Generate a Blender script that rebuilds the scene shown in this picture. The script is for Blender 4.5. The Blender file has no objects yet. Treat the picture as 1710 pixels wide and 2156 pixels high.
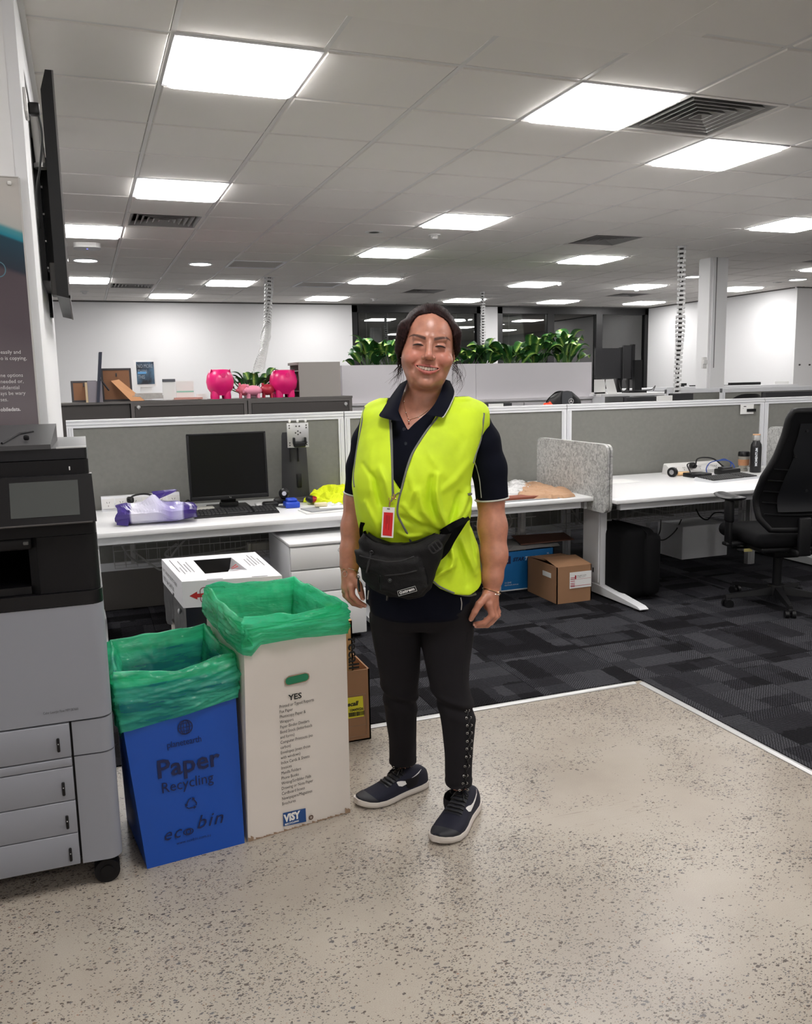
import bpy, bmesh, math, random
import numpy as np
from mathutils import Vector, Matrix, noise as mnoise
# ------------------------------------------------------------------ camera
IMG_W, IMG_H = 1710, 2156
FOC, YAW, PITCH, ROLL = 1800.0, math.radians(20.36), math.radians(8.71), math.radians(-1.167)
CAM = Vector((0, 0, 1.37))
_w = Vector((math.sin(YAW) * math.cos(PITCH), math.cos(YAW) * math.cos(PITCH), -math.sin(PITCH)))
_r = Vector((math.cos(YAW), -math.sin(YAW), 0))
_u = _r.cross(_w)
_r2 = _r * math.cos(ROLL) + _u * math.sin(ROLL)
_u2 = -_r * math.sin(ROLL) + _u * math.cos(ROLL)
scene = bpy.context.scene
cd = bpy.data.cameras.new('camera')
cd.sensor_fit = 'VERTICAL'
cd.sensor_height = 24.0
cd.lens = 24.0 * FOC / IMG_H
cd.clip_start, cd.clip_end = 0.05, 100
cam = bpy.data.objects.new('camera', cd)
scene.collection.objects.link(cam)
cam.matrix_world = Matrix.Translation(CAM) @ Matrix((_r2, _u2, -_w)).transposed().to_4x4()
scene.camera = cam
def ray(px, py):
 return _w + _r2 * ((px - 855) / FOC) - _u2 * ((py - 1078) / FOC)
def atz(px, py, z=0.0):
 d = ray(px, py); return CAM + d * ((z - CAM.z) / d.z)
def aty(px, py, y):
 d = ray(px, py); return CAM + d * (y / d.y)
def atx(px, py, x):
 d = ray(px, py); return CAM + d * (x / d.x)
# ------------------------------------------------------------------ world, exposure
world = bpy.data.worlds.new('night'); scene.world = world
world.use_nodes = True
world.node_tree.nodes['Background'].inputs[0].default_value = (0.010, 0.013, 0.018, 1)
world.node_tree.nodes['Background'].inputs[1].default_value = 1.0
scene.view_settings.view_transform = 'Standard'
scene.view_settings.look = 'None'
scene.view_settings.exposure = 0.2
scene.view_settings.gamma = 1.0
scene.view_settings.use_curve_mapping = False
PANEL_STRENGTH = 21.0
PANEL_COL = (1.0, 0.975, 0.955, 1)
scene.cycles.max_bounces = 9
scene.cycles.diffuse_bounces = 5
scene.cycles.transparent_max_bounces = 12
scene.cycles.use_denoising = True
scene.cycles.sample_clamp_indirect = 6.0
# ------------------------------------------------------------------ helpers
R = math.radians
rnd = random.Random(7)
COL = scene.collection
def lin(c):
 c = c / 255.0
 return c / 12.92 if c <= 0.04045 else ((c + 0.055) / 1.055) ** 2.4
def rgb(t): return (lin(t[0]), lin(t[1]), lin(t[2]), 1.0)
_mats = {}
def mat(name, col, rough=0.5, metal=0.0, spec=0.5, bump=0.0, bscale=200.0, var=0.0, vscale=8.0, trans=0.0, emit=None, estr=0.0, coat=0.0, sss=0.0, sheen=0.0, alpha=1.0, stretch=None):
 if name in _mats: return _mats[name]
 m = bpy.data.materials.new(name); m.use_nodes = True
 nt = m.node_tree; b = nt.nodes['Principled BSDF']
 c = rgb(col)
 b.inputs['Base Color'].default_value = c
 b.inputs['Roughness'].default_value = rough
 b.inputs['Metallic'].default_value = metal
 b.inputs['Specular IOR Level'].default_value = spec
 b.inputs['Coat Weight'].default_value = coat
 b.inputs['Transmission Weight'].default_value = trans
 b.inputs['Alpha'].default_value = alpha
 if sheen: b.inputs['Sheen Weight'].default_value = sheen
 if sss:
  b.inputs['Subsurface Weight'].default_value = sss
  b.inputs['Subsurface Radius'].default_value = (0.012, 0.005, 0.003)
  b.inputs['Subsurface Scale'].default_value = 1.0
 if emit:
  b.inputs['Emission Color'].default_value = rgb(emit) if max(emit) > 1.5 else (*emit[:3], 1)
  b.inputs['Emission Strength'].default_value = estr
 tc = nt.nodes.new('ShaderNodeTexCoord')
 src = tc.outputs['Object']
 if stretch:
  mp = nt.nodes.new('ShaderNodeMapping'); mp.inputs['Scale'].default_value = stretch
  nt.links.new(src, mp.inputs[0]); src = mp.outputs[0]
 if var:
  n = nt.nodes.new('ShaderNodeTexNoise'); n.inputs['Scale'].default_value = vscale; n.inputs['Detail'].default_value = 4
  nt.links.new(src, n.inputs['Vector'])
  mx = nt.nodes.new('ShaderNodeMix'); mx.data_type = 'RGBA'
  mx.inputs[6].default_value = tuple(max(0, x * (1 - var)) for x in c[:3]) + (1,)
  mx.inputs[7].default_value = tuple(min(1, x * (1 + var)) for x in c[:3]) + (1,)
  nt.links.new(n.outputs['Fac'], mx.inputs[0]); nt.links.new(mx.outputs[2], b.inputs['Base Color'])
 if bump:
  n = nt.nodes.new('ShaderNodeTexNoise'); n.inputs['Scale'].default_value = bscale; n.inputs['Detail'].default_value = 3
  nt.links.new(src, n.inputs['Vector'])
  bp = nt.nodes.new('ShaderNodeBump'); bp.inputs['Strength'].default_value = bump; bp.inputs['Distance'].default_value = 0.002
  nt.links.new(n.outputs['Fac'], bp.inputs['Height']); nt.links.new(bp.outputs['Normal'], b.inputs['Normal'])
 _mats[name] = m
 return m
class MB:
 """collects simple shapes into one mesh"""
 def __init__(s): s.v = []; s.f = []; s.sm = []
 def add(s, vs, fs, M=None, smooth=False):
  o = len(s.v)
  for v in vs:
   v = Vector(v)
   s.v.append(M @ v if M else v)
  for f in fs:
   s.f.append([o + i for i in f]); s.sm.append(smooth)
  return s
 def box(s, c, d, M=None, ry=None):
  x, y, z = c; a, b, e = d[0] / 2, d[1] / 2, d[2] / 2
  vs = [(x + i * a, y + j * b, z + k * e) for k in (-1, 1) for j in (-1, 1) for i in (-1, 1)]
  return s.add(vs, [(0, 2, 3, 1), (4, 5, 7, 6), (0, 1, 5, 4), (2, 6, 7, 3), (0, 4, 6, 2), (1, 3, 7, 5)], M)
 def bb(s, x0, x1, y0, y1, z0, z1, M=None):
  return s.box(((x0 + x1) / 2, (y0 + y1) / 2, (z0 + z1) / 2), (abs(x1 - x0), abs(y1 - y0), abs(z1 - z0)), M)
 def rbox(s, c, d, r=0.005, seg=2, M=None, smooth=True):
  bm = bmesh.new(); bmesh.ops.create_cube(bm, size=1)
  bmesh.ops.scale(bm, vec=d, verts=bm.verts)
  bmesh.ops.bevel(bm, geom=bm.edges[:], offset=min(r, min(d) * 0.49), segments=seg, affect='EDGES', profile=0.5)
  bm.verts.ensure_lookup_table()
  T = Matrix.Translation(c)
  if M: T = M @ T
  s.add([v.co.copy() for v in bm.verts], [[v.index for v in f.verts] for f in bm.faces], T, smooth)
  bm.free(); return s
 def cyl(s, p0, p1, r0, r1=None, n=16, caps=True, M=None, smooth=True):
  p0, p1 = Vector(p0), Vector(p1); r1 = r0 if r1 is None else r1
  d = (p1 - p0).normalized(); a = d.orthogonal().normalized(); b = d.cross(a)
  vs = []
  for p, r in ((p0, r0), (p1, r1)):
   for i in range(n):
    t = 2 * math.pi * i / n; vs.append(p + (a * math.cos(t) + b * math.sin(t)) * r)
  s.add(vs, [(i, (i + 1) % n, n + (i + 1) % n, n + i) for i in range(n)], M, smooth)
  if caps: s.add(vs[:n], [list(range(n))[::-1]], M); s.add(vs[n:], [list(range(n))], M)
  return s
 def lathe(s, prof, c=(0, 0, 0), n=24, M=None, smooth=True, sx=1, sy=1):
  vs = []; k = len(prof)
  for i in range(n):
   t = 2 * math.pi * i / n
   for r, z in prof: vs.append((c[0] + r * math.cos(t) * sx, c[1] + r * math.sin(t) * sy, c[2] + z))
  fs = []
  for i in range(n):
   j = (i + 1) % n
   for q in range(k - 1): fs.append((i * k + q, j * k + q, j * k + q + 1, i * k + q + 1))
  return s.add(vs, fs, M, smooth)
 def tube(s, pts, r, n=8, M=None, closed=False, smooth=True):
  pts = [Vector(p) for p in pts]; k = len(pts)
  rs = r if isinstance(r, (list, tuple)) else [r] * k
  vs = []; a = None
  for i, p in enumerate(pts):
   if closed: d = (pts[(i + 1) % k] - pts[i - 1])
   else: d = pts[min(i + 1, k - 1)] - pts[max(i - 1, 0)]
   d = d.normalized() if d.length > 1e-9 else Vector((0, 0, 1))
   if a is None: a = d.orthogonal().normalized()
   a = (a - d * a.dot(d));  a = a.normalized() if a.length > 1e-6 else d.orthogonal().normalized()
   b = d.cross(a)
   for q in range(n):
    t = 2 * math.pi * q / n; vs.append(p + (a * math.cos(t) + b * math.sin(t)) * rs[i])
  fs = []
  for i in range(k if closed else k - 1):
   j = (i + 1) % k
   for q in range(n): fs.append((i * n + q, i * n + (q + 1) % n, j * n + (q + 1) % n, j * n + q))
  if not closed: fs += [list(range(n))[::-1], [(k - 1) * n + q for q in range(n)]]
  return s.add(vs, fs, M, smooth)
 def prism(s, poly, M, t, smooth=False):
  """poly in local xy, extruded along local z from 0 to t"""
  n = len(poly)
  vs = [(x, y, 0) for x, y in poly] + [(x, y, t) for x, y in poly]
  return s.add(vs, [list(range(n))[::-1], list(range(n, 2 * n))] + [(i, (i + 1) % n, n + (i + 1) % n, n + i) for i in range(n)], M, smooth)
 def hexa(s, p):
  return s.add(p, [(0, 3, 2, 1), (4, 5, 6, 7), (0, 1, 5, 4), (1, 2, 6, 5), (2, 3, 7, 6), (3, 0, 4, 7)])
 def ell(s, c, r, n=16, m=10, M=None):
  vs = []; fs = []
  for j in range(m + 1):
   p = math.pi * j / m
   for i in range(n):
    t = 2 * math.pi * i / n
    vs.append((c[0] + r[0] * math.sin(p) * math.cos(t), c[1] + r[1] * math.sin(p) * math.sin(t), c[2] + r[2] * math.cos(p)))
  for j in range(m):
   for i in range(n):
    fs.append((j * n + i, (j + 1) * n + i, (j + 1) * n + (i + 1) % n, j * n + (i + 1) % n))
  return s.add(vs, fs, M, True)
 def surf(s, rows, closed=False, M=None, smooth=True):
  """rows: list of equal-length point lists"""
  k = len(rows[0]); vs = [p for r_ in rows for p in r_]; fs = []
  for i in range(len(rows) - 1):
   for q in range(k if closed else k - 1):
    fs.append((i * k + q, i * k + (q + 1) % k, (i + 1) * k + (q + 1) % k, (i + 1) * k + q))
  return s.add(vs, fs, M, smooth)
MW = {}
def smooth_spline(pts, n=8):
 pts = [Vector(p) for p in pts]; out = []
 P = [pts[0] * 2 - pts[1]] + pts + [pts[-1] * 2 - pts[-2]]
 for i in range(1, len(P) - 2):
  for q in range(n):
   t = q / n; p0, p1, p2, p3 = P[i - 1:i + 3]
   out.append(0.5 * ((2 * p1) + (p2 - p0) * t + (2 * p0 - 5 * p1 + 4 * p2 - p3) * t * t + (3 * p1 - p0 - 3 * p2 + p3) * t ** 3))
 out.append(pts[-1]); return out
def tag(o, label=None, cat=None, group=None, kind=None):
 if label: o['label'] = label
 if cat: o['category'] = cat
 if group: o['group'] = group
 if kind: o['kind'] = kind
 return o
def thing(name, label, cat, loc=(0, 0, 0), rz=0.0, group=None):
 o = bpy.data.objects.new(name, None); COL.objects.link(o)
 o.location = loc; o.rotation_euler = (0, 0, rz); o.empty_display_size = 0.1
 MW[o] = Matrix.Translation(loc) @ Matrix.Rotation(rz, 4, 'Z')
 return tag(o, label, cat, group)
def to_mesh(name, mb):
 me = bpy.data.meshes.new(name)
 me.from_pydata([tuple(v) for v in mb.v], [], mb.f)
 me.polygons.foreach_set('use_smooth', mb.sm)
 me.update(); return me
def obj(name, mb, m, parent=None, world=False, label=None, autosmooth=True):
 """link mb as one mesh object; world=True means mb is in world coordinates"""
 if world and parent is not None and parent in MW:
  I = MW[parent].inverted(); mb.v = [I @ Vector(v) for v in mb.v]
 me = to_mesh(name, mb)
 if autosmooth and any(mb.sm):
  try: me.set_sharp_from_angle(angle=R(48))
  except Exception: pass
 me.materials.append(m)
 o = bpy.data.objects.new(name, me); COL.objects.link(o)
 if parent is not None:
  o.parent = parent
  if parent in MW: MW[o] = MW[parent]
 else: MW[o] = Matrix.Identity(4)
 if label: o['label'] = label
 return o
def one(name, mb, m, label, cat, group=None):
 return tag(obj(name, mb, m), label, cat, group)
def inst(src, name, parent, M, m=None):
 """a part sharing src's mesh, at local matrix M"""
 o = bpy.data.objects.new(name, src if isinstance(src, bpy.types.Mesh) else src.data); COL.objects.link(o)
 o.parent = parent; o.matrix_local = M
 if parent in MW: MW[o] = MW[parent] @ M
 return o
def copy_tree(o, parent=None):
 c = o.copy(); COL.objects.link(c)
 if parent is not None: c.parent = parent
 for ch in list(o.children): copy_tree(ch, c)
 return c
def text(name, body, size, m, M, parent=None, align='LEFT', bold=0.0, shear=0.0, sx=1.0, world=True, spacing=1.0, line=1.0, depth=0.0):
 cu = bpy.data.curves.new(name, 'FONT'); cu.body = body; cu.size = size; cu.align_x = align
 cu.offset = bold; cu.shear = shear; cu.extrude = depth; cu.space_character = spacing; cu.space_line = line
 cu.resolution_u = 2; cu.fill_mode = 'FRONT' if depth == 0 else 'BOTH'
 cu.materials.append(m)
 o = bpy.data.objects.new(name, cu); COL.objects.link(o)
 if parent is not None:
  o.parent = parent
  if world: M = MW[parent].inverted() @ M
 o.matrix_local = M @ Matrix.Diagonal((sx, 1, 1, 1))
 return o
def frame(o, x, z):
 """matrix whose local x runs along x, local y along z (up), local z = normal"""
 x = Vector(x).normalized(); z = Vector(z); z = (z - x * z.dot(x)).normalized(); n = x.cross(z)
 return Matrix.Translation(o) @ Matrix((x, z, n)).transposed().to_4x4()
def vnoise(P, seed=0):
 """smooth value noise for an (N,3) array, range -1..1"""
 P = np.asarray(P, dtype=np.float64); i = np.floor(P).astype(np.int64); f = P - i; f = f * f * (3 - 2 * f)
 def h(a, b, c):
  n = (a * 374761393 + b * 668265263 + c * 2147483647 + seed * 1274126177) & 0xffffffff
  n = ((n ^ (n >> 13)) * 1274126177) & 0xffffffff
  return ((n ^ (n >> 16)) & 0xffff) / 32767.5 - 1
 r = 0
 for dx in (0, 1):
  wx = f[:, 0] if dx else 1 - f[:, 0]
  for dy in (0, 1):
   wy = f[:, 1] if dy else 1 - f[:, 1]
   for dz in (0, 1):
    wz = f[:, 2] if dz else 1 - f[:, 2]
    r = r + h(i[:, 0] + dx, i[:, 1] + dy, i[:, 2] + dz) * wx * wy * wz
 return r
# ------------------------------------------------------------------ materials of the room
M_TILE = mat('ceiling_tile', (232, 228, 223), 0.9, bump=0.25, bscale=900, var=0.02, vscale=3)
M_GRID = mat('ceiling_grid_metal', (218, 216, 214), 0.5)
M_PLASTER = mat('ceiling_plaster', (234, 230, 225), 0.9)
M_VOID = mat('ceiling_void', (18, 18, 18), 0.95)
M_WALL = mat('wall_white_paint', (226, 226, 227), 0.75, bump=0.05, bscale=300)
M_WALLG = mat('wall_grey_paint', (206, 205, 204), 0.7)
M_WMETAL = mat('white_powdercoat', (222, 223, 226), 0.35)
M_DESK = mat('white_laminate', (232, 232, 233), 0.35)
M_FELT = mat('grey_partition_fabric', (122, 122, 117), 0.95, bump=0.5, bscale=500, var=0.12, vscale=40)
M_BLACK = mat('black_plastic', (15, 15, 17), 0.42, spec=.35)
M_DKMETAL = mat('dark_grey_metal', (66, 63, 62), 0.5)
M_GROOVE = mat('groove_grey', (120, 120, 120), 0.6)
M_ALU = mat('aluminium', (200, 200, 200), 0.35, metal=0.8)
M_CARD = mat('cardboard', (150, 112, 82), 0.85, var=0.06, vscale=12)
M_INK = mat('black_ink', (20, 20, 20), 0.7)
M_PAPER = mat('white_paper', (228, 228, 226), 0.8)
M_LAMP = mat('lamp_diffuser', (255, 255, 255), 0.6, emit=PANEL_COL, estr=PANEL_STRENGTH)
def floor_material():
 m = bpy.data.materials.new('polished_concrete'); m.use_nodes = True
 nt = m.node_tree; N = nt.nodes; Lk = nt.links; b = N['Principled BSDF']
 g = N.new('ShaderNodeNewGeometry')
 def nz(scale, detail=2, rough=0.5):
  n = N.new('ShaderNodeTexNoise'); n.inputs['Scale'].default_value = scale; n.inputs['Detail'].default_value = detail
  n.inputs['Roughness'].default_value = rough; Lk.new(g.outputs['Position'], n.inputs['Vector']); return n.outputs['Fac']
 def ramp(src, stops):
  r_ = N.new('ShaderNodeValToRGB'); e = r_.color_ramp.elements
  while len(e) < len(stops): e.new(0.5)
  for i, (p, c) in enumerate(stops):
   e[i].position = p; e[i].color = c if len(c) == 4 else (*c, 1)
  Lk.new(src, r_.inputs[0]); return r_.outputs[0]
 def mathn(op, a, c, clamp=False):
  n = N.new('ShaderNodeMath'); n.operation = op; n.use_clamp = clamp
  for i, v in enumerate((a, c)):
   if isinstance(v, (int, float)): n.inputs[i].default_value = v
   else: Lk.new(v, n.inputs[i])
  return n.outputs[0]
 def mix(f, a, c):
  n = N.new('ShaderNodeMix'); n.data_type = 'RGBA'
  Lk.new(f, n.inputs[0])
  for i, v in ((6, a), (7, c)):
   if isinstance(v, tuple): n.inputs[i].default_value = v
   else: Lk.new(v, n.inputs[i])
  return n.outputs[2]
 base = ramp(nz(2.2, 5, 0.6), [(0.3, rgb((158, 148, 137))), (0.55, rgb((170, 161, 149))), (0.8, rgb((178, 171, 160)))])
 fine = ramp(nz(420, 3), [(0.35, (0.86, 0.86, 0.86)), (0.65, (1.05, 1.05, 1.05))])
 mm = N.new('ShaderNodeMix'); mm.data_type = 'RGBA'; mm.blend_type = 'MULTIPLY'; mm.inputs[0].default_value = 1
 Lk.new(base, mm.inputs[6]); Lk.new(fine, mm.inputs[7]); col = mm.outputs[2]
 dens = nz(1.5, 3, 0.6)
 dens2 = nz(5.0, 2, 0.5)
 d = mathn('ADD', mathn('MULTIPLY', dens, 0.6), mathn('MULTIPLY', dens2, 0.4))
 # warp
 for sc, thr0, seed in ((72, 0.23, 0.0), (118, 0.27, 3.7), (230, 0.28, 9.1)):
  wn = N.new('ShaderNodeTexNoise'); wn.inputs['Scale'].default_value = sc * 1.7; Lk.new(g.outputs['Position'], wn.inputs['Vector'])
  vm = N.new('ShaderNodeVectorMath'); vm.operation = 'MULTIPLY_ADD'; Lk.new(wn.outputs['Color'], vm.inputs[0])
  vm.inputs[1].default_value = (0.9 / sc,) * 3;
  mp = N.new('ShaderNodeMapping'); mp.inputs['Location'].default_value = (seed, seed * 2, 0); mp.inputs['Rotation'].default_value = (0, 0, seed); mp.inputs['Scale'].default_value = (0.8, 1.35, 1)
  Lk.new(g.outputs['Position'], vm.inputs[2]); Lk.new(vm.outputs[0], mp.inputs[0])
  vo = N.new('ShaderNodeTexVoronoi'); vo.inputs['Scale'].default_value = sc; vo.inputs['Randomness'].default_value = 1; Lk.new(mp.outputs[0], vo.inputs['Vector'])
  sp = N.new('ShaderNodeSeparateColor'); Lk.new(vo.outputs['Color'], sp.inputs[0])
  # each cell keeps a chip only if its random value is under the local density
  lim = mathn('MULTIPLY', mathn('SUBTRACT', d, 0.40), {72: 1.2, 118: 2.4, 230: 3.2}[sc], True)
  keep = mathn('LESS_THAN', sp.outputs[0], lim)
  rad = mathn('MULTIPLY', mathn('ADD', sp.outputs[1], 0.5), thr0 * 1.25)
  chip = mathn('LESS_THAN', vo.outputs['Distance'], rad)
  k = mathn('MULTIPLY', chip, keep)
  cc = ramp(sp.outputs[2], [(0.0, rgb((50, 46, 44))), (0.35, rgb((84, 74, 66))), (0.6, rgb((96, 94, 98))), (0.8, rgb((126, 108, 88))), (0.97, rgb((140, 90, 70)))])
  col = mix(k, col, cc)
 # hairline scratches
 for rot, off in ((0.25, 3.0), (-0.5, 9.0)):
  mp = N.new('ShaderNodeMapping'); mp.inputs['Rotation'].default_value = (0, 0, rot); mp.inputs['Scale'].default_value = (0.9, 14, 1); mp.inputs['Location'].default_value = (off, 0, 0)
  Lk.new(g.outputs['Position'], mp.inputs[0])
  n = N.new('ShaderNodeTexNoise'); n.inputs['Scale'].default_value = 2.0; n.inputs['Detail'].default_value = 1.5; Lk.new(mp.outputs[0], n.inputs['Vector'])
  line = ramp(n.outputs['Fac'], [(0.497, (0, 0, 0)), (0.5, (0.6, 0.6, 0.6)), (0.503, (0, 0, 0))]); s_ = mathn('MULTIPLY', line, ramp(nz(1.9 + rot, 2), [(0.60, (0, 0, 0)), (0.63, (1, 1, 1))]))
  col = mix(s_, col, rgb((108, 96, 84)))
 Lk.new(col, b.inputs['Base Color'])
 b.inputs['Roughness'].default_value = 0.31
 b.inputs['Specular IOR Level'].default_value = 0.35
 return m
def carpet_material():
 m = bpy.data.materials.new('carpet_tile_pile'); m.use_nodes = True
 nt = m.node_tree; N = nt.nodes; Lk = nt.links; b = N['Principled BSDF']
 tc = N.new('ShaderNodeTexCoord'); oi = N.new('ShaderNodeObjectInfo')
 ad = N.new('ShaderNodeVectorMath'); ad.operation = 'MULTIPLY_ADD'; Lk.new(oi.outputs['Random'], ad.inputs[0]); ad.inputs[1].default_value = (17, 29, 0); Lk.new(tc.outputs['Object'], ad.inputs[2])
 def rects(sx, sy, off):
  mp = N.new('ShaderNodeMapping'); mp.inputs['Scale'].default_value = (sx, sy, 1); mp.inputs['Location'].default_value = (off, off, 0); Lk.new(ad.outputs[0], mp.inputs[0])
  wn = N.new('ShaderNodeTexNoise'); wn.inputs['Scale'].default_value = 40; Lk.new(tc.outputs['Object'], wn.inputs['Vector'])
  va = N.new('ShaderNodeVectorMath'); va.operation = 'MULTIPLY_ADD'; va.inputs[1].default_value = (0.16, 0.16, 0); Lk.new(wn.outputs['Color'], va.inputs[0]); Lk.new(mp.outputs[0], va.inputs[2])
  fl_ = N.new('ShaderNodeVectorMath'); fl_.operation = 'FLOOR'; Lk.new(va.outputs[0], fl_.inputs[0])
  v = N.new('ShaderNodeTexWhiteNoise'); v.noise_dimensions = '3D'; Lk.new(fl_.outputs[0], v.inputs['Vector'])
  sp = N.new('ShaderNodeSeparateColor'); Lk.new(v.outputs['Color'], sp.inputs[0]); return sp
 s1 = rects(3.7, 8.3, 0); s2 = rects(8.7, 3.1, 5.3)
 a = N.new('ShaderNodeMath'); a.operation = 'ADD'; Lk.new(s1.outputs[0], a.inputs[0])
 mu = N.new('ShaderNodeMath'); mu.operation = 'MULTIPLY'; mu.inputs[1].default_value = 0.6; Lk.new(s2.outputs[1], mu.inputs[0]); Lk.new(mu.outputs[0], a.inputs[1])
 r_ = N.new('ShaderNodeValToRGB'); e = r_.color_ramp.elements
 e[0].position = 0.45; e[0].color = rgb((20, 19, 22)); e[1].position = 1.2; e[1].color = rgb((54, 54, 58))
 e.new(0.55).color = rgb((34, 33, 37)); e.new(0.85).color = rgb((42, 42, 46))
 Lk.new(a.outputs[0], r_.inputs[0])
 # pile rows, direction depends on the patch
 wv = []
 for rot in (0.7, -0.8):
  mp = N.new('ShaderNodeMapping'); mp.inputs['Rotation'].default_value = (0, 0, rot); Lk.new(ad.outputs[0], mp.inputs[0])
  w = N.new('ShaderNodeTexWave'); w.inputs['Scale'].default_value = 33; w.inputs['Distortion'].default_value = 3; w.inputs['Detail'].default_value = 2; w.inputs['Detail Scale'].default_value = 3; Lk.new(mp.outputs[0], w.inputs['Vector']); wv.append(w.outputs['Fac'])
 g1 = N.new('ShaderNodeMath'); g1.operation = 'GREATER_THAN'; g1.inputs[1].default_value = 0.5; Lk.new(s1.outputs[2], g1.inputs[0])
 mx = N.new('ShaderNodeMix'); Lk.new(g1.outputs[0], mx.inputs[0]); Lk.new(wv[0], mx.inputs[2]); Lk.new(wv[1], mx.inputs[3])
 n = N.new('ShaderNodeTexNoise'); n.inputs['Scale'].default_value = 260; Lk.new(ad.outputs[0], n.inputs['Vector'])
 m2 = N.new('ShaderNodeMath'); m2.operation = 'MULTIPLY'; Lk.new(mx.outputs[0], m2.inputs[0]); Lk.new(n.outputs['Fac'], m2.inputs[1])
 r2 = N.new('ShaderNodeValToRGB'); r2.color_ramp.elements[0].color = (0.55, 0.55, 0.55, 1); r2.color_ramp.elements[0].position = 0.1; r2.color_ramp.elements[1].color = (1.7, 1.7, 1.7, 1); r2.color_ramp.elements[1].position = 0.55
 Lk.new(m2.outputs[0], r2.inputs[0])
 mm = N.new('ShaderNodeMix'); mm.data_type = 'RGBA'; mm.blend_type = 'MULTIPLY'; mm.inputs[0].default_value = 1
 Lk.new(r_.outputs[0], mm.inputs[6]); Lk.new(r2.outputs[0], mm.inputs[7]); Lk.new(mm.outputs[2], b.inputs['Base Color'])
 b.inputs['Roughness'].default_value = 0.95; b.inputs['Specular IOR Level'].default_value = 0.1
 bp = N.new('ShaderNodeBump'); bp.inputs['Strength'].default_value = 0.6; bp.inputs['Distance'].default_value = 0.003
 Lk.new(m2.outputs[0], bp.inputs['Height']); Lk.new(bp.outputs[0], b.inputs['Normal'])
 return m
def struct(name, mb, m, parent=None, label=None):
 o = obj(name, mb, m, parent)
 if parent is None: o['kind'] = 'structure'
 if label: o['label'] = label
 return o
# ------------------------------------------------------------------ room shell
ZC = 2.7
XL, XR, YB, YF = -2.6, 12.5, -2.6, 14.42  # unseen back and left walls set close to bounce light onto the ceiling
OX, OY, TS = 0.4197, 3.571, 0.6
CX, CY = 2.268, 3.11                       # inner corner where concrete meets carpet
fl = struct('floor', MB().bb(XL, XR, YB, YF, -0.12, 0.0), floor_material(), label='polished beige concrete floor with small dark stone chips')
M_CARPET = carpet_material()
cb = MB(); zt = 0.0
carp = struct('floor', MB().bb(XL, XR, 10.35, YF, 0.0, 0.006), M_CARPET, label='charcoal patterned carpet tiles beside the concrete')
# individual carpet tiles where they can be told apart
tile_me = to_mesh('carpet_tile', MB().add(
 [(-.25, -.25, 0), (.25, -.25, 0), (.25, .25, 0), (-.25, .25, 0), (-.2485, -.2485, .006), (.2485, -.2485, .006), (.2485, .2485, .006), (-.2485, .2485, .006)],
 [(4, 5, 6, 7), (0, 1, 5, 4), (1, 2, 6, 5), (2, 3, 7, 6), (3, 0, 4, 7)])); tile_me.materials.append(M_CARPET)
rest = MB()
def seen(p):
 d = Vector(p) - CAM; k = d.dot(_w)
 if k < 0.1: return None
 return (855 + FOC * d.dot(_r2) / k, 1078 - FOC * d.dot(_u2) / k)
ntile = 0
for a in range(-9, 21):
 for c in range(-17, 15):
  x0 = CX + 0.018 + (a - 4) * 0.5; y0 = CY + 0.022 + c * 0.5
  if y0 + .5 > 10.36: continue
  if c < 0 and a < 4: continue
  if x0 + .5 > XR: continue
  s_ = seen((x0 + .25, y0 + .25, 0))
  vis = s_ and -120 < s_[0] < 1830 and 900 < s_[1] < 2250 and y0 < 5.4
  if vis:
   o = inst(tile_me, 'carpet_tile', carp, Matrix.Translation((x0 + .25, y0 + .25, 0.0)) @ Matrix.Rotation(rnd.choice([0, 1, 2, 3]) * math.pi / 2, 4, 'Z')); ntile += 1
  else:
   rest.bb(x0 + .001, x0 + .499, y0 + .001, y0 + .499, 0, 0.006)
o = obj('carpet_tiles', rest, M_CARPET, carp); o['kind'] = 'stuff'
# aluminium edge strips between carpet and concrete
M_STRIP = mat('edge_strip_aluminium', (176, 176, 176), 0.42, metal=0.6, var=0.08, vscale=5, stretch=(1, 1, 1))
def strip(name, p0, p1, inward):
 d = (Vector(p1) - Vector(p0)); L_ = d.length; x = d.normalized(); n = Vector(inward)
 mb = MB(); prof = [(0.016, 0.0), (0.016, 0.003), (0.010, 0.0062), (0.003, 0.0085), (-0.003, 0.009), (-0.008, 0.0080), (-0.008, 0)]
 rows = []
 for q in (0, L_): rows.append([Vector(p0) + x * q + n * a + Vector((0, 0, b)) for a, b in prof])
 k = len(prof)
 mb.add(rows[0] + rows[1], [(i, i + 1, k + i + 1, k + i) for i in range(k - 1)] + [list(range(k))[::-1], list(range(k, 2 * k))])
 o = struct(name, mb, M_STRIP); o['label'] = 'thin aluminium edging strip between concrete and carpet'; return o
strip('trim_1', (.14, CY, 0), (CX - 0.03, CY, 0), (0, -1, 0))
strip('trim_2', (CX, CY - 0.015, 0), (CX, YB, 0), (-1, 0, 0))
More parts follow.
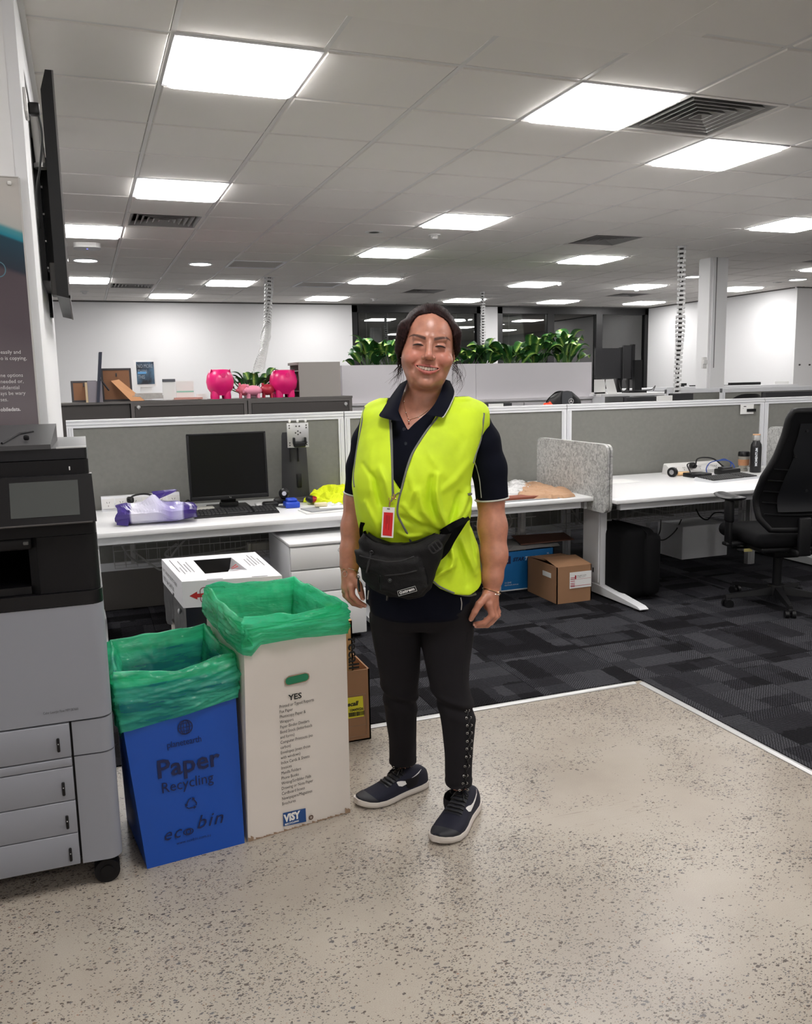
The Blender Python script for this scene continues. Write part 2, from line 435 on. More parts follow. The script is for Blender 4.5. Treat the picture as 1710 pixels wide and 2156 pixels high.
# ------------------------------------------------------------------ ceiling: grid, tiles, lights, vents
ceil = struct('ceiling', MB().bb(XL, XR, YB, YF + .2, ZC + 0.12, ZC + 0.2), M_VOID)
ceil['label'] = 'white suspended tile ceiling with panel lights'
LIGHTS = [(0, 0), (3, 0), (5, 1), (0, 4), (-1, 7), (4, 5), (4, 8), (5, 12), (2, 13), (1, 16), (5, 16), (8, 8), (9, 12), (9, 4), (12, 12), (12, 16), (9, 16), (15, 16), (15, 12), (14, 8), (-1, 13),
          (-3, 3), (-4, 12), (9, -1), (13, 3), (0, -4), (4, -4), (8, -5), (0, -9), (4, -9), (9, -9), (13, -3), (-4, -3), (17, 6)]
VENTS = [(4, 0), (0, 6), (7, 6), (0, 14), (7, 14), (13, 7), (13, 14)]
GREY = [(2, 10), (4, 13)]
def gx(i): return OX + i * TS
def gy(j): return OY + j * TS
I0, I1, J0, J1 = -5, 20, -10, 17
def plaster(i, j): return 0 <= i < 3.25 and j < -0.58
tm = MB(); h = 0.3 - 0.0105
tm.add([(-h, -h, .004), (h, -h, .004), (h, h, .004), (-h, h, .004), (-h + .008, -h + .008, -.006), (h - .008, -h + .008, -.006), (h - .008, h - .008, -.006), (-h + .008, h - .008, -.006), (-h, -h, .02), (h, -h, .02), (h, h, .02), (-h, h, .02)],
       [(7, 6, 5, 4), (4, 5, 1, 0), (5, 6, 2, 1), (6, 7, 3, 2), (7, 4, 0, 3), (0, 1, 9, 8), (1, 2, 10, 9), (2, 3, 11, 10), (3, 0, 8, 11), (8, 9, 10, 11)])
ctile = to_mesh('ceiling_tile', tm); ctile.materials.append(M_TILE)
grid = MB(); back = MB(); cand = []
for i in range(I0, I1):
 for j in range(J0, J1 + 1):
  if (i, j) in LIGHTS or (i, j) in VENTS or (i, j) in GREY: continue
  if 0 <= i <= 2 and j < -0.5: continue
  if i == 3 and j < -1.5 and False: continue
  cx_, cy_ = gx(i) + .3, gy(j) + .3
  if cy_ - .3 > YF: continue
  s_ = seen((cx_, cy_, ZC)); vis = False
  if s_ and -150 < s_[0] < 1860 and -150 < s_[1] < 700: vis = True
  cand.append((0 if vis else 1, cy_, i, j, cx_))
cand.sort(); nt_ = 0
for k_, (nv, cy_, i, j, cx_) in enumerate(cand):
 if nv == 0 and nt_ < 296:
  inst(ctile, 'ceiling_tile', ceil, Matrix.Translation((cx_, cy_, ZC + rnd.uniform(0, 0.0015)))); nt_ += 1
 else:
  n0 = len(back.v)
  back.add([v.co + Vector((cx_, cy_, ZC)) for v in ctile.vertices], [list(p.vertices) for p in ctile.polygons])
for i in range(0, 3):
 back.bb(gx(i) + .0105, gx(i + 1) - .0105, gy(-0.58) + .004, gy(0) - .0105, ZC + .002, ZC + .012)
o = obj('ceiling_tiles', back, M_TILE, ceil); o['kind'] = 'stuff'
for i in range(I0, I1 + 1):
 y0 = OY - 0.6 * 0.58 if 0.5 < i < 2.5 or i == 3 else YB
 if i == 0: y0 = YB
 grid.bb(gx(i) - .0105, gx(i) + .0105, y0, YF, ZC - 0.001, ZC + 0.02)
for j in range(J0, J1 + 1):
 if j < 0:
  grid.bb(XL, gx(0) - .0105, gy(j) - .0105, gy(j) + .0105, ZC, ZC + 0.019)
  grid.bb(gx(3.3), XR, gy(j) - .0105, gy(j) + .0105, ZC, ZC + 0.019)
 else: grid.bb(XL, XR, gy(j) - .0105, gy(j) + .0105, ZC, ZC + 0.019)
obj('ceiling_grid', grid, M_GRID, ceil)
obj('plaster_panel', MB().bb(gx(0) + .012, gx(3.3), YB, gy(-0.58), ZC - 0.004, ZC + 0.02), M_PLASTER, ceil)
# panel lights
M_LFRAME = mat('light_frame', (225, 226, 228), 0.4)
_rb = MB().rbox((0, 0, 0), (0.545, 0.545, 0.02), 0.0095, 2)
# rounded-corner diffuser
def rrect(w, d, r, n=5):
 pts = []
 for cx_, cy_, a0 in ((w / 2 - r, d / 2 - r, 0), (-w / 2 + r, d / 2 - r, 90), (-w / 2 + r, -d / 2 + r, 180), (w / 2 - r, -d / 2 + r, 270)):
  for q in range(n + 1):
   t = R(a0 + 90 * q / n); pts.append((cx_ + r * math.cos(t), cy_ + r * math.sin(t)))
 return pts
def light_tree():
 t = thing('ceiling_light', '', 'light')
 f = MB()
 for sx, sy in ((1, 0), (-1, 0), (0, 1), (0, -1)):
  if sx: f.bb(sx * 0.287 - .008, sx * .287 + .008, -.295, .295, -.006, .012)
  else: f.bb(-.295, .295, sy * .287 - .008, sy * .287 + .008, -.006, .012)
 f.bb(-.28, .28, -.28, .28, .004, .012)
 obj('light_frame', f, M_LFRAME, t)
 obj('diffuser', MB().prism(rrect(.55, .55, .035), Matrix.Translation((0, 0, -.020)), .024), M_LAMP, t)
 return t
lt = light_tree(); first = True
LAB = {(0, 0): 'largest square ceiling light panel at the upper left of the photo', (3, 0): 'large square ceiling light panel directly beside the dark air vent',
 (5, 1): 'square ceiling light panel just below and right of the dark air vent', (0, 4): 'square ceiling light panel above the left white louvred vent',
 (-1, 7): 'square ceiling light panel partly behind the wall television', (4, 5): 'square ceiling light panel in mid ceiling above the smoke detector',
 (4, 8): 'square ceiling light panel above left of the woman, second in her row', (5, 12): 'square ceiling light panel third in the row above the woman',
 (2, 13): 'square ceiling light panel below the first grey ceiling plate', (1, 16): 'far left square ceiling light panel close to the far wall',
 (5, 16): 'square ceiling light panel near the far wall below the second grey plate', (8, 8): 'square ceiling light panel below the middle air vent',
 (9, 12): 'square ceiling light panel above right of the planter', (9, 4): 'square ceiling light panel cut by the right edge of the photo',
 (12, 12): 'flat looking square ceiling light panel above the far window', (12, 16): 'ceiling light panel nearest the right end of the dark windows',
 (9, 16): 'ceiling light panel just above the top of the woman\'s head', (15, 16): 'last far ceiling light panel beside the right white wall',
 (15, 12): 'ceiling light panel half hidden behind the white column', (14, 8): 'small sliver of ceiling light panel at the right photo edge',
 (-1, 13): 'ceiling light seen through the gap under the television'}
for (i, j) in LIGHTS:
 o = lt if first else copy_tree(lt); first = False
 o.location = (gx(i) + .3, gy(j) + .3, ZC - 0.002)
 if (i, j) in LAB: o['label'] = LAB[(i, j)]; o['group'] = 'square ceiling light panels'
 else: o['label'] = 'square ceiling light panel outside the view'; o['group'] = 'ceiling lights out of view'
# four-way louvre vents
M_VENTD = mat('vent_louvre', (150, 148, 146), 0.45)
def vent_tree():
 t = thing('air_vent', '', 'vent'); f = MB()
 for sx, sy in ((1, 0), (-1, 0), (0, 1), (0, -1)):
  if sx: f.bb(sx * 0.284 - .012, sx * .284 + .012, -.296, .296, -.004, .012)
  else: f.bb(-.272, .272, sy * .284 - .012, sy * .284 + .012, -.004, .012)
 obj('frame', f, M_TILE, t)
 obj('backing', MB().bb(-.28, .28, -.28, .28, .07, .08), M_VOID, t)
 for k in range(6):
  s_ = MB(); a = 0.268 - k * 0.045; b_ = a - 0.03
  lo = [(-a, -a, 0), (a, -a, 0), (a, a, 0), (-a, a, 0)]; hi = [(-b_, -b_, .034), (b_, -b_, .034), (b_, b_, .034), (-b_, b_, .034)]
  lo2 = [(x * (1 - .006 / a), y * (1 - .006 / a), -.001) for x, y, z in lo]
  for q in range(4):
   r_ = (q + 1) % 4
   s_.add([lo[q], lo[r_], hi[r_], hi[q]], [(0, 1, 2, 3)]); s_.add([lo2[q], lo2[r_], Vector(hi[r_]) - Vector((0, 0, .003)), Vector(hi[q]) - Vector((0, 0, .003))], [(3, 2, 1, 0)])
   s_.add([lo[q], lo[r_], lo2[r_], lo2[q]], [(3, 2, 1, 0)])
  obj('louvre', s_, M_VENTD, t)
 return t
vt = vent_tree(); first = True
VL = {(4, 0): 'large dark louvred ceiling air vent at upper right', (0, 6): 'white louvred air vent directly below the second left light', (7, 6): 'dark louvred air vent in the middle of the ceiling',
      (0, 14): 'far louvred air vent at the lower left of the ceiling', (7, 14): 'small far air vent above the woman\'s head', (13, 7): 'dark air vent cut by the right edge above the column', (13, 14): 'faint far air vent below the flat light panel at right'}
for c in VENTS:
 o = vt if first else copy_tree(vt); first = False
 o.location = (gx(c[0]) + .3, gy(c[1]) + .3, ZC); o['label'] = VL[c]; o['group'] = 'louvred ceiling air vents'
M_PLATE = mat('grey_ceiling_plate', (190, 186, 182), 0.8)
for c, lb in zip(GREY, ('grey flat ceiling plate nearest the round downlight', 'grey flat ceiling plate above the far wall left of the woman')):
 t = thing('ceiling_plate', lb, 'vent', (gx(c[0]) + .3, gy(c[1]) + .3, ZC), 0, 'grey flat plates in the ceiling')
 f = MB()
 for sx, sy in ((1, 0), (-1, 0), (0, 1), (0, -1)):
  if sx: f.bb(sx * 0.287 - .008, sx * .287 + .008, -.296, .296, -.01, .012)
  else: f.bb(-.28, .28, sy * .287 - .008, sy * .287 + .008, -.01, .012)
 obj('frame', f, M_LFRAME, t); obj('plate', MB().bb(-.285, .285, -.285, .285, .004, .01), M_PLATE, t)
# downlights
for (x, y), lb in zip([(0.126, 9.86), (-0.42, 9.86), (1.316, 9.9), (7.88, 9.81), (9.68, 9.8)],
  ['round downlight just right of the television under the wireless unit', 'round downlight half hidden by the television edge', 'round downlight between two left light panels', 'round downlight left of the white column', 'round downlight near the right edge of the photo']):
 t = thing('downlight', lb, 'light', (x, y, ZC - .004), 0, 'round ceiling downlights')
 obj('rim', MB().lathe([(.118, .012), (.13, .004), (.132, -.006), (.12, -.014), (.112, -.010), (.110, .006)], n=28), M_LFRAME, t)
 obj('lens', MB().lathe([(.0001, -.012), (.08, -.011), (.112, -.006), (.112, .006), (.0001, .006)], n=28), M_LAMP, t)
# smoke detectors, sprinklers, wireless unit
M_DET = mat('detector_white', (215, 214, 212), 0.5)
for k_, ((x, y), kind, lb) in enumerate([((2.545, 7.53), 0, 'flat dark recessed sensor disc left of the mid ceiling light'), ((3.134, 7.54), 1, 'white smoke detector below the mid ceiling light panel'),
      ((3.834, 10.29), 1, 'small white detector right of the third light above the woman'), ((4.512, 13.43), 1, 'small detector near the far wall left of the woman'),
      ((1.361, 12.4), 1, 'small sprinkler rose above the far left light'), ((0.123, 12.99), 1, 'small detector beside the television bottom corner'), ((9.675, 10.16), 0, 'flat round speaker plate between column and right downlight'),
      ((6.43, 10.87), 1, 'small detector touching a light panel above the planter'), ((8.05, 11.35), 1, 'small detector in front of the flat light panel')]):
 t = thing('smoke_detector' if kind else 'ceiling_sensor', lb, 'detector', (x, y, ZC - .002), 0, 'small round fittings in the ceiling')
 if kind:
  obj('base', MB().lathe([(.0001, -.012), (.055, -.012), (.06, -.004), (.06, .008)], n=20), M_DET, t)
  obj('sensor_head', MB().lathe([(.0001, -.045), (.02, -.045), (.032, -.036), (.034, -.026), (.028, -.024), (.034, -.020), (.036, -.011)], n=16), M_DET, t)
 else:
  obj('rim', MB().lathe([(.05, -.010), (.078, -.008), (.085, .0), (.085, .008)], n=24), M_DET, t)
  obj('grille', MB().lathe([(.0001, -.006), (.052, -.006), (.052, .006)], n=24), M_DKMETAL, t)
t = thing('wireless_unit', 'white wireless access unit on ceiling above the left downlight', 'device', (0.135, 8.80, ZC - .002), 0)
obj('housing', MB().prism(rrect(.24, .24, .06), Matrix.Translation((0, 0, -.045)), .05), M_DET, t)
obj('status_lamp', MB().lathe([(.0001, -.049), (.006, -.048), (.008, -.044)], n=10), mat('blue_led', (60, 60, 255), 0.4, emit=(0.15, 0.15, 1.0), estr=3), t)
# ------------------------------------------------------------------ walls
WX0 = -0.30
struct('wall_left', MB().bb(XL - .1, XL, YB, YF, 0, ZC + .1), M_WALL)
struct('wall_back', MB().bb(XL, XR, YB - .1, YB, 0, ZC + .1), M_WALL)
struct('wall_right', MB().bb(XR, XR + .1, YB, 10.65, 0, ZC + .1), M_WALL)
# far wall, in three pieces round the windows
xw0, xw1, xw2, xw3 = aty(742, 700, YF).x, aty(1013, 700, YF).x, aty(1048, 700, YF).x, 10.52
wz0 = 0.62
struct('wall_front', MB().bb(XL, xw0, YF, YF + .2, 0, ZC + .1).bb(xw1, xw2, YF, YF + .2, wz0, ZC + .1).bb(xw0, 10.52, YF, YF + .2, 0, wz0), M_WALL)
struct('wall_side', MB().bb(10.52, 10.72, 10.80, YF + .2, 0, ZC + .1), M_WALL)
struct('wall_corner', MB().bb(10.52, XR + .1, 10.65, 10.8, 0, ZC + .1), M_WALL)
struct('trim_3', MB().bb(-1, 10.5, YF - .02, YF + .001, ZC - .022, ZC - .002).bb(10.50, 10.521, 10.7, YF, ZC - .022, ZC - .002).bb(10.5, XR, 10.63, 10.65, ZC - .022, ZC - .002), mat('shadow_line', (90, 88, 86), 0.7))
# dark night windows with reflections, blinds behind the glass
M_WFRAME = mat('black_window_frame', (14, 14, 16), 0.4)
def glass_material():
 m = bpy.data.materials.new('night_glass'); m.use_nodes = True; nt = m.node_tree
 nt.nodes.remove(nt.nodes['Principled BSDF']); out = nt.nodes['Material Output']
 t = nt.nodes.new('ShaderNodeBsdfTransparent'); t.inputs[0].default_value = (.75, .78, .77, 1)
 g = nt.nodes.new('ShaderNodeBsdfGlossy'); g.inputs['Roughness'].default_value = 0.012; g.inputs[0].default_value = (1, 1, 1, 1)
 f = nt.nodes.new('ShaderNodeFresnel'); f.inputs[0].default_value = 2.1
 x = nt.nodes.new('ShaderNodeMixShader'); nt.links.new(f.outputs[0], x.inputs[0]); nt.links.new(t.outputs[0], x.inputs[1]); nt.links.new(g.outputs[0], x.inputs[2])
 nt.links.new(x.outputs[0], out.inputs[0]); return m
M_GLASS = glass_material()
M_BLIND = mat('window_blind', (84, 92, 86), 0.8)
M_CORD = mat('blind_cord', (170, 175, 170), 0.7)
def window(name, x0, x1, mull, blinds, label):
 t = obj(name, MB().bb(x0, x0 + .10, YF, YF + .12, wz0, ZC).bb(x1 - .08, x1, YF, YF + .12, wz0, ZC).bb(x0, x1, YF, YF + .12, ZC - .14, ZC + .02).bb(x0, x1, YF, YF + .12, wz0, wz0 + .06), M_WFRAME)
 t['kind'] = 'structure'; t['label'] = label
 for a in mull: obj('mullion', MB().bb(a - .07, a + .07, YF - .005, YF + .11, wz0, ZC - .1), M_WFRAME, t)
 edges = [x0 + .1] + list(mull) + [x1 - .08]
 for a, b in zip(edges[:-1], edges[1:]):
  obj('pane', MB().bb(a + .03, b - .03, YF + .05, YF + .056, wz0 + .05, ZC - .13), M_GLASS, t)
 bl = MB(); nsl = 60
 for a, b in blinds:
  for k in range(nsl):
   z = wz0 + .1 + k * (ZC - .2 - wz0) / nsl
   bl.add([(a, YF + .16, z), (b, YF + .16, z), (b, YF + .185, z + .03), (a, YF + .185, z + .03)], [(0, 1, 2, 3)])
 o = obj('blind_slats', bl, M_BLIND, t); o['kind'] = 'stuff'
 c = MB(); q = x0 + .3
 while q < x1 - .2:
  c.bb(q, q + .012, YF + .145, YF + .15, wz0, ZC - .15); q += rnd.uniform(.38, .55)
 obj('blind_cord', c, M_CORD, t)
 return t
xm = aty(1262, 700, YF).x; xb = aty(1160, 700, YF).x
window('window_1', xw0, xw1, [], [(xw0 + .2, xw1 - .05)], 'black framed night window left, behind the woman')
window('window_2', xw2, xw3, [xb, xm], [(xw2 + .05, xm - .1), (xm + .1, xw3 - .1)], 'black framed night window right, with two mullions')
# far outside: a plain grey facade slab, added so the panes are not empty
M_NIGHT = mat('night_foliage', (24, 34, 24), 0.9, var=0.5, vscale=3)
nb = MB().bb(xw0 - 2, xw3 + 4, YF + 3.0, YF + 3.2, 0, 4)
struct('wall_outside', nb, mat('night_facade', (50, 54, 52), 0.9, var=.3, vscale=1.2))
# column stub on the left, with the poster on its near face and the television on its side
CFX, CNY, CFY = -0.115, 2.99, 5.0
struct('wall_column', MB().bb(XL, CFX, CNY, CFY, 0, ZC + .01), M_WALL)['label'] = 'white wall stub beside the printer holding poster and television'
struct('trim_4', MB().bb(CFX - .03, CFX + .004, CNY - .004, CNY + .03, 0, ZC - .03), M_WMETAL)['label'] = 'slim metal corner guard on the wall stub'
struct('trim_5', MB().bb(CFX, CFX + .02, CNY, CFY, ZC - .02, ZC), M_GRID)['label'] = 'shadow angle where wall stub meets ceiling'
# right-hand white column
c0 = atz(1480, 546, ZC);
cl = struct('column', MB().bb(6.855, 7.06, 8.2, 8.45, 0, ZC).bb(6.825, 6.86, 8.22, 8.40, 0, ZC), M_WALL)
cl['label'] = 'white square column with conduit and switch'
obj('conduit', MB().bb(6.895, 6.903, 8.194, 8.2, 1.45, ZC), M_GROOVE, cl)
p_ = aty(1482, 764, 8.19)
obj('switch_plate', MB().rbox((p_.x, 8.185, p_.z), (.055, .03, .13), .004).rbox((p_.x, 8.165, p_.z + .01), (.05, .02, .05), .003), M_DET, cl)
# ------------------------------------------------------------------ partitions and desks
PY = 5.36
def fw(mb, x0, x1, y0, y1, z0, z1, grooves='h'):
 mb.bb(x0, x1, y0, y1, z0, z1)
def partition(x0, x1, y, zt, zb, label, depth=.05):
 t = thing('partition_panel', label, 'partition', ((x0 + x1) / 2, y + depth / 2, 0), 0, 'grey fabric desk partitions')
 # frame: rails with two grooves, double posts
 f = MB(); a, b = y, y + depth
 for k, (z0, z1) in enumerate(((zt - .046, zt - .032), (zt - .029, zt - .014), (zt - .011, zt))): f.bb(x0, x1, a - (.0 if k != 1 else .003), b, z0, z1)
 f.bb(x0, x1, a + .006, b - .006, zt - .046, zt - .002)
 f.bb(x0, x1, a, b, zb, zb + .05)
 obj('frame', f, M_WMETAL, t, world=True)
 for q, (xa, xb) in enumerate(((x0, x0 + .036), (x1 - .036, x1))):
  p = MB().bb(xa, xa + .011, a - .002, b, zb if q else 0.0, zt - .046).bb(xa + .0125, xb - .0125, a - .004, b, zb if q else 0, zt - .046).bb(xb - .011, xb, a - .002, b, zb if q else 0, zt - .046)
  obj('post', p, M_WMETAL, t, world=True)
 obj('fabric', MB().bb(x0 + .036, x1 - .036, a + .008, b - .008, zb + .05, zt - .046), M_FELT, t, world=True)
 return t
PZ = 1.182
xs_ = [-0.108, 1.574, 3.232, 5.02, 6.75]
for k, lb in enumerate(('grey fabric partition behind the switched-off monitor at the left', 'grey fabric partition partly hidden behind the woman',
      'grey fabric partition with a name card, behind the tidy desk', 'grey fabric partition at the right photo edge behind the black chair')):
 partition(xs_[k] + .003, xs_[k + 1] - .003, PY, PZ, 0.27, lb)
ZD = 0.65
def desk(x0, x1, yf, label, legs=True, yb=5.34):
 t = thing('desk', label, 'desk', ((x0 + x1) / 2, (yf + yb) / 2, 0), 0, 'white office desks')
 obj('desktop', MB().rbox(((x0 + x1) / 2, (yf + yb) / 2, ZD - .0125), (x1 - x0, yb - yf, .025), .003), M_DESK, t, world=True)
 obj('beam', MB().bb(x0 + .06, x1 - .06, yf + .05, yf + .09, ZD - .07, ZD - .026).bb(x0 + .06, x1 - .06, yb - .12, yb - .08, ZD - .07, ZD - .026), M_WMETAL, t, world=True)
 return t
def desk_leg(t, x, yc=4.62):
 f = MB().bb(x - .022, x + .022, yc - .10, yc + .10, .07, ZD - .03)
 f.bb(x - .028, x - .022, yc - .085, yc + .085, .09, ZD - .06)
 o = obj('leg', f, M_WMETAL, t, world=True)
 h_ = MB()
 for k in range(3): h_.rbox((x - .0285, yc + (k - 1) * .03, ZD - .09), (.002, .012, .03), .004); h_.rbox((x - .0285, yc + (k - 1) * .03, .16), (.002, .012, .03), .004)
 obj('cable_slots', h_, M_BLACK, o, world=True)
 prof = [(yc - .53, .022), (yc - .50, .034), (yc - .1, .075), (yc + .1, .075), (yc + .48, .034), (yc + .5, .022)]
 m = MB(); vs = []
 for s_ in (-1, 1):
  for yy, zz in prof:
   w_ = .030 if abs(yy - yc) > .4 else .034
   vs.append((x + s_ * w_, yy, zz));
 for s_ in (-1, 1):
  for yy, zz in prof: vs.append((x + s_ * .03, yy, .018))
 n = 6
 fs = []
 for i in range(n - 1):
  fs += [(i, i + 1, n + i + 1, n + i), (2 * n + i, 2 * n + i + 1, i + 1, i), (n + i, n + i + 1, 3 * n + i + 1, 3 * n + i), (3 * n + i, 3 * n + i + 1, 2 * n + i + 1, 2 * n + i)]
 fs += [(0, n, 3 * n, 2 * n), (n - 1, 2 * n - 1, 4 * n - 1, 3 * n - 1)]
 m.add(vs, fs); ft = obj('foot', m, M_WMETAL, t, world=True)
 obj('glide', MB().cyl((x, yc - .46, 0), (x, yc - .46, .022), .022).cyl((x, yc + .43, 0), (x, yc + .43, .022), .022), M_DKMETAL, ft, world=True)
d1 = desk(-0.06, 1.52, 4.46, 'white desk carrying the monitor, keyboard and crumpled purple bag')
d2 = desk(1.53, 2.865, 4.43, 'white desk behind the woman with paper packages, ending at felt screen')
d3 = desk(2.90, 4.84, 4.24, 'white desk with powerboard, keyboard and black bottle')
d4 = desk(4.88, 6.4, 4.3, 'white desk at the far right behind the black chair back')
desk_leg(d1, 0.0, 4.9); desk_leg(d1, 1.46, 4.9); desk_leg(d2, 2.985, 4.60); desk_leg(d3, 4.80, 4.75); desk_leg(d4, 6.1)
def spine(t, x, y, label=None):
 obj('cable_spine', MB().bb(x - .03, x + .03, y - .02, y + .02, .0, ZD - .07).bb(x - .014, x + .014, y - .024, y - .02, .0, ZD - .07), M_ALU, t, world=True)
spine(d3, 4.46, 4.85); spine(d2, 2.72, 5.1); spine(d3, 4.75, 5.25)
# felt privacy screens
M_SCREEN = bpy.data.materials.new('marbled_felt'); M_SCREEN.use_nodes = True
nt = M_SCREEN.node_tree; b_ = nt.nodes['Principled BSDF']; tc = nt.nodes.new('ShaderNodeTexCoord'); n_ = nt.nodes.new('ShaderNodeTexNoise'); n_.inputs['Scale'].default_value = 42; n_.inputs['Detail'].default_value = 6; n_.inputs['Distortion'].default_value = 1.2
nt.links.new(tc.outputs['Object'], n_.inputs['Vector']); r_ = nt.nodes.new('ShaderNodeValToRGB'); r_.color_ramp.elements[0].position = .34; r_.color_ramp.elements[0].color = rgb((138, 138, 136)); r_.color_ramp.elements[1].position = .62; r_.color_ramp.elements[1].color = rgb((186, 186, 184))
nt.links.new(n_.outputs['Fac'], r_.inputs[0]); nt.links.new(r_.outputs[0], b_.inputs['Base Color']); b_.inputs['Roughness'].default_value = .95
def screen(x, label):
 t = thing('privacy_screen', label, 'screen', (x, 4.71, ZD), 0, 'marbled felt desk screens')
 for dx in (-.011, .011):
  obj('felt_board', MB().prism(rrect(.84, .41, .045), frame((x + dx - .0085, 4.71, .770), (0, 1, 0), (0, 0, 1)), .017), M_SCREEN, t, world=True)
 obj('bracket', MB().bb(x - .04, x - .021, 4.5, 4.56, ZD - .08, ZD - .03), M_WMETAL, t, world=True)
screen(2.882, 'marbled grey felt screen dividing the two desks right of the woman')
screen(4.862, 'marbled grey felt screen just visible behind the black chair')
# cable baskets
M_WIRE = mat('white_wire', (176, 176, 176), 0.45)
def basket(x0, x1, label):
 t = thing('cable_basket', label, 'basket', ((x0 + x1) / 2, 5.12, .34), 0, 'wire cable baskets under the desks')
 m = MB(); z0, z1, y0, y1 = .35, .45, 5.03, 5.22
 rim = MB()
 for y, z in ((y0, z1), (y1, z1)): rim.tube([(x0, y, z), (x1, y, z)], .0028, 6)
 obj('rim', rim, M_WIRE, t, world=True)
 for y, z in ((y0, z0), (y0, .385), (y1, z0), ((y0 + y1) / 2, z0)): m.tube([(x0, y, z), (x1, y, z)], .0018, 4)
 x = x0
 while x < x1:
  m.tube([(x, y0, z1), (x, y0, z0), (x, y1, z0), (x, y1, z1)], .0016, 4); x += .062
 obj('wires', m, M_WIRE, t, world=True)
 for x in (x0 + .1, x1 - .1): obj('hanger', MB().bb(x - .012, x + .012, y0 - .004, y0, z0 + .02, ZD - .03), M_WIRE, t, world=True)
basket(.1, 1.10, 'wire cable basket under the desk with the monitor'); basket(1.65, 2.80, 'wire cable basket under the desk behind the woman'); basket(3.02, 4.70, 'wire cable basket under the desk with powerboard')
M_CABG = mat('grey_cable', (150, 150, 148), 0.5); M_CABB = mat('black_cable', (15, 15, 16), 0.45); M_CABBLUE = mat('blue_cable', (30, 70, 150), 0.45)
def cable(pts, r, m, label, group=None):
 return one('cable', MB().tube(smooth_spline(pts, 7), r, 6), m, label, 'cable', group)
cable([(.12, 5.0, ZD - .03), (.14, 4.98, .5), (.2, 5.0, .40), (.3, 5.1, .36), (.5, 5.12, .37), (.85, 5.1, .40), (1.05, 5.1, .44)], .007, M_CABG, 'grey cable lying along the left basket')
cable([(.45, 5.06, .46), (.38, 5.05, .40), (.5, 5.06, .36), (.7, 5.08, .38), (.9, 5.1, .37)], .008, M_CABG, 'looped grey cable in the middle of the left basket')
cable([(.2, 5.0, .45), (.3, 4.99, .36), (.36, 4.99, .33), (.42, 4.98, .42), (.5, 5.0, .5)], .006, M_CABG, 'grey cable drooping below the left basket')
cable([(2.35, 5.05, .42), (2.5, 5.0, .36), (2.6, 5.0, .42), (2.55, 5.0, .5), (2.4, 5.0, .46), (2.45, 5.0, .34), (2.62, 5.02, .30), (2.7, 5.1, .36)], .006, M_CABG, 'tangled white cable hanging by the woman\'s forearm')
cable([(3.05, 5.0, .5), (3.15, 5.0, .38), (3.4, 5.05, .36), (3.7, 5.05, .44), (3.9, 5.06, .40), (4.2, 5.1, .45)], .006, M_CABG, 'grey cable sagging through the right basket')
cable([(3.3, 5.0, .52), (3.5, 5.0, .46), (3.7, 5.05, .40), (3.9, 5.0, .38)], .006, M_CABG, 'second grey cable in the right basket')
p = lambda px, py, y=5.2: aty(px, py, y)
cable([p(1392, 1094, 5.3), p(1390, 1118), p(1384, 1134), p(1400, 1136), p(1422, 1118), p(1435, 1094, 5.3)], .0045, M_CABB, 'thin black cable looping down below the partition')
cable([p(1466, 1072, 5.0), p(1475, 1088, 4.95), p(1490, 1094, 4.9), p(1505, 1080, 4.95), p(1530, 1080, 5.0)], .005, M_CABB, 'black cable knot hanging beside the chair seat')
one('junction_box', MB().rbox((0.93, 5.08, .40), (.13, .05, .05), .006).rbox((.87, 5.07, .40), (.02, .056, .055), .004), mat('beige_plastic', (196, 194, 186), .5), 'white soft-wiring junction box lying in the left cable basket', 'adapter')
# grey cabinet backs visible under the left partition
one('storage_cabinet', MB().bb(-.1, .93, 5.45, 5.95, .0, .27).bb(-.09, .92, 5.44, 5.46, .01, .262), mat('taupe_metal', (98, 94, 90), .6), 'low dark grey cabinet back showing under the left partition', 'cabinet')
one('storage_box', MB().rbox((4.32, 5.31, .128), (.42, .30, .255), .006), M_WMETAL, 'low white box on the carpet right of the suitcase', 'box')
# pedestal drawers
def pedestal():
 x0, x1, y0, y1, z1 = .938, 1.345, 4.26, 4.80, .552
 t = thing('drawer_unit', 'white three drawer pedestal left of the woman\'s legs', 'cabinet', ((x0 + x1) / 2, (y0 + y1) / 2, 0))
 obj('body', MB().rbox(((x0 + x1) / 2, (y0 + .02 + y1) / 2, (z1 + .01) / 2), (x1 - x0, y1 - y0 - .02, z1 - .05), .003), M_WMETAL, t, world=True)
 obj('top', MB().rbox(((x0 + x1) / 2, (y0 + y1) / 2, z1 - .008), (x1 - x0 + .004, y1 - y0 + .004, .016), .003), M_DESK, t, world=True)
 zz = [.035, .155, .275, .385, z1 - .02]
 zz = [.035, .285, .408, z1 - .02]
 for a, b in zip(zz[:-1], zz[1:]):
  obj('drawer', MB().rbox(((x0 + x1) / 2, y0 + .009, (a + b) / 2), (x1 - x0 - .006, .018, b - a - .006), .003), M_DESK, t, world=True)
 for x in (x0 + .04, x1 - .04):
  for y in (y0 + .05, y1 - .05):
   obj('caster', MB().cyl((x - .012, y, .019), (x + .012, y, .019), .013), M_BLACK, t, world=True)
 text('pencil_note', 'Gray  Aman', .03, mat('pencil_grey', (160, 160, 160), .9), frame((1.19, y0 - .001, .49), (1, 0, .06), (0, 0, 1)), t, shear=.3)
pedestal()
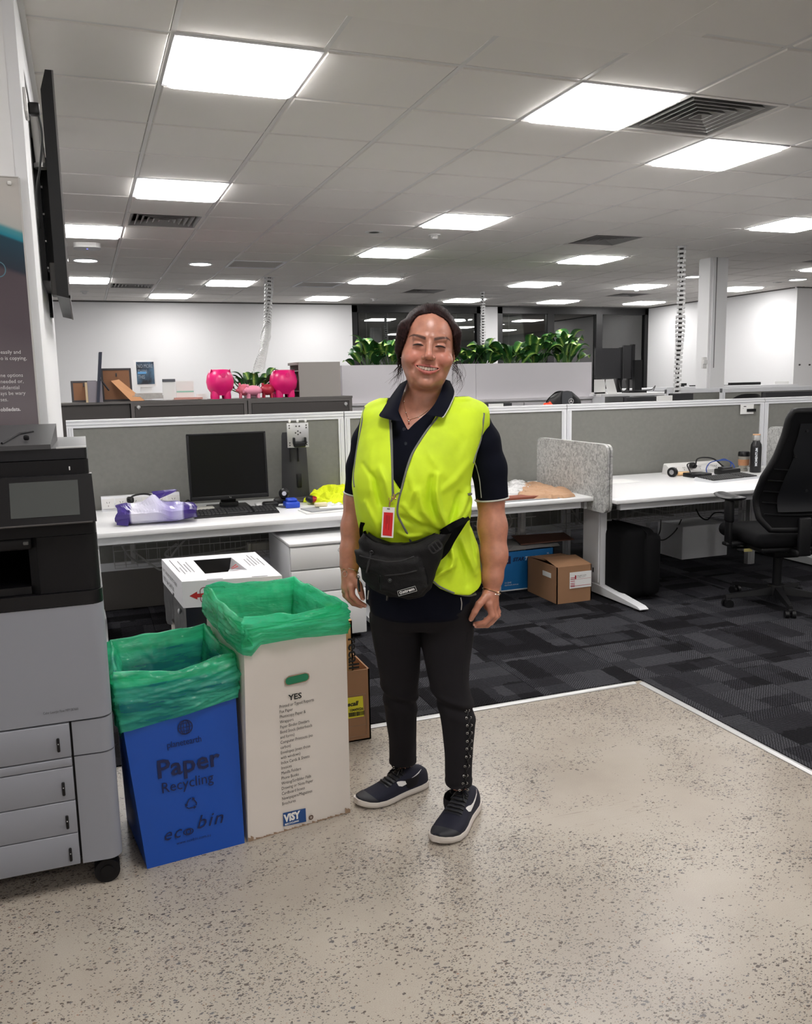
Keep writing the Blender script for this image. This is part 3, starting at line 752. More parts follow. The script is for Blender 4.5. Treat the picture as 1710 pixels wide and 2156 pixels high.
# power rail with sockets on desk 1
def socket_rail(x0, x1, y, label, n=6, h=.085):
 t = thing('power_rail', label, 'power rail', ((x0 + x1) / 2, y, ZD), 0)
 M_ = frame(((x0 + x1) / 2, y, ZD + .001), (1, 0, 0), (0, 0, 1))
 prof = [(-.035, 0), (-.028, h * .55), (-.012, h), (.028, h), (.035, 0)]
 b = MB().surf([[Vector((x, y + a, ZD + z)) for a, z in prof] for x in (x0, x1)], smooth=False)
 b.add([(x0, y + a, ZD + z) for a, z in prof], [(0, 1, 2, 3, 4)]); b.add([(x1, y + a, ZD + z) for a, z in prof], [(4, 3, 2, 1, 0)])
 obj('housing', b, M_WMETAL, t, world=True)
 w_ = (x1 - x0) / n; nrm = Vector((0, -1, .35)).normalized(); up = Vector((0, .35, 1)).normalized()
 slot = None
 for k in range(n):
  cx_ = x0 + w_ * (k + .5); c = Vector((cx_, y - .0325 + .0045, ZD + h * .5))
  F = frame(c + nrm * .001, (1, 0, 0), up)
  o = obj('socket', MB().add([F @ Vector(v) for v in ((-w_ * .46, -.028, 0), (w_ * .46, -.028, 0), (w_ * .46, .03, 0), (-w_ * .46, .03, 0), (-w_ * .46, -.028, .003), (w_ * .46, -.028, .003), (w_ * .46, .03, .003), (-w_ * .46, .03, .003))], [(4, 5, 6, 7), (0, 1, 5, 4), (1, 2, 6, 5), (2, 3, 7, 6), (3, 0, 4, 7)]), M_DET, t, world=True)
  s_ = MB()
  for (dx, dy, an) in ((-.007, .008, .45), (.007, .008, -.45), (0, -.012, 0)):
   F2 = F @ Matrix.Translation((dx, dy, .003)) @ Matrix.Rotation(an, 4, 'Z'); s_.box((0, 0, 0), (.0022, .010, .0012), F2)
  obj('slots', s_, M_BLACK, o, world=True)
 return t
socket_rail(.055, .50, 5.28, 'white socket rail behind the crumpled bag at the left', 6)
socket_rail(2.30, 2.42, 5.20, 'white socket block at the woman\'s sleeve, before the partition', 1, .095)
def plug(p, label, m=None):
 t = thing('plug', label, 'plug', p)
 obj('body', MB().rbox((p[0], p[1] - .02, p[2]), (.04, .05, .035), .01), m or M_BLACK, t, world=True)
 obj('collar', MB().cyl((p[0], p[1] - .04, p[2]), (p[0], p[1] - .06, p[2] + .004), .011, .008, 10), m or M_BLACK, t, world=True)
plug((.215, 5.235, .715), 'black power plug in the left socket rail')
cable([(.215, 5.17, .72), (.23, 5.15, .745), (.29, 5.17, .75), (.34, 5.18, .735), (.38, 5.18, .70), (.40, 5.16, .67)], .006, M_CABB, 'black plug cable curling behind the crumpled bag')
cable([(.50, 5.12, .66), (.53, 5.13, .70), (.55, 5.13, .685), (.57, 5.12, .66)], .006, M_CABB, 'short black cable arch beside the monitor base')
# monitor
M_SCRN = mat('screen_off', (10, 10, 12), 0.3, spec=.2)
def monitor(name, c, w, h, label, tilt=0.05, stand=True, rz=0.0, zbase=ZD, group=None, back=False):
 t = thing(name, label, 'monitor', (c[0], c[1], zbase), rz, group)
 T = Matrix.Translation((0, 0, c[2] - zbase)) @ Matrix.Rotation(-tilt, 4, 'X')
 obj('casing', MB().rbox((0, .02, 0), (w, .035, h), .006, M=T).rbox((0, .045, 0), (w * .6, .03, h * .55), .01, M=T), M_BLACK, t)
 f = MB(); bz = .012
 f.rbox((0, 0, h / 2 - bz / 2), (w, .012, bz), .003, M=T).rbox((0, 0, -h / 2 + bz), (w, .012, bz * 2), .003, M=T).rbox((-w / 2 + bz / 2, 0, 0), (bz, .012, h), .003, M=T).rbox((w / 2 - bz / 2, 0, 0), (bz, .012, h), .003, M=T)
 obj('bezel', f, M_BLACK, t)
 obj('screen', MB().box((0, .001, .006), (w - .022, .004, h - .034), T), M_SCRN, t)
 if stand:
  obj('neck', MB().rbox((0, .07, (c[2] - zbase) * .5), (.09, .03, c[2] - zbase), .008).rbox((0, .045, .022), (.11, .02, .04), .006), M_BLACK, t)
  obj('base', MB().rbox((0, .06, .008), (.24, .2, .016), .007), M_BLACK, t)
 return t
mo = monitor('monitor', (.757, 4.98, .905), .452, .385, 'switched-off black square-shaped monitor on the left desk')
text('logo', 'hp', .014, mat('silver_print', (170, 170, 170), .4, metal=.5), frame((.757, 4.955, .7225), (1, 0, 0), (0, 0, 1)), mo, 'CENTER')
# keyboard helper
def keyboard(c, rz, w, d, label, mbase, mkey, sparse=False, z=ZD):
 t = thing('keyboard', label, 'keyboard', (c[0], c[1], z), rz)
 vs = [(-w / 2, -d / 2, 0), (w / 2, -d / 2, 0), (w / 2, d / 2, 0), (-w / 2, d / 2, 0), (-w / 2 + .004, -d / 2 + .004, .012), (w / 2 - .004, -d / 2 + .004, .012), (w / 2 - .004, d / 2 - .004, .026), (-w / 2 + .004, d / 2 - .004, .026)]
 obj('base', MB().add(vs, [(4, 5, 6, 7), (3, 2, 1, 0), (0, 1, 5, 4), (1, 2, 6, 5), (2, 3, 7, 6), (3, 0, 4, 7)]), mbase, t)
 kb = MB(); pitch = (w - .03) / 21.5; rows = 6; py_ = (d - .03) / rows
 for r_ in range(rows):
  yy = -d / 2 + .015 + py_ * (r_ + .5); zz = .012 + .014 * (yy + d / 2) / d
  x = -w / 2 + .015
  while x < w / 2 - .015 - pitch * .5:
   kw = pitch
   if r_ == 0 and abs(x + pitch * 2.2) < pitch * .6: kw = pitch * 6
   gap = (abs(x - (w / 2 - .015 - pitch * 6.6)) < pitch * .5) or (abs(x - (w / 2 - .015 - pitch * 3.4)) < pitch * .4 and False)
   if not gap:
    a, b = x + .0012, x + kw - .0012; h0 = .0035
    kb.add([(a, yy - py_ * .44, zz), (b, yy - py_ * .44, zz), (b, yy + py_ * .44, zz), (a, yy + py_ * .44, zz), (a + .0015, yy - py_ * .36, zz + h0 + .003), (b - .0015, yy - py_ * .36, zz + h0 + .003), (b - .0015, yy + py_ * .34, zz + h0 + .004), (a + .0015, yy + py_ * .34, zz + h0 + .004)],
                       [(4, 5, 6, 7), (0, 1, 5, 4), (1, 2, 6, 5), (2, 3, 7, 6), (3, 0, 4, 7)])
   x += kw if not gap else pitch * .55
 obj('keys', kb, mkey, t)
 return t
M_KEY = mat('black_key', (38, 38, 40), .45)
keyboard((.755, 4.79, 0), 0.0, .47, .155, 'black keyboard in front of the switched-off monitor', M_BLACK, M_KEY)
one('tissue_card', MB().rbox((.565, 5.0, ZD + .012), (.20, .08, .022), .006), mat('grey_card', (170, 168, 160), .8), 'pale grey flat packet between crumpled bag and monitor base', 'packet')
# camera-like webcam / black rubbish by the monitor
t = thing('webcam', 'small round black webcam beside the monitor stand', 'camera', (1.07, 5.0, ZD))
obj('ball', MB().ell((1.075, 4.97, ZD + .075), (.033, .033, .033)), M_BLACK, t, world=True)
obj('lens', MB().cyl((1.07, 4.945, ZD + .078), (1.068, 4.935, ZD + .079), .013), mat('glassy', (200, 200, 210), .1), t, world=True)
obj('clip', MB().rbox((1.05, 4.98, ZD + .03), (.07, .05, .03), .008).rbox((.99, 4.97, ZD + .018), (.09, .07, .03), .012).tube(smooth_spline([(1.09, 4.95, ZD + .05), (1.11, 4.93, ZD + .03), (1.09, 4.9, ZD + .01)]), .006), M_BLACK, t, world=True)
cable([(1.08, 4.97, ZD + .05), (1.11, 4.92, ZD + .03), (1.08, 4.88, ZD + .008), (1.02, 4.9, ZD + .01), (.97, 4.98, ZD + .02), (.92, 5.03, ZD + .012)], .005, M_CABB, 'black webcam cable looping on the left desk')
one('pad', MB().rbox((.955, 5.02, ZD + .012), (.09, .06, .02), .004), M_PAPER, 'small white pad beside the monitor stand', 'pad')
# bare monitor stand
def bare_stand():
 t = thing('monitor_stand', 'tall dark monitor stand without a screen, silver mounting plate on top', 'stand', (1.2, 5.2, ZD))
 def rect(px0, px1, py0, py1, y): return aty(px0, py0, y), aty(px1, py1, y)
 a = aty(601, 912, 5.2); b = aty(640, 912, 5.2); c = aty(650, 1052, 5.18); d = aty(610, 1052, 5.18)
 w_ = .145
 col = MB(); zt = ZD + .42
 rows = []
 for z, wd in ((ZD + .01, .18), (ZD + .1, .172), (zt - .02, .152), (zt, .142)):
  rows.append([Vector((1.208 + wd * s_, 5.24 - .035 * math.cos(s_ * math.pi) , z)) for s_ in (-.5, -.38, -.2, 0, .2, .38, .5)])
 col.surf(rows); col.bb(1.145, 1.27, 5.24, 5.255, ZD, zt)
 obj('column', col, mat('stand_charcoal', (46, 46, 48), .5), t, world=True)
 obj('slot', MB().bb(1.172, 1.178, 5.198, 5.215, ZD + .24, ZD + .34), M_BLACK, t, world=True); obj('slot', MB().bb(1.222, 1.228, 5.198, 5.215, ZD + .24, ZD + .34), M_BLACK, t, world=True); obj('cable_hole', MB().rbox((1.225, 5.203, ZD + .12), (.03, .01, .085), .003), M_BLACK, t, world=True)
 obj('base', MB().rbox((1.21, 5.18, ZD + .008), (.26, .22, .016), .006), M_DKMETAL, t, world=True)
 pl = obj('mounting_plate', MB().rbox((1.215, 5.15, ZD + .405), (.135, .004, .15), .002), M_ALU, t, world=True)
 hl = MB()
 for x in (1.162, 1.268):
  for z in (.345, .36, .45, .465): hl.cyl((x, 5.146, ZD + z), (x, 5.1495, ZD + z), .0045, n=8)
 for x, z in ((1.2, .42), (1.215, .43), (1.23, .42), (1.215, .41), (1.205, .46), (1.225, .46)): hl.cyl((x, 5.146, ZD + z), (x, 5.1495, ZD + z), .005, n=8)
 obj('holes', hl, M_DKMETAL, pl, world=True)
 kn = MB()
 for x in (1.165, 1.215, 1.265): kn.ell((x, 5.148, ZD + .492), (.008, .008, .012), 10, 6)
 obj('hook', kn, M_PAPER, pl, world=True)
 obj('release_lever', MB().rbox((1.22, 5.135, ZD + .35), (.075, .03, .035), .008).rbox((1.185, 5.13, ZD + .37), (.012, .025, .045), .004).rbox((1.255, 5.13, ZD + .37), (.012, .025, .045), .004), M_BLACK, t, world=True)
bare_stand()
# small things by the stand
p = atz(614, 1068, ZD)
t = thing('punch', 'blue plastic box at the foot of the empty stand', 'box', (p.x, p.y, ZD)); MB_ = mat('bright_blue', (30, 70, 190), .35)
obj('body', MB().rbox((0, 0, .018), (.085, .09, .036), .008), MB_, t); obj('lid', MB().rbox((0, .0, .045), (.06, .065, .02), .008), MB_, t)
p = atz(690, 1075, ZD)
t = thing('notebook', 'white magazines and papers lying under the red mouse', 'papers', (p.x, p.y, ZD))
obj('sheet', MB().box((0, 0, .004), (.30, .17, .006), Matrix.Rotation(.06, 4, 'Z')), M_PAPER, t); obj('sheet', MB().box((.01, .02, .011), (.27, .15, .006), Matrix.Rotation(.2, 4, 'Z')), mat('grey_print', (150, 152, 155), .5), t)
obj('sheet', MB().box((.03, .03, .016), (.15, .10, .003), Matrix.Rotation(-.2, 4, 'Z')), M_PAPER, t)
p = atz(655, 1062, ZD)
t = thing('computer_mouse', 'red and black computer mouse by the yellow cloth', 'mouse', (p.x, p.y, ZD + .018))
obj('shell', MB().ell((0, 0, .014), (.032, .045, .022)), M_BLACK, t); obj('side_panel', MB().ell((.012, -.012, .014), (.026, .036, .02)), mat('glossy_red', (150, 16, 24), .2), t)
p = atz(672, 1066, ZD + .02)
one('sticky_notes', MB().rbox((p.x + .01, p.y, ZD + .03), (.07, .03, .022), .003), mat('pale_yellow', (226, 216, 180), .8), 'pale yellow note block beside the red mouse', 'note')
# crumpled things: shared builder
def crumple(name, outline, zt, m, label, cat, seed=1, amp=.02, z0=ZD, n=26, m2=None, flat=.35, group=None):
 """heap with a given footprint (world xy outline), domed and creased"""
 O_ = np.array([[q[0], q[1]] for q in outline]); c = O_.mean(0)
 per = []
 k = len(O_)
 for i in range(k):
  for q in range(n // 2): per.append(O_[i] + (O_[(i + 1) % k] - O_[i]) * q / (n // 2))
 per = np.array(per); rows = []
 for j in range(n):
  s_ = 1 - j / (n - 1)
  rr = c + (per - c) * s_
  base = np.clip(1 - s_ ** 4, 0, 1) ** flat * zt
  P3 = np.stack([rr[:, 0] * 16 + seed, rr[:, 1] * 16, np.full(len(rr), seed * 3.1)], 1)
  cr = np.abs(vnoise(P3, seed)) * 1.4 + .5 * np.abs(vnoise(P3 * 2.3, seed + 5))
  z = base * (1.0 - .55 * (1 - np.clip(cr, 0, 1))) if j else np.zeros(len(rr))
  jit = vnoise(P3 * 1.7 + 9, seed + 2)[:, None] * amp * (s_ if j else 1)
  rr = rr + jit
  rows.append([(rr[i, 0], rr[i, 1], z0 + .002 + max(0, z[i])) for i in range(len(rr))])
 return tag(obj(name, MB().surf(rows, closed=True, smooth=False), m), label, cat, group)
g = lambda *a: [atz(x, y, ZD) for x, y in a]
M_YCLOTH = mat('yellow_cloth', (214, 226, 20), .9)
crumple('cloth', g((640, 1058), (690, 1070), (760, 1062), (775, 1040), (725, 1035), (690, 1040)), .085, M_YCLOTH, 'crumpled fluorescent yellow cloth on the desk beside the woman', 'cloth', 4)
crumple('paper_scrap', g((672, 1068), (700, 1074), (722, 1066), (712, 1056), (690, 1056)), .03, mat('white_plastic_film', (214, 216, 220), .25), 'crumpled clear plastic on the magazines', 'plastic', 8, n=14)
# purple and white crumpled bag
def purple_bag():
 m = bpy.data.materials.new('purple_white_film'); m.use_nodes = True; nt = m.node_tree; b = nt.nodes['Principled BSDF']; b.inputs['Roughness'].default_value = .28
 tc = nt.nodes.new('ShaderNodeTexCoord'); sx = nt.nodes.new('ShaderNodeSeparateXYZ'); nt.links.new(tc.outputs['Object'], sx.inputs[0])
 r = nt.nodes.new('ShaderNodeValToRGB'); e = r.color_ramp.elements
 e[0].position = 0; e[0].color = rgb((58, 40, 120)); e[1].position = 1; e[1].color = rgb((48, 30, 105))
 for p_, c_ in ((.17, (60, 42, 125)), (.2, (222, 220, 232)), (.5, (205, 202, 226)), (.68, (150, 140, 198)), (.83, (190, 188, 220)), (.86, (56, 36, 115))): e.new(p_).color = rgb(c_)
 mp = nt.nodes.new('ShaderNodeMapRange'); mp.inputs[1].default_value = -.2; mp.inputs[2].default_value = .2; nt.links.new(sx.outputs[0], mp.inputs[0]); nt.links.new(mp.outputs[0], r.inputs[0])
 nt.links.new(r.outputs[0], b.inputs['Base Color'])
 c = atz(332, 1100, ZD); t = thing('plastic_bag', 'crumpled white and purple plastic packet on the left desk', 'bag', (c.x, c.y, ZD), R(-8))
 rows = []; nx, ny = 34, 20
 for i in range(nx):
  u = -1 + 2 * i / (nx - 1); row = []
  for j in range(ny):
   a = 2 * math.pi * j / ny
   pinch = 1 - .25 * abs(u) ** 3
   y = math.cos(a) * .105 * pinch; z = .055 + math.sin(a) * .052 * (1.0 - .2 * u) * pinch
   P3 = np.array([[u * 2.2, a * 1.2, 1.3]]); d = float(vnoise(P3, 3)[0]) * .02 + float(vnoise(P3 * 2.6, 9)[0]) * .009
   x = u * .2 + .01 * math.sin(a * 3)
   row.append((x, y * (1 + d * 4), max(.002, z + d * (1 if z > .03 else .3) + (.035 * math.exp(-((u + .05) / .25) ** 2) if math.sin(a) > .3 and math.cos(a) > -.4 else 0))))
  rows.append(row)
 mb = MB().surf(rows, closed=True, smooth=False)
 mb.add(rows[0], [list(range(ny))]); mb.add(rows[-1], [list(range(ny))[::-1]])
 obj('body', mb, m, t)
 obj('torn_flap', MB().surf([[(-.02 + .03 * k + .008 * math.sin(q * 2), .02 + q * .022, .11 + .05 * math.sin(q * .8) * (1 - .2 * k) + .012 * k) for q in range(5)] for k in range(5)], smooth=False), mat('purple_film', (52, 34, 112), .3), t)
 obj('corner_fold', MB().add([(-.2, -.08, .01), (-.14, -.10, .005), (-.13, -.085, .085), (-.19, -.05, .08), (-.205, .0, .05)], [(0, 1, 2, 3), (0, 3, 4)]), mat('purple_film', (52, 34, 112), .3), t)
purple_bag()
# things on the second desk
M_KRAFT = mat('kraft_paper', (176, 140, 110), .8)
crumple('kraft_wrapping', g((1090, 1050), (1150, 1052), (1212, 1046), (1200, 1036), (1120, 1020), (1090, 1024)), .035, M_KRAFT, 'crumpled brown kraft paper on the desk right of the woman', 'paper', 11, n=22)
crumple('plastic_wrap', g((1060, 1040), (1100, 1042), (1125, 1030), (1095, 1016), (1065, 1020)), .04, mat('clear_wrap', (215, 215, 215), .2), 'crumpled white plastic wrap against the woman\'s sleeve', 'plastic', 15, n=20)
p = atz(1085, 1052, ZD)
one('folder', MB().rbox((p.x, p.y, ZD + .012), (.34, .10, .018), .003, M=None), mat('rust_brown', (130, 70, 50), .7), 'flat rust brown folder beside the woman\'s sleeve', 'folder')
one('document_tray', MB().rbox((p.x + .05, p.y - .05, ZD + .003), (.42, .06, .005), .001), mat('grey_sheet', (140, 142, 144), .5), 'thin grey sheet along the front of the second desk', 'sheet')
# papers + boxes under desk 2
c0_ = Vector((2.483, 4.878, 0));
def carton(x0, x1, y0, y1, z1, m, label, name='cardboard_box', open_=False, tape=True):
 t = thing(name, label, 'box', ((x0 + x1) / 2, (y0 + y1) / 2, 0)); T_ = .006
 b = MB().bb(x0, x1, y0, y1, 0, T_)
 for a in ((x0, x0 + T_, y0, y1), (x1 - T_, x1, y0, y1), (x0, x1, y0, y0 + T_), (x0, x1, y1 - T_, y1)): b.bb(*a, 0, z1)
 obj('body', b, m, t, world=True)
 return t
bx = carton(2.44, 2.84, 4.86, 5.16, .262, mat('postal_blue', (14, 104, 168), .55), 'blue and white postal carton under the desk behind woman', 'postal_carton')
obj('white_edge', MB().bb(2.432, 2.448, 4.852, 5.165, 0, .264).bb(2.432, 2.845, 4.852, 4.862, 0, .012), M_PAPER, bx, world=True)
F = frame((2.46, 4.857, .2), (1, 0, 0), (0, 0, 1))
M_INKW = mat('white_ink', (225, 230, 235), .7); M_NAVY = mat('navy_ink', (14, 26, 66), .6)
obj('emblem', MB().bb(2.475, 2.52, 4.8565, 4.859, .185, .235), M_NAVY, bx, world=True)
obj('emblem_mark', MB().prism([(.009 * math.cos(a) * (1 if math.cos(a) < 0 else .4), .014 * math.sin(a)) for a in np.linspace(0, 2 * math.pi, 14)[:-1]], frame((2.497, 4.8562, .21), (1, 0, 0), (0, 0, 1)), .0005), M_INKW, bx, world=True)
text('lettering', 'STAR', .034, M_NAVY, frame((2.535, 4.8565, .198), (1, 0, 0), (0, 0, 1)), bx, bold=.0012, shear=.3)
text('lettering', 'TRACK', .034, M_INKW, frame((2.62, 4.8565, .198), (1, 0, 0), (0, 0, 1)), bx, bold=.0012, shear=.3)
text('lettering', 'XL', .016, M_INKW, frame((2.785, 4.8565, .225), (1, 0, 0), (0, 0, 1)), bx)
text('lettering', '13 2345\nstartrack.com.au', .015, M_INKW, frame((2.475, 4.8565, .055), (1, 0, 0), (0, 0, 1)), bx)
crumple('paper_heap', [(2.44, 4.86), (2.9, 4.88), (2.92, 5.1), (2.45, 5.14)], .05, mat('grey_paper_bags', (120, 118, 118), .6), 'pile of grey and white envelopes on the blue postal carton', 'papers', 21, z0=.266, n=18)
one('envelope', MB().add([(2.60, 4.87, .305), (2.98, 4.84, .312), (3.0, 5.0, .33), (2.62, 5.05, .33), (2.60, 4.87, .298), (2.98, 4.84, .306)], [(0, 1, 2, 3), (4, 5, 1, 0)]), mat('brown_envelope', (96, 62, 50), .7), 'dark brown envelope sticking out of the papers on carton', 'envelope')
bx = carton(2.612, 2.855, 4.43, 4.80, .235, M_CARD, 'brown cardboard box with a red and white label under desk', 'cardboard_box')
obj('flap', MB().add([(2.612, 4.43, .235), (2.855, 4.43, .235), (2.85, 4.61, .262), (2.63, 4.63, .258)], [(0, 1, 2, 3)]), M_CARD, bx, world=True)
obj('flap', MB().add([(2.612, 4.80, .235), (2.855, 4.80, .235), (2.85, 4.60, .250), (2.62, 4.60, .246)], [(0, 3, 2, 1)]), M_CARD, bx, world=True)
obj('shipping_label', MB().bb(2.70, 2.852, 4.427, 4.4295, .095, .195), M_PAPER, bx, world=True)
lr = MB()
for z in (.105, .115, .125, .138, .15, .16): lr.bb(2.705, 2.735, 4.4262, 4.4268, z, z + .0035)
lr.bb(2.705, 2.848, 4.4262, 4.4268, .108, .1105); lr.bb(2.735, 2.745, 4.4262, 4.4268, .152, .175); lr.bb(2.705, 2.848, 4.4262, 4.4268, .150, .1512)
obj('label_print', lr, mat('red_ink', (170, 30, 50), .7), bx, world=True)
text('label_text', 'DELIVERY NOTE\nto office, level 2', .009, M_INK, frame((2.75, 4.426, .168), (1, 0, 0), (0, 0, 1)), bx)
obj('tape', MB().bb(2.609, 2.6115, 4.50, 4.60, .155, .185), M_PAPER, bx, world=True)
# suitcase
t = thing('suitcase', 'black fabric suitcase standing under the right desk', 'suitcase', (3.13, 4.55, 0))
M_SUIT = mat('suitcase_fabric', (13, 13, 15), .8, spec=.15, bump=.3, bscale=900)
obj('shell', MB().rbox((3.12, 4.50, .235), (.24, .40, .43), .05, 4), M_SUIT, t, world=True)
obj('front_pocket', MB().rbox((3.20, 4.47, .225), (.12, .40, .39), .04, 3), M_SUIT, t, world=True)
obj('zip', MB().tube([Vector((3.155, 4.295, .06)), Vector((3.155, 4.29, .42)), Vector((3.155, 4.35, .452)), Vector((3.155, 4.66, .452))], .005, 6), M_BLACK, t, world=True)
for x in (3.04, 3.22): obj('wheel', MB().cyl((x - .012, 4.36, .022), (x + .012, 4.36, .022), .022), M_BLACK, t, world=True); obj('wheel', MB().cyl((x - .012, 4.64, .022), (x + .012, 4.64, .022), .022), M_BLACK, t, world=True)
# things on desk 3
def powerboard():
 a = atz(1410, 1003, ZD); b = atz(1515, 990, ZD)
 t = thing('powerboard', 'white angled powerboard with plugs against the right partition', 'power rail', (4.23, 5.2, ZD))
 x0, x1, y = 3.99, 4.44, 5.21
 prof = [(-.05, 0), (-.062, .025), (-.045, .06), (-.01, .078), (.03, .078), (.05, 0)]
 m = MB().surf([[Vector((x, y + q, ZD + z)) for q, z in prof] for x in (x0, x1)], smooth=False)
 m.add([(x0 - .012, y + q * .8, ZD + z * .9) for q, z in prof] + [(x0, y + q, ZD + z) for q, z in prof], [tuple(range(5, -1, -1))] + [(i, i + 1, 7 + i, 6 + i) for i in range(5)])
 m.add([(x1, y + q, ZD + z) for q, z in prof], [tuple(range(6))])
 obj('housing', m, M_DET, t, world=True)
 up = Vector((0, .5, 1)).normalized()
 for k in range(6):
  F = frame((x0 + .04 + k * .072, y - .0545, ZD + .0435), (1, 0, 0), Vector((0, .017, .035)))
  s_ = MB()
  for dx, dy, an in ((-.007, .006, .45), (.007, .006, -.45), (0, -.010, 0)): s_.box((0, 0, .001), (.0022, .009, .001), F @ Matrix.Translation((dx, dy, 0)) @ Matrix.Rotation(an, 4, 'Z'))
  obj('socket', s_, M_BLACK, t, world=True)
powerboard()
plug((4.16, 5.15, .71), 'black plug in the powerboard, left one');
cable([(4.16, 5.09, .714), (4.12, 5.07, .74), (4.07, 5.08, .73), (4.08, 5.06, .68), (4.05, 5.02, .66)], .005, M_CABB, 'black cable falling from the plug to the black adapter')
cable([(4.16, 5.1, .72), (4.2, 5.13, .76), (4.28, 5.15, .765), (4.36, 5.14, .75), (4.42, 5.12, .70), (4.44, 5.1, .68)], .0055, M_CABB, 'black cable arching over the powerboard')
cable([(4.2, 5.02, .66), (4.2, 5.03, .70), (4.28, 5.08, .735), (4.38, 5.08, .745), (4.46, 5.08, .73), (4.47, 5.05, .69), (4.40, 5.02, .67)], .004, M_CABBLUE, 'thin blue network cable looping over the powerboard')
cable([(4.36, 5.1, .74), (4.42, 5.1, .75), (4.48, 5.1, .72), (4.46, 5.08, .69)], .004, M_CABBLUE, 'second blue network cable near the coffee cup')
t = thing('adapter_box', 'flat black adapter with cables in front of the powerboard', 'adapter', (4.08, 4.98, ZD)); obj('body', MB().rbox((0, 0, .014), (.16, .12, .028), .004), M_BLACK, t); obj('led_strip', MB().box((0, -.0605, .02), (.03, .002, .004)), M_DKMETAL, t)
p = atz(1510, 998, ZD); t = thing('docking_station', 'black dock behind the keyboard on the right desk', 'device', (4.38, 5.02, ZD)); obj('body', MB().rbox((0, 0, .02), (.17, .09, .04), .008), M_BLACK, t); obj('top_cover', MB().rbox((-.02, .0, .045), (.09, .06, .016), .006), M_KEY, t)
# tape roll
p = atz(1416, 1004, ZD); t = thing('tape_roll', 'black tape roll standing on edge beside the powerboard', 'tape', (p.x, p.y, ZD + .034), R(25))
obj('tape', MB().lathe([(.018, -.016), (.034, -.016), (.036, 0), (.034, .016), (.018, .016), (.018, -.016)], n=26, M=Matrix.Rotation(R(90), 4, 'Y')), M_BLACK, t)
obj('core', MB().lathe([(.0001, -.010), (.018, -.014), (.018, .012), (.0001, .012)], n=20, M=Matrix.Rotation(R(90), 4, 'Y')), mat('core_grey', (150, 150, 152), .4), t)
one('pastry_packet', MB().rbox((4.05, 5.10, ZD + .014), (.11, .05, .024), .01), mat('orange_cream', (232, 190, 140), .6, var=.2, vscale=30), 'small orange and cream packet behind the tape roll', 'packet')
one('paper_sheet', MB().box((3.35, 5.02, ZD + .0012), (.42, .22, .0015), None), M_PAPER, 'blank white sheet on the right desk near felt screen', 'paper')
M_KEYW = mat('silver_key_base', (196, 198, 202), .3)
keyboard((4.14, 4.74, 0), R(9), .47, .17, 'silver keyboard with black keys on the right desk', M_KEYW, M_KEY)
# coffee cup and bottle
p = atz(1557, 992, ZD); px_, py_ = 4.60, 5.10
t = thing('coffee_cup', 'reusable glass coffee cup with cork band and black lid', 'cup', (px_, py_, ZD))
obj('cup', MB().lathe([(.0001, .0), (.030, .0), (.036, .06), (.041, .115), (.038, .115), (.034, .02), (.0001, .01)], n=24), mat('cup_glass', (190, 186, 176), .1, trans=.5), t)
obj('cork_band', MB().lathe([(.0345, .045), (.0375, .045), (.0405, .09), (.0385, .09)], n=24), mat('cork', (176, 124, 88), .8, var=.15, vscale=120), t)
obj('lid', MB().lathe([(.0001, .148), (.036, .148), (.041, .142), (.043, .116), (.040, .112), (.0001, .112)], n=24), M_BLACK, t)
text('lettering', 'hello', .014, M_INK, frame((px_ - .035, py_ - .04, ZD + .02), (1, -.3, .1), (0, 0, 1)), t)
t = thing('drink_bottle', 'black insulated bottle with vertical lettering and wooden cap', 'bottle', (4.62, 5.0, ZD)); bot_ = t
obj('body', MB().lathe([(.0001, 0), (.034, 0), (.0365, .004), (.0365, .165), (.034, .185), (.024, .202), (.021, .212), (.0001, .212)], n=28), mat('bottle_black', (16, 16, 18), .35), t)
obj('collar', MB().lathe([(.0001, .245), (.0255, .245), (.0265, .24), (.0265, .212), (.022, .208)], n=24), M_ALU, t)
obj('cap', MB().lathe([(.0001, .252), (.024, .252), (.0255, .248), (.0255, .244)], n=24), mat('bamboo', (196, 150, 110), .6), t)
obj('loop_handle', MB().tube([(.026, 0, .232), (.036, 0, .232), (.037, 0, .238), (.026, 0, .241)], .002), M_ALU, t)
text('lettering', 'MOMENTUM', .026, M_INKW, frame((4.600, 5.0 - .0372, ZD + .045), (0.0, 0, 1), (-1, 0.1, 0)), t, bold=.0008, sx=.8)
bot_.scale = (1.08, 1.08, 1.12)
# name card on the partition
p0 = aty(1559, 852, PY); p1 = aty(1586, 871, PY)
t = thing('name_card', 'white name card with black tag pinned on right partition', 'card', ((p0.x + p1.x) / 2, PY - .004, p1.z))
obj('card', MB().bb(p0.x, p1.x, PY - .004, PY - .002, p1.z, p0.z), M_PAPER, t, world=True)
obj('black_tag', MB().bb(aty(1572, 860, PY).x, aty(1590, 860, PY).x, PY - .012, PY - .004, aty(1572, 867, PY).z, aty(1572, 861, PY).z), M_BLACK, t, world=True)
obj('print', MB().bb(p0.x + .03, p0.x + .055, PY - .0045, PY - .004, p0.z - .018, p0.z - .012).bb(p0.x + .02, p0.x + .032, PY - .0045, PY - .004, p0.z - .03, p0.z - .028), M_INK, t, world=True)
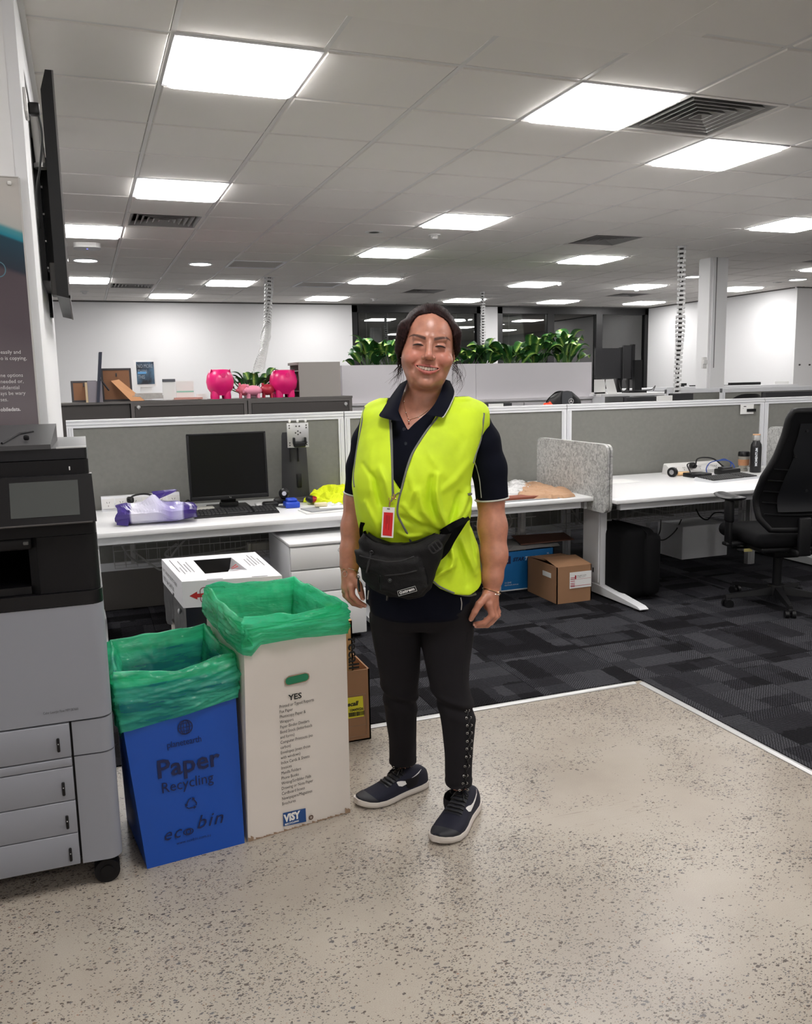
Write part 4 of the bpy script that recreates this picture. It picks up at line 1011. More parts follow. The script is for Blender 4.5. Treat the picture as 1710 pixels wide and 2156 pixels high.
# ------------------------------------------------------------------ office chair
def office_chair(loc, rz, label):
 t = thing('office_chair', label, 'chair', loc, rz)
 M_MESH = mat('chair_fabric', (15, 15, 17), .9, spec=.15, bump=.4, bscale=1500); M_CP = mat('chair_plastic', (17, 17, 19), .5, spec=.3)
 # backrest: frame outline, bowed shell, ribs
 def bx(z):  # half width
  pts = [(.50, .17), (.56, .225), (.68, .242), (.80, .232), (.92, .185), (1.04, .158), (1.13, .150), (1.165, .13)]
  for (a, b), (c, d) in zip(pts[:-1], pts[1:]):
   if z <= c: return b + (d - b) * (z - a) / (c - a)
  return pts[-1][1]
 def by(z, x): return -.235 - .10 * ((z - .5) / .67) ** 1.4 + .05 * math.exp(-((z - .66) / .12) ** 2) + .55 * x * x
 nz, nx = 30, 16; front = []; rear = []
 for i in range(nz):
  z = .50 + (1.165 - .50) * i / (nz - 1); w_ = bx(z); rf = []; rr = []
  for j in range(nx):
   x = w_ * (-1 + 2 * j / (nx - 1)); th = .022 + .02 * (1 - (x / w_) ** 4)
   rf.append((x, by(z, x) + th * .5, z)); rr.append((x, by(z, x) - th * .5, z))
  front.append(rf); rear.append(rr)
 m = MB().surf([r_[::-1] for r_ in front]).surf(rear)
 edge = [r_[0] for r_ in rear] + rear[-1][1:] + [r_[-1] for r_ in rear[::-1]][1:] + rear[0][::-1][1:-1]
 obj('backrest', m, M_MESH, t)
 ed = [(a[0], a[1] + .018, a[2]) for a in edge]
 obj('back_frame', MB().tube(ed, .021, 10, closed=True), M_CP, t)
 shell = []
 for i in range(18):
  z = .60 + (1.10 - .60) * i / 17; w_ = bx(z) * (.62 if z < .95 else .70) ; row = []
  for j in range(9):
   x = w_ * (-1 + 2 * j / 8); row.append((x, by(z, x) - .034 - .006 * (1 - (x / w_) ** 2), z))
  shell.append(row)
 obj('rear_shell', MB().surf(shell), mat('chair_shell', (26, 27, 30), .42, spec=.35), t)
 sc = MB()
 for x, z in ((-.07, 1.06), (.07, 1.06), (-.11, .92), (.11, .92), (0, .72)):
  sc.cyl((x, by(z, x) - .046, z), (x, by(z, x) - .03, z), .008, n=10)
 obj('screw', sc, M_BLACK, t)
 for k in range(5):
  z = .58 + k * .065; w_ = bx(z) * .95
  obj('rib', MB().tube([(x * w_, by(z, x * w_) - .030, z + .01 * x * x) for x in np.linspace(-1, 1, 9)], .004, 6), M_CP, t)
 # spine + seat
 obj('back_bracket', MB().rbox((0, -.26, .46), (.07, .03, .22), .01).rbox((0, -.14, .365), (.09, .26, .035), .01), M_CP, t)
 seat = MB().rbox((0, .03, .43), (.50, .50, .085), .04, 4)
 obj('seat', seat, M_MESH, t)
 obj('seat_pan', MB().rbox((0, .02, .375), (.42, .42, .035), .012), M_CP, t)
 for s_ in (-1, 1):
  a = obj('armrest', MB().rbox((s_ * .28, .0, .385), (.12, .06, .02), .006).rbox((s_ * .315, 0, .48), (.022, .065, .2), .008).rbox((s_ * .315, 0, .58), (.03, .08, .13), .01), M_CP, t)
  pad = MB(); rows = []
  for i in range(13):
   u = -1 + i / 6; wd = .056 * (1 - .35 * u * u) * (1 if abs(u) < 1 else .2); hh = .016 * (1 - .3 * u * u) * (1 if abs(u) < 1 else .2)
   rows.append([(s_ * .31 + wd * math.cos(q), .01 + u * .14, .66 + hh * math.sin(q) + .012 * u * u) for q in np.linspace(0, 2 * math.pi, 15)[:-1]])
  pad.surf(rows, closed=True); pad.add(rows[0], [list(range(14))]); pad.add(rows[-1], [list(range(14))[::-1]])
  obj('arm_pad', pad, mat('arm_pad_pu', (40, 40, 42), .38), a)
 obj('mechanism', MB().rbox((0, .0, .335), (.16, .22, .06), .015).tube([(-.08, .06, .34), (-.2, .06, .345), (-.26, .06, .35)], .007).tube([(.08, .0, .34), (.24, .0, .345)], .007), M_CP, t)
 obj('tag', MB().box((-.215, -.05, .352), (.05, .004, .018)), mat('yellow_tag', (210, 200, 130), .7), t)
 obj('gas_lift', MB().cyl((0, 0, .11), (0, 0, .32), .026).cyl((0, 0, .22), (0, 0, .34), .019), M_BLACK, t)
 obj('hub', MB().lathe([(.0001, .125), (.045, .125), (.05, .10), (.05, .06), (.0001, .06)], n=20), M_CP, t)
 for k in range(5):
  a = math.radians(90 + 72 * k + 20); d = Vector((math.cos(a), math.sin(a), 0)); n_ = Vector((-d.y, d.x, 0))
  rows = []
  for q, (r_, w_, z0, z1) in enumerate(((.03, .028, .07, .118), (.17, .022, .068, .098), (.30, .016, .062, .082), (.325, .012, .060, .076))):
   c = d * r_; rows.append([c + n_ * w_ + Vector((0, 0, z0)), c + n_ * w_ * .7 + Vector((0, 0, z1)), c - n_ * w_ * .7 + Vector((0, 0, z1)), c - n_ * w_ + Vector((0, 0, z0))])
  m = MB().surf(rows, closed=True, smooth=False); m.add(rows[-1], [(0, 1, 2, 3)])
  b = obj('base_leg', m, M_CP, t); c = d * .31
  obj('caster', MB().cyl(c + n_ * .008 + Vector((0, 0, .026)), c + n_ * .028 + Vector((0, 0, .026)), .026).cyl(c - n_ * .008 + Vector((0, 0, .026)), c - n_ * .028 + Vector((0, 0, .026)), .026).rbox(tuple(c + Vector((0, 0, .045))), (.03, .03, .03), .006), M_BLACK, b)
 return t
office_chair((3.80, 3.90, 0), R(-14), 'black high-backed office chair at the right edge of the photo')
# ------------------------------------------------------------------ printer
def on_plane(px, py, p0, n):
 d = ray(px, py); n = Vector(n); return CAM + d * ((Vector(p0) - CAM).dot(n) / d.dot(n))
def printer():
 Y0 = 2.36; X0, X1 = -0.60, 0.012; Y1 = 2.95
 z = lambda px, py, y=Y0: aty(px, py, y).z
 x = lambda px, py, y=Y0: aty(px, py, y).x
 t = thing('multifunction_printer', 'large grey and black multifunction office printer at the left edge', 'printer', ((X0 + X1) / 2, 2.65, 0))
 MG = mat('printer_grey', (140, 142, 150), .45); MB2 = mat('printer_black', (13, 12, 15), .36, spec=.35); MB3 = mat('printer_black_matte', (17, 16, 18), .55, spec=.25)
 def slab(z0, z1, y0=Y0, y1=Y1, x0=X0, x1=X1, r=.035, m=None):
  # rounded in plan at the front right corner
  pts = [(x0, y1), (x0, y0 + .004)]
  n = 7
  for q in range(n + 1):
   a = -math.pi / 2 + (math.pi / 2) * q / n; pts.append((x1 - r + r * math.cos(a), y0 + r + r * math.sin(a)))
  pts.append((x1, y1))
  return MB().prism(pts, Matrix.Translation((0, 0, z0)), z1 - z0, True)
 zb = .075; zA = z(143, 1521); zB = z(152, 1595); zT = z(188, 1272.5); xs = x(160, 1670)
 obj('chassis', slab(zb + .02, zT - .01, Y0 + .012, Y1, X0 + .004, X1 - .004), MB3, t, world=True)
 obj('front_door', slab(zA + .0025, zT), MG, t, world=True)
 g_ = .003
 # lower right corner cabinets
 def corner(z0, z1):
  return slab(z0, z1, Y0, Y1, xs + g_, X1)
 obj('side_cabinet', corner(zB + g_, zA - .0025), MG, t, world=True)
 obj('side_cabinet', corner(zb, zB - g_ * .3), MG, t, world=True)
 zs = [zA - .0025, zB, z(152, 1614.5), z(159, 1685), z(167, 1753), zb + .0]
 hz = [(123, 1569), None, (134, 1661), (142, 1731), (149, 1799)]
 for k in range(5):
  a, b = zs[k + 1] + (.0022 if k != 0 else .003), zs[k]
  d = obj('paper_drawer' if k != 1 else 'trim_rail', MB().rbox(((X0 + xs - g_) / 2, Y0 + .2, (a + b) / 2), (xs - g_ - X0, .4, b - a), .0025), MG, t, world=True)
  if hz[k]:
   c = aty(*hz[k], Y0 - .001)
   obj('handle', MB().rbox((c.x, Y0 - .002, c.z), (.0075, .006, .040), .003), MB2, d, world=True)
   obj('lamp', MB().ell((c.x, Y0 - .006, c.z + .004), (.0015, .0015, .002), 8, 6), M_ALU, d, world=True)
 F = frame(on_plane(91, 1505, (0, Y0 - .001, 0), (0, 1, 0)), (1, 0, 0), (0, 0, 1))
 text('model_lettering', 'Color LaserJet Flow MFP E87660', .0098, mat('grey_ink', (66, 66, 72), .6), F, t, sx=.66)
 # black band with rounded corner, output bay, right block
 z1 = z(213, 1240); z2 = z(178, 1125); z3 = z(195, 1099); z4 = z(190, 997); z5 = z(186, 943.5)
 obj('lower_band', slab(zT + .002, z1 - .001, Y0 - .002, Y1, X0, X1 + .0), MB2, t, world=True)
 xo = x(62, 1200)
 obj('right_block', slab(z1, z2 - .001, Y0 + .004, Y1, xo + .022, X1 - .004, .03), MB3, t, world=True)
 obj('bay_side', MB().hexa([(xo, Y0 + .03, z1), (xo + .022, Y0 + .004, z1), (xo + .022, Y1, z1), (xo - .01, Y1, z1), (xo, Y0 + .03, z2), (xo + .022, Y0 + .004, z2), (xo + .022, Y1, z2), (xo - .01, Y1, z2)]), MB3, t, world=True)
 obj('output_tray', MB().hexa([(X0, Y0 + .02, z1), (xo, Y0 + .02, z1), (xo, Y1, z1), (X0, Y1, z1), (X0, Y0 + .02, z1 + .02), (xo, Y0 + .02, z1 + .02), (xo, Y1, z1 + .08), (X0, Y1, z1 + .08)]), MB2, t, world=True)
 obj('bay_lip', MB().rbox(((X0 + xo) / 2, Y0 + .02, z2 - .015), (xo - X0 + .02, .03, .03), .006), MB3, t, world=True)
 obj('bay_back', MB().bb(X0, xo, Y1 - .03, Y1, z1, z2), MB3, t, world=True)
 obj('upper_band', slab(z2, z3 + .005, Y0 + .006, Y1, X0, X1 - .006, .02), MB3, t, world=True)
 c = aty(54, 1141, Y0); obj('status_window', MB().rbox((c.x, Y0 + .002, c.z - .004), (.014, .006, .01), .003), mat('clear_plastic', (90, 90, 92), .1), t, world=True)
 # scanner body and control panel
 obj('scanner_body', slab(z3 + .006, z5 - .03, Y0 + .03, Y1, X0, X1 - .012, .012), MB3, t, world=True)
 obj('scanner_lid', slab(z5 - .028, z5, Y0 + .035, Y1, X0, X1 - .014, .008), mat('lid_black', (20, 20, 24), .35, spec=.35), t, world=True)
 obj('lid_edge', MB().bb(x(118, 944, Y0 + .035), X1 - .014, Y0 + .0345, Y0 + .05, z5 - .0005, z5 + .003), M_ALU, t, world=True)
 obj('power_button', MB().rbox((x(146, 988), Y0 + .028, z(146, 988)), (.003, .004, .010), .001), M_PAPER, t, world=True)
 yp = Y0 - .03
 a, b = aty(0, 1107, yp), aty(196, 1098, yp); c_, d_ = aty(190, 997, Y0 + .02), aty(0, 1004, Y0 + .02)
 xr = X1 - .002; zb_, zt_ = b.z, c_.z
 pr = MB().hexa([(X0, yp, zb_), (xr, yp, zb_), (xr, yp + .05, zb_ - .004), (X0, yp + .05, zb_ - .004), (X0, Y0 + .02, zt_), (xr - .004, Y0 + .02, zt_), (xr - .004, Y0 + .06, zt_), (X0, Y0 + .06, zt_)])
 cp = obj('control_panel', pr, MB2, t, world=True)
 n_ = Vector((0, zt_ - zb_, -(Y0 + .02 - yp))).normalized(); n_ = Vector((0, -(zt_ - zb_), (Y0 + .02 - yp))).normalized()
 p0 = Vector((0, yp, zb_)) + n_ * .0012
 q = [on_plane(px, py, p0, n_) for px, py in ((23, 1093), (170, 1083), (162, 1010), (19, 1018))]
 q[0].x = q[3].x = q[0].x; q[1].x = q[2].x = (q[1].x + q[2].x) / 2
 obj('touch_screen', MB().add(q, [(0, 1, 2, 3)]), mat('touch_screen_off', (70, 73, 72), .25), cp, world=True)
 obj('bottom_rim', MB().tube([(X0, yp - .001, zb_), (xr - .01, yp - .001, zb_)], .0025, 6), M_DKMETAL, cp, world=True)
 # document feeder tray
 zt2 = z5
 P_ = [aty(0, 965, Y0 + .03), aty(108, 957, Y0 + .03), aty(117, 931, Y0 + .12), aty(0, 938, Y0 + .12)]
 tr = MB().hexa([(X0, Y0 + .03, zt2), (P_[1].x, Y0 + .03, zt2), (P_[1].x + .006, Y0 + .42, zt2 + .0), (X0, Y0 + .42, zt2),
     (X0, Y0 + .03, zt2 + .012), (P_[1].x, Y0 + .03, zt2 + .012), (P_[1].x + .006, Y0 + .42, zt2 + .05), (X0, Y0 + .42, zt2 + .05)])
 ft = obj('feeder_tray', tr, mat('feeder_grey', (62, 62, 64), .4), t, world=True)
 obj('paper_guide', MB().rbox((x(52, 945), Y0 + .1, zt2 + .028), (.014, .012, .014), .004).tube([(x(0, 945), Y0 + .06, zt2 + .018), (x(30, 940), Y0 + .22, zt2 + .034), (x(60, 940), Y0 + .26, zt2 + .036)], .003, 6), MB3, ft, world=True)
 for cx_, cy_ in ((x(226, 1830), Y0 + .035), (X0 + .06, Y0 + .04), (x(226, 1830), Y1 - .06)):
  c = obj('caster', MB().rbox((cx_, cy_, .06), (.03, .03, .035), .006).cyl((cx_, cy_ - .024, .034), (cx_, cy_ - .006, .034), .034, n=24).cyl((cx_, cy_ + .006, .034), (cx_, cy_ + .024, .034), .034, n=24).cyl((cx_, cy_ - .028, .034), (cx_, cy_ - .02, .034), .018, n=16), MB3, t, world=True)
printer()
# ------------------------------------------------------------------ poster on the wall stub
def poster():
 yy = CNY - .012
 tr_, br_ = aty(33, 374, yy), aty(92, 928, yy)
 xr = (tr_.x + br_.x) / 2; zt, zb = tr_.z, br_.z - .12; xl = xr - .62
 t = thing('poster', 'tall glossy brown and teal poster on wall above the printer', 'poster', (xr, yy, zb))
 m = bpy.data.materials.new('poster_print'); m.use_nodes = True; nt = m.node_tree; b = nt.nodes['Principled BSDF']; b.inputs['Roughness'].default_value = .22
 g = nt.nodes.new('ShaderNodeNewGeometry'); s = nt.nodes.new('ShaderNodeSeparateXYZ'); nt.links.new(g.outputs['Position'], s.inputs[0])
 mr = nt.nodes.new('ShaderNodeMapRange'); mr.inputs[1].default_value = zb; mr.inputs[2].default_value = zt
 # the coloured band slopes a little
 ad = nt.nodes.new('ShaderNodeMath'); ad.operation = 'MULTIPLY_ADD'; ad.inputs[1].default_value = .35; nt.links.new(s.outputs[0], ad.inputs[0]); nt.links.new(s.outputs[2], ad.inputs[2]);
 a2 = nt.nodes.new('ShaderNodeMath'); a2.operation = 'ADD'; a2.inputs[1].default_value = .05; nt.links.new(ad.outputs[0], a2.inputs[0])
 nt.links.new(a2.outputs[0], mr.inputs[0])
 r = nt.nodes.new('ShaderNodeValToRGB'); e = r.color_ramp.elements; H = zt - zb
 f = lambda py: (aty(60, py, yy).z - zb) / H
 stops = [(0.02, (116, 106, 110)), (f(860), (112, 104, 108)), (f(700), (84, 74, 80)), (f(585), (80, 70, 76)), (f(575), (40, 48, 60)), (f(512), (30, 62, 78)), (f(508), (28, 120, 140)), (f(492), (70, 140, 150)), (f(484), (176, 176, 172)), (f(440), (186, 182, 178))]
 e[0].position = stops[0][0]; e[0].color = rgb(stops[0][1]); e[1].position = min(1, stops[-1][0]); e[1].color = rgb(stops[-1][1])
 for p_, c_ in stops[1:-1]: e.new(p_).color = rgb(c_)
 nt.links.new(mr.outputs[0], r.inputs[0]); nt.links.new(r.outputs[0], b.inputs['Base Color'])
 obj('print', MB().bb(xl, xr, yy, CNY - .004, zb, zt), m, t, world=True)
 obj('edge', MB().bb(xr - .002, xr + .003, yy - .002, CNY - .001, zb, zt).bb(xl, xr, yy - .002, CNY - .001, zt, zt + .003), mat('acrylic_edge', (190, 188, 186), .2), t, world=True)
 obj('clip', MB().rbox((aty(20, 386, yy).x, yy - .004, aty(20, 386, yy).z), (.012, .006, .012), .003), M_DET, t, world=True)
 MW_ = mat('poster_white', (214, 210, 212), .6)
 for (px, py, s_, bo) in ((1, 745, 'easily and', 0), (1, 758, 'o is copying,', 0), (1, 794, 'ne options', 0), (1, 807, 'needed or,', 0), (1, 820, 'nfidential', 0), (1, 832, 'ays be wary', 0), (1, 845, 'ses.', 0), (1, 866, 'obiledata.', .0005)):
  p = aty(px, py, yy - .0015)
  text('lettering', s_, .0165, MW_, frame(p, (1, 0, 0), (0, 0, 1)), t, bold=bo, sx=.92)
 rg = MB(); c = aty(-3, 567, yy - .0015)
 rg.add([(c.x + .021 * math.cos(a), yy - .0015, c.z + .024 * math.sin(a)) for a in np.linspace(0, 2 * math.pi, 25)[:-1]] + [(c.x + .018 * math.cos(a), yy - .0015, c.z + .021 * math.sin(a)) for a in np.linspace(0, 2 * math.pi, 25)[:-1]], [(i, (i + 1) % 24, 24 + (i + 1) % 24, 24 + i) for i in range(24)])
 obj('ring_mark', rg, mat('poster_teal', (70, 110, 125), .5), t, world=True)
poster()
# ------------------------------------------------------------------ television on the side of the stub
def tv():
 Yn, Yf = 3.55, 4.62
 x1 = aty(109, 160, Yn).x; x0 = x1 - .042; zt = aty(105, 147, Yn).z; zb = aty(150, 628, Yn).z
 t = thing('television', 'wall-mounted black television seen edge-on at upper left', 'television', (x0, (Yn + Yf) / 2, zb))
 prof = [(x0, zb + .01), (x1, zb), (x1, zt), (x1 - .022, zt), (x0, zt - .07)]
 m = MB(); n = len(prof); vs = [(a, Yn, b) for a, b in prof] + [(a, Yf, b) for a, b in prof]
 m.add(vs, [tuple(range(n)), tuple(range(2 * n - 1, n - 1, -1))] + [(i, n + i, n + (i + 1) % n, (i + 1) % n) for i in range(n)])
 obj('casing', m, M_BLACK, t, world=True)
 obj('screen', MB().bb(x1, x1 + .003, Yn + .012, Yf - .012, zb + .02, zt - .012), mat('tv_glass', (10, 10, 12), .06), t, world=True)
 obj('bezel', MB().bb(x1, x1 + .006, Yn, Yn + .008, zb, zt).bb(x1, x1 + .006, Yn, Yf, zb - .003, zb + .012), mat('bezel_metal', (120, 118, 118), .3, metal=.5), t, world=True)
 # bracket between wall and set
 bz0, bz1 = aty(120, 575, Yn + .3).z, aty(95, 345, Yn + .3).z
 br = obj('wall_bracket', MB().bb(CFX, CFX + .02, Yn + .12, Yn + .62, bz0 - .05, bz1 + .05).bb(CFX + .02, x0, Yn + .2, Yn + .28, bz0, bz1).bb(CFX + .02, x0, Yn + .5, Yn + .58, bz0, bz1), M_BLACK, t, world=True)
 obj('lower_flange', MB().rbox(((CFX + x1) / 2 + .01, Yn + .08, zb + .075), (.05, .1, .12), .006), M_DKMETAL, t, world=True)
 obj('wall_rail', MB().bb(CFX, CFX + .014, Yn + .75, Yn + .80, aty(113, 668, Yn + .75).z, bz1), M_BLACK, t, world=True)
 bl = MB()
 for k in range(6): bl.cyl((CFX + .02, Yn + .14, bz0 + k * .1), (CFX + .026, Yn + .14, bz0 + k * .1), .005, n=8)
 obj('bolt', bl, M_ALU, t, world=True)
tv()
p = atx(70, 232, CFX + .02)
yy_ = 3.35; z_ = aty(70, 230, yy_).z
t = thing('wall_socket', 'small socket with black plug high on the white wall stub', 'socket', (CFX, yy_, z_))
obj('plate', MB().rbox((CFX + .005, yy_ - .05, z_ - .0), (.01, .12, .075), .003), M_DET, t, world=True)
obj('plug', MB().rbox((CFX + .028, yy_ + .0, z_), (.036, .035, .04), .006), M_BLACK, t, world=True)
cable([(CFX + .04, yy_, z_ - .01), (CFX + .046, yy_ + .02, z_ - .08), (CFX + .03, yy_ + .05, z_ - .18), (CFX + .012, yy_ + .08, z_ - .26), (CFX + .01, yy_ + .2, z_ - .36)], .004, M_CABB, 'thin black cable running down behind the television')
t = thing('duct_stub', 'short grey pipe end above the television bracket', 'pipe', (CFX, 3.7, 2.3))
z2_ = aty(88, 350, 3.62).z
obj('pipe', MB().cyl((CFX + .03, 3.62, z2_), (CFX + .02, 3.62, z2_ + .22), .018, n=14), M_GRID, t, world=True)
obj('ring', MB().lathe([(.018, -.01), (.026, -.008), (.026, .008), (.018, .01)], c=(CFX + .03, 3.62, z2_), n=16), M_ALU, t, world=True)
# ------------------------------------------------------------------ recycling bins in the foreground
M_BIN = mat('corflute_blue', (6, 72, 166), .42, var=.05, vscale=6)
M_BINDK = mat('bin_print_navy', (10, 22, 72), .5)
M_WBOX = mat('white_cardboard', (216, 208, 200), .8, var=.04, vscale=9)
M_WORN = mat('worn_cardboard_edge', (150, 126, 104), .9, var=.2, vscale=60)
def bin_shell(bot, top, z1, th=.005):
 m = MB(); b = [Vector((x, y, .0)) for x, y in bot]; t_ = [Vector((x, y, z1)) for x, y in top]
 cb_ = sum(b, Vector()) / 4; ct = sum(t_, Vector()) / 4
 bi = [p + (cb_ - p).normalized() * th * 1.4 + Vector((0, 0, th)) for p in b]; ti = [p + (ct - p).normalized() * th * 1.4 for p in t_]
 m.add(b + t_ + bi + ti, [(3, 2, 1, 0)] + [(i, (i + 1) % 4, 4 + (i + 1) % 4, 4 + i) for i in range(4)] + [(8 + (i + 1) % 4, 8 + i, 12 + i, 12 + (i + 1) % 4) for i in range(4)] + [(8, 9, 10, 11)] + [(4 + i, 4 + (i + 1) % 4, 12 + (i + 1) % 4, 12 + i) for i in range(4)])
 return m
def film(name, col, alpha, rough=.3, trans_col=None):
 m = bpy.data.materials.new(name); m.use_nodes = True; nt = m.node_tree; out = nt.nodes['Material Output']; nt.nodes.remove(nt.nodes['Principled BSDF'])
 d = nt.nodes.new('ShaderNodeBsdfPrincipled'); d.inputs['Base Color'].default_value = rgb(col); d.inputs['Roughness'].default_value = rough; d.inputs['Specular IOR Level'].default_value = .75
 tl = nt.nodes.new('ShaderNodeBsdfTranslucent'); tl.inputs[0].default_value = rgb(col)
 tp = nt.nodes.new('ShaderNodeBsdfTransparent'); tp.inputs[0].default_value = rgb(trans_col or col)
 a = nt.nodes.new('ShaderNodeMixShader'); a.inputs[0].default_value = .42; nt.links.new(d.outputs[0], a.inputs[1]); nt.links.new(tl.outputs[0], a.inputs[2])
 tc = nt.nodes.new('ShaderNodeTexCoord'); n = nt.nodes.new('ShaderNodeTexNoise'); n.inputs['Scale'].default_value = 3; n.inputs['Detail'].default_value = 5; mp0 = nt.nodes.new('ShaderNodeMapping'); mp0.inputs['Scale'].default_value = (1.5, 1.5, 9); mp0.inputs['Rotation'].default_value = (0, .25, 0); nt.links.new(tc.outputs['Object'], mp0.inputs[0]); nt.links.new(mp0.outputs[0], n.inputs['Vector'])
 mr = nt.nodes.new('ShaderNodeMapRange'); mr.inputs[1].default_value = .35; mr.inputs[2].default_value = .65; mr.inputs[3].default_value = alpha - .25; mr.inputs[4].default_value = min(1, alpha + .3); nt.links.new(n.outputs['Fac'], mr.inputs[0])
 b = nt.nodes.new('ShaderNodeMixShader'); nt.links.new(mr.outputs[0], b.inputs[0]); nt.links.new(tp.outputs[0], b.inputs[1]); nt.links.new(a.outputs[0], b.inputs[2])
 n2 = nt.nodes.new('ShaderNodeTexNoise'); n2.inputs['Scale'].default_value = 38; n2.inputs['Detail'].default_value = 3; n2.inputs['Distortion'].default_value = 1.0
 mp = nt.nodes.new('ShaderNodeMapping'); mp.inputs['Scale'].default_value = (1, 1, 2.2); nt.links.new(tc.outputs['Object'], mp.inputs[0]); nt.links.new(mp.outputs[0], n2.inputs['Vector'])
 bp = nt.nodes.new('ShaderNodeBump'); bp.inputs['Strength'].default_value = .55; bp.inputs['Distance'].default_value = .006; nt.links.new(n2.outputs['Fac'], bp.inputs['Height']); nt.links.new(bp.outputs[0], d.inputs['Normal'])
 nt.links.new(b.outputs[0], out.inputs[0]); return m
M_LINER = film('green_bin_film', (84, 226, 178), .50, .2, (150, 236, 206))
def liner(name, top, bot, z1, hem, label, group, seed, m, inner=.40, puff=.012, sag=None):
 """film folded over the rim of a box: outside cuff, rolled rim, inside lining"""
 T = [Vector((x, y, 0)) for x, y in top]; c = sum(T, Vector()) / 4
 B_ = [Vector((x, y, 0)) for x, y in bot]; cb_ = sum(B_, Vector()) / 4
 per = []; N = 84
 for i in range(4):
  for q in range(N):
   u = q / N; per.append((i, u))
 n = len(per); rows = []
 prof = [('o', k / 44) for k in range(45)] + [('r', k / 6) for k in range(1, 7)] + [('i', k / 26) for k in range(1, 27)]
 out = np.zeros((len(prof), n, 3))
 for a, (i, u) in enumerate(per):
  p = T[i].lerp(T[(i + 1) % 4], u); e = (T[(i + 1) % 4] - T[i]).normalized(); nr = Vector((e.y, -e.x, 0))
  # blend the normals near the corners
  e0 = (T[i] - T[i - 1]).normalized(); n0 = Vector((e0.y, -e0.x, 0)); e2 = (T[(i + 2) % 4] - T[(i + 1) % 4]).normalized(); n2 = Vector((e2.y, -e2.x, 0))
  if u < .06: nr = n0.lerp(nr, .5 + u / .12)
  if u > .94: nr = nr.lerp(n2, (u - .94) / .12)
  s = i + u; hm = hem(s); pb = (B_[i].lerp(B_[(i + 1) % 4], u))
  corner = max(0, 1 - min(u, 1 - u) / .12)
  for k, (w, tt) in enumerate(prof):
   if w == 'o':      # from hem up to rim
    zz = z1 - hm * (1 - tt); fr = (z1 - zz) / z1; base = p.lerp(pb, fr)
    off = puff * (.35 + .9 * math.sin(math.pi * tt) ** .8) * (1 - .5 * corner) + .003 + corner * .004
    q = base + nr * off; out[k, a] = (q.x, q.y, zz)
   elif w == 'r':
    an = math.pi * tt; q = p + nr * (.007 * math.cos(an) - .004); out[k, a] = (q.x, q.y, z1 + .009 * math.sin(an))
   else:
    d = inner * tt; fr = d / z1; base = p.lerp(pb, fr); inn = -.012 - .02 * math.sin(math.pi * min(1, tt * 1.2)) * (1 - corner * .6) - .05 * tt ** 2
    q = base + nr * inn; out[k, a] = (q.x, q.y, z1 - d)
 K = out.shape[0]; S = np.array([i + u for i, u in per])
 cn = np.array([c.x, c.y])
 for k, (w, tt) in enumerate(prof):
  P3 = out[k]; rad = P3[:, :2] - cn; rad /= np.linalg.norm(rad, axis=1)[:, None]
  if w == 'o':
   # diagonal tension folds running up to the corners, plus fine gathers
   f = vnoise(np.stack([S * 3.1 + tt * 1.2, np.full(n, tt * 2.2), np.full(n, seed + .5)], 1), seed) * .013
   f += vnoise(np.stack([S * 9 + tt * 3.4, np.full(n, tt * 6), np.full(n, seed + 1.5)], 1), seed + 3) * .006
   f += np.abs(vnoise(np.stack([S * 2.2, np.full(n, tt * 9) + S * 3, np.full(n, seed + 2.5)], 1), seed + 4)) * .006
   # sharp creases: ridged noise, long along the rim, sloping up to the corners
   sl = (S % 1) * (1.6 if seed < 9 else -2.2)
   for q, (fr_, am) in enumerate(((9, .0065), (19, .0038), (37, .0016))):
    rn = np.abs(vnoise(np.stack([S * (2.2 + q), np.full(n, tt * fr_ ) + sl * fr_ * .12, np.full(n, seed + q * 3.3)], 1), seed + 20 + q)); f += am * (1 - np.clip(rn * 3.2, 0, 1))
   f *= min(1, .35 + tt * 3)
   out[k, :, :2] += rad * np.maximum(f, -.006)[:, None]
  elif w == 'r':
   f = vnoise(np.stack([S * 6, np.full(n, .5), np.full(n, seed)], 1), seed) * .008; out[k, :, 2] += f
   out[k, :, :2] += rad * (vnoise(np.stack([S * 8, np.full(n, 2.5), np.full(n, seed)], 1), seed + 1) * .006)[:, None]
  else:
   f = vnoise(np.stack([S * 2.6 - tt * 1.5, np.full(n, tt * 3), np.full(n, seed + 7.5)], 1), seed + 5) * .026
   f += np.abs(vnoise(np.stack([S * 7 + tt * 4, np.full(n, tt * 7), np.full(n, seed + 8.5)], 1), seed + 6)) * .010
   for q, (fr_, am) in enumerate(((5, .010), (11, .006), (23, .003))):
    rn = np.abs(vnoise(np.stack([S * (3 + q * 2) + tt * 2, np.full(n, tt * fr_) + S * 2, np.full(n, seed + 40 + q)], 1), seed + 30 + q)); f += am * (1 - np.clip(rn * 3, 0, 1))
   out[k, :, :2] -= rad * np.maximum(f * (.4 + tt), -.004)[:, None]
 if sag: sag(out, S, prof)
 rows = [[tuple(out[k, a]) for a in range(n)] for k in range(K)]
 mb = MB().surf(rows[::-1], closed=True)
 # floor of the bag
 ctr = out[-1].mean(0); mb.add(rows[-1] + [tuple(ctr)], [(a, (a + 1) % n, n) for a in range(n)], smooth=True)
 o = obj(name, mb, m, autosmooth=False)
 return tag(o, label, 'bin liner', group)
BB = [(.075, 2.397), (.360, 2.430), (.335, 2.76), (.034, 2.72)]; BT = [(.024, 2.44), (.363, 2.43), (.327, 2.835), (.022, 2.765)]; BZ = .575
WB_ = [(.371, 2.431), (.711, 2.486), (.655, 2.90), (.325, 2.86)]; WT = [(.389, 2.425), (.713, 2.465), (.650, 2.885), (.346, 2.92)]; WZ = .690
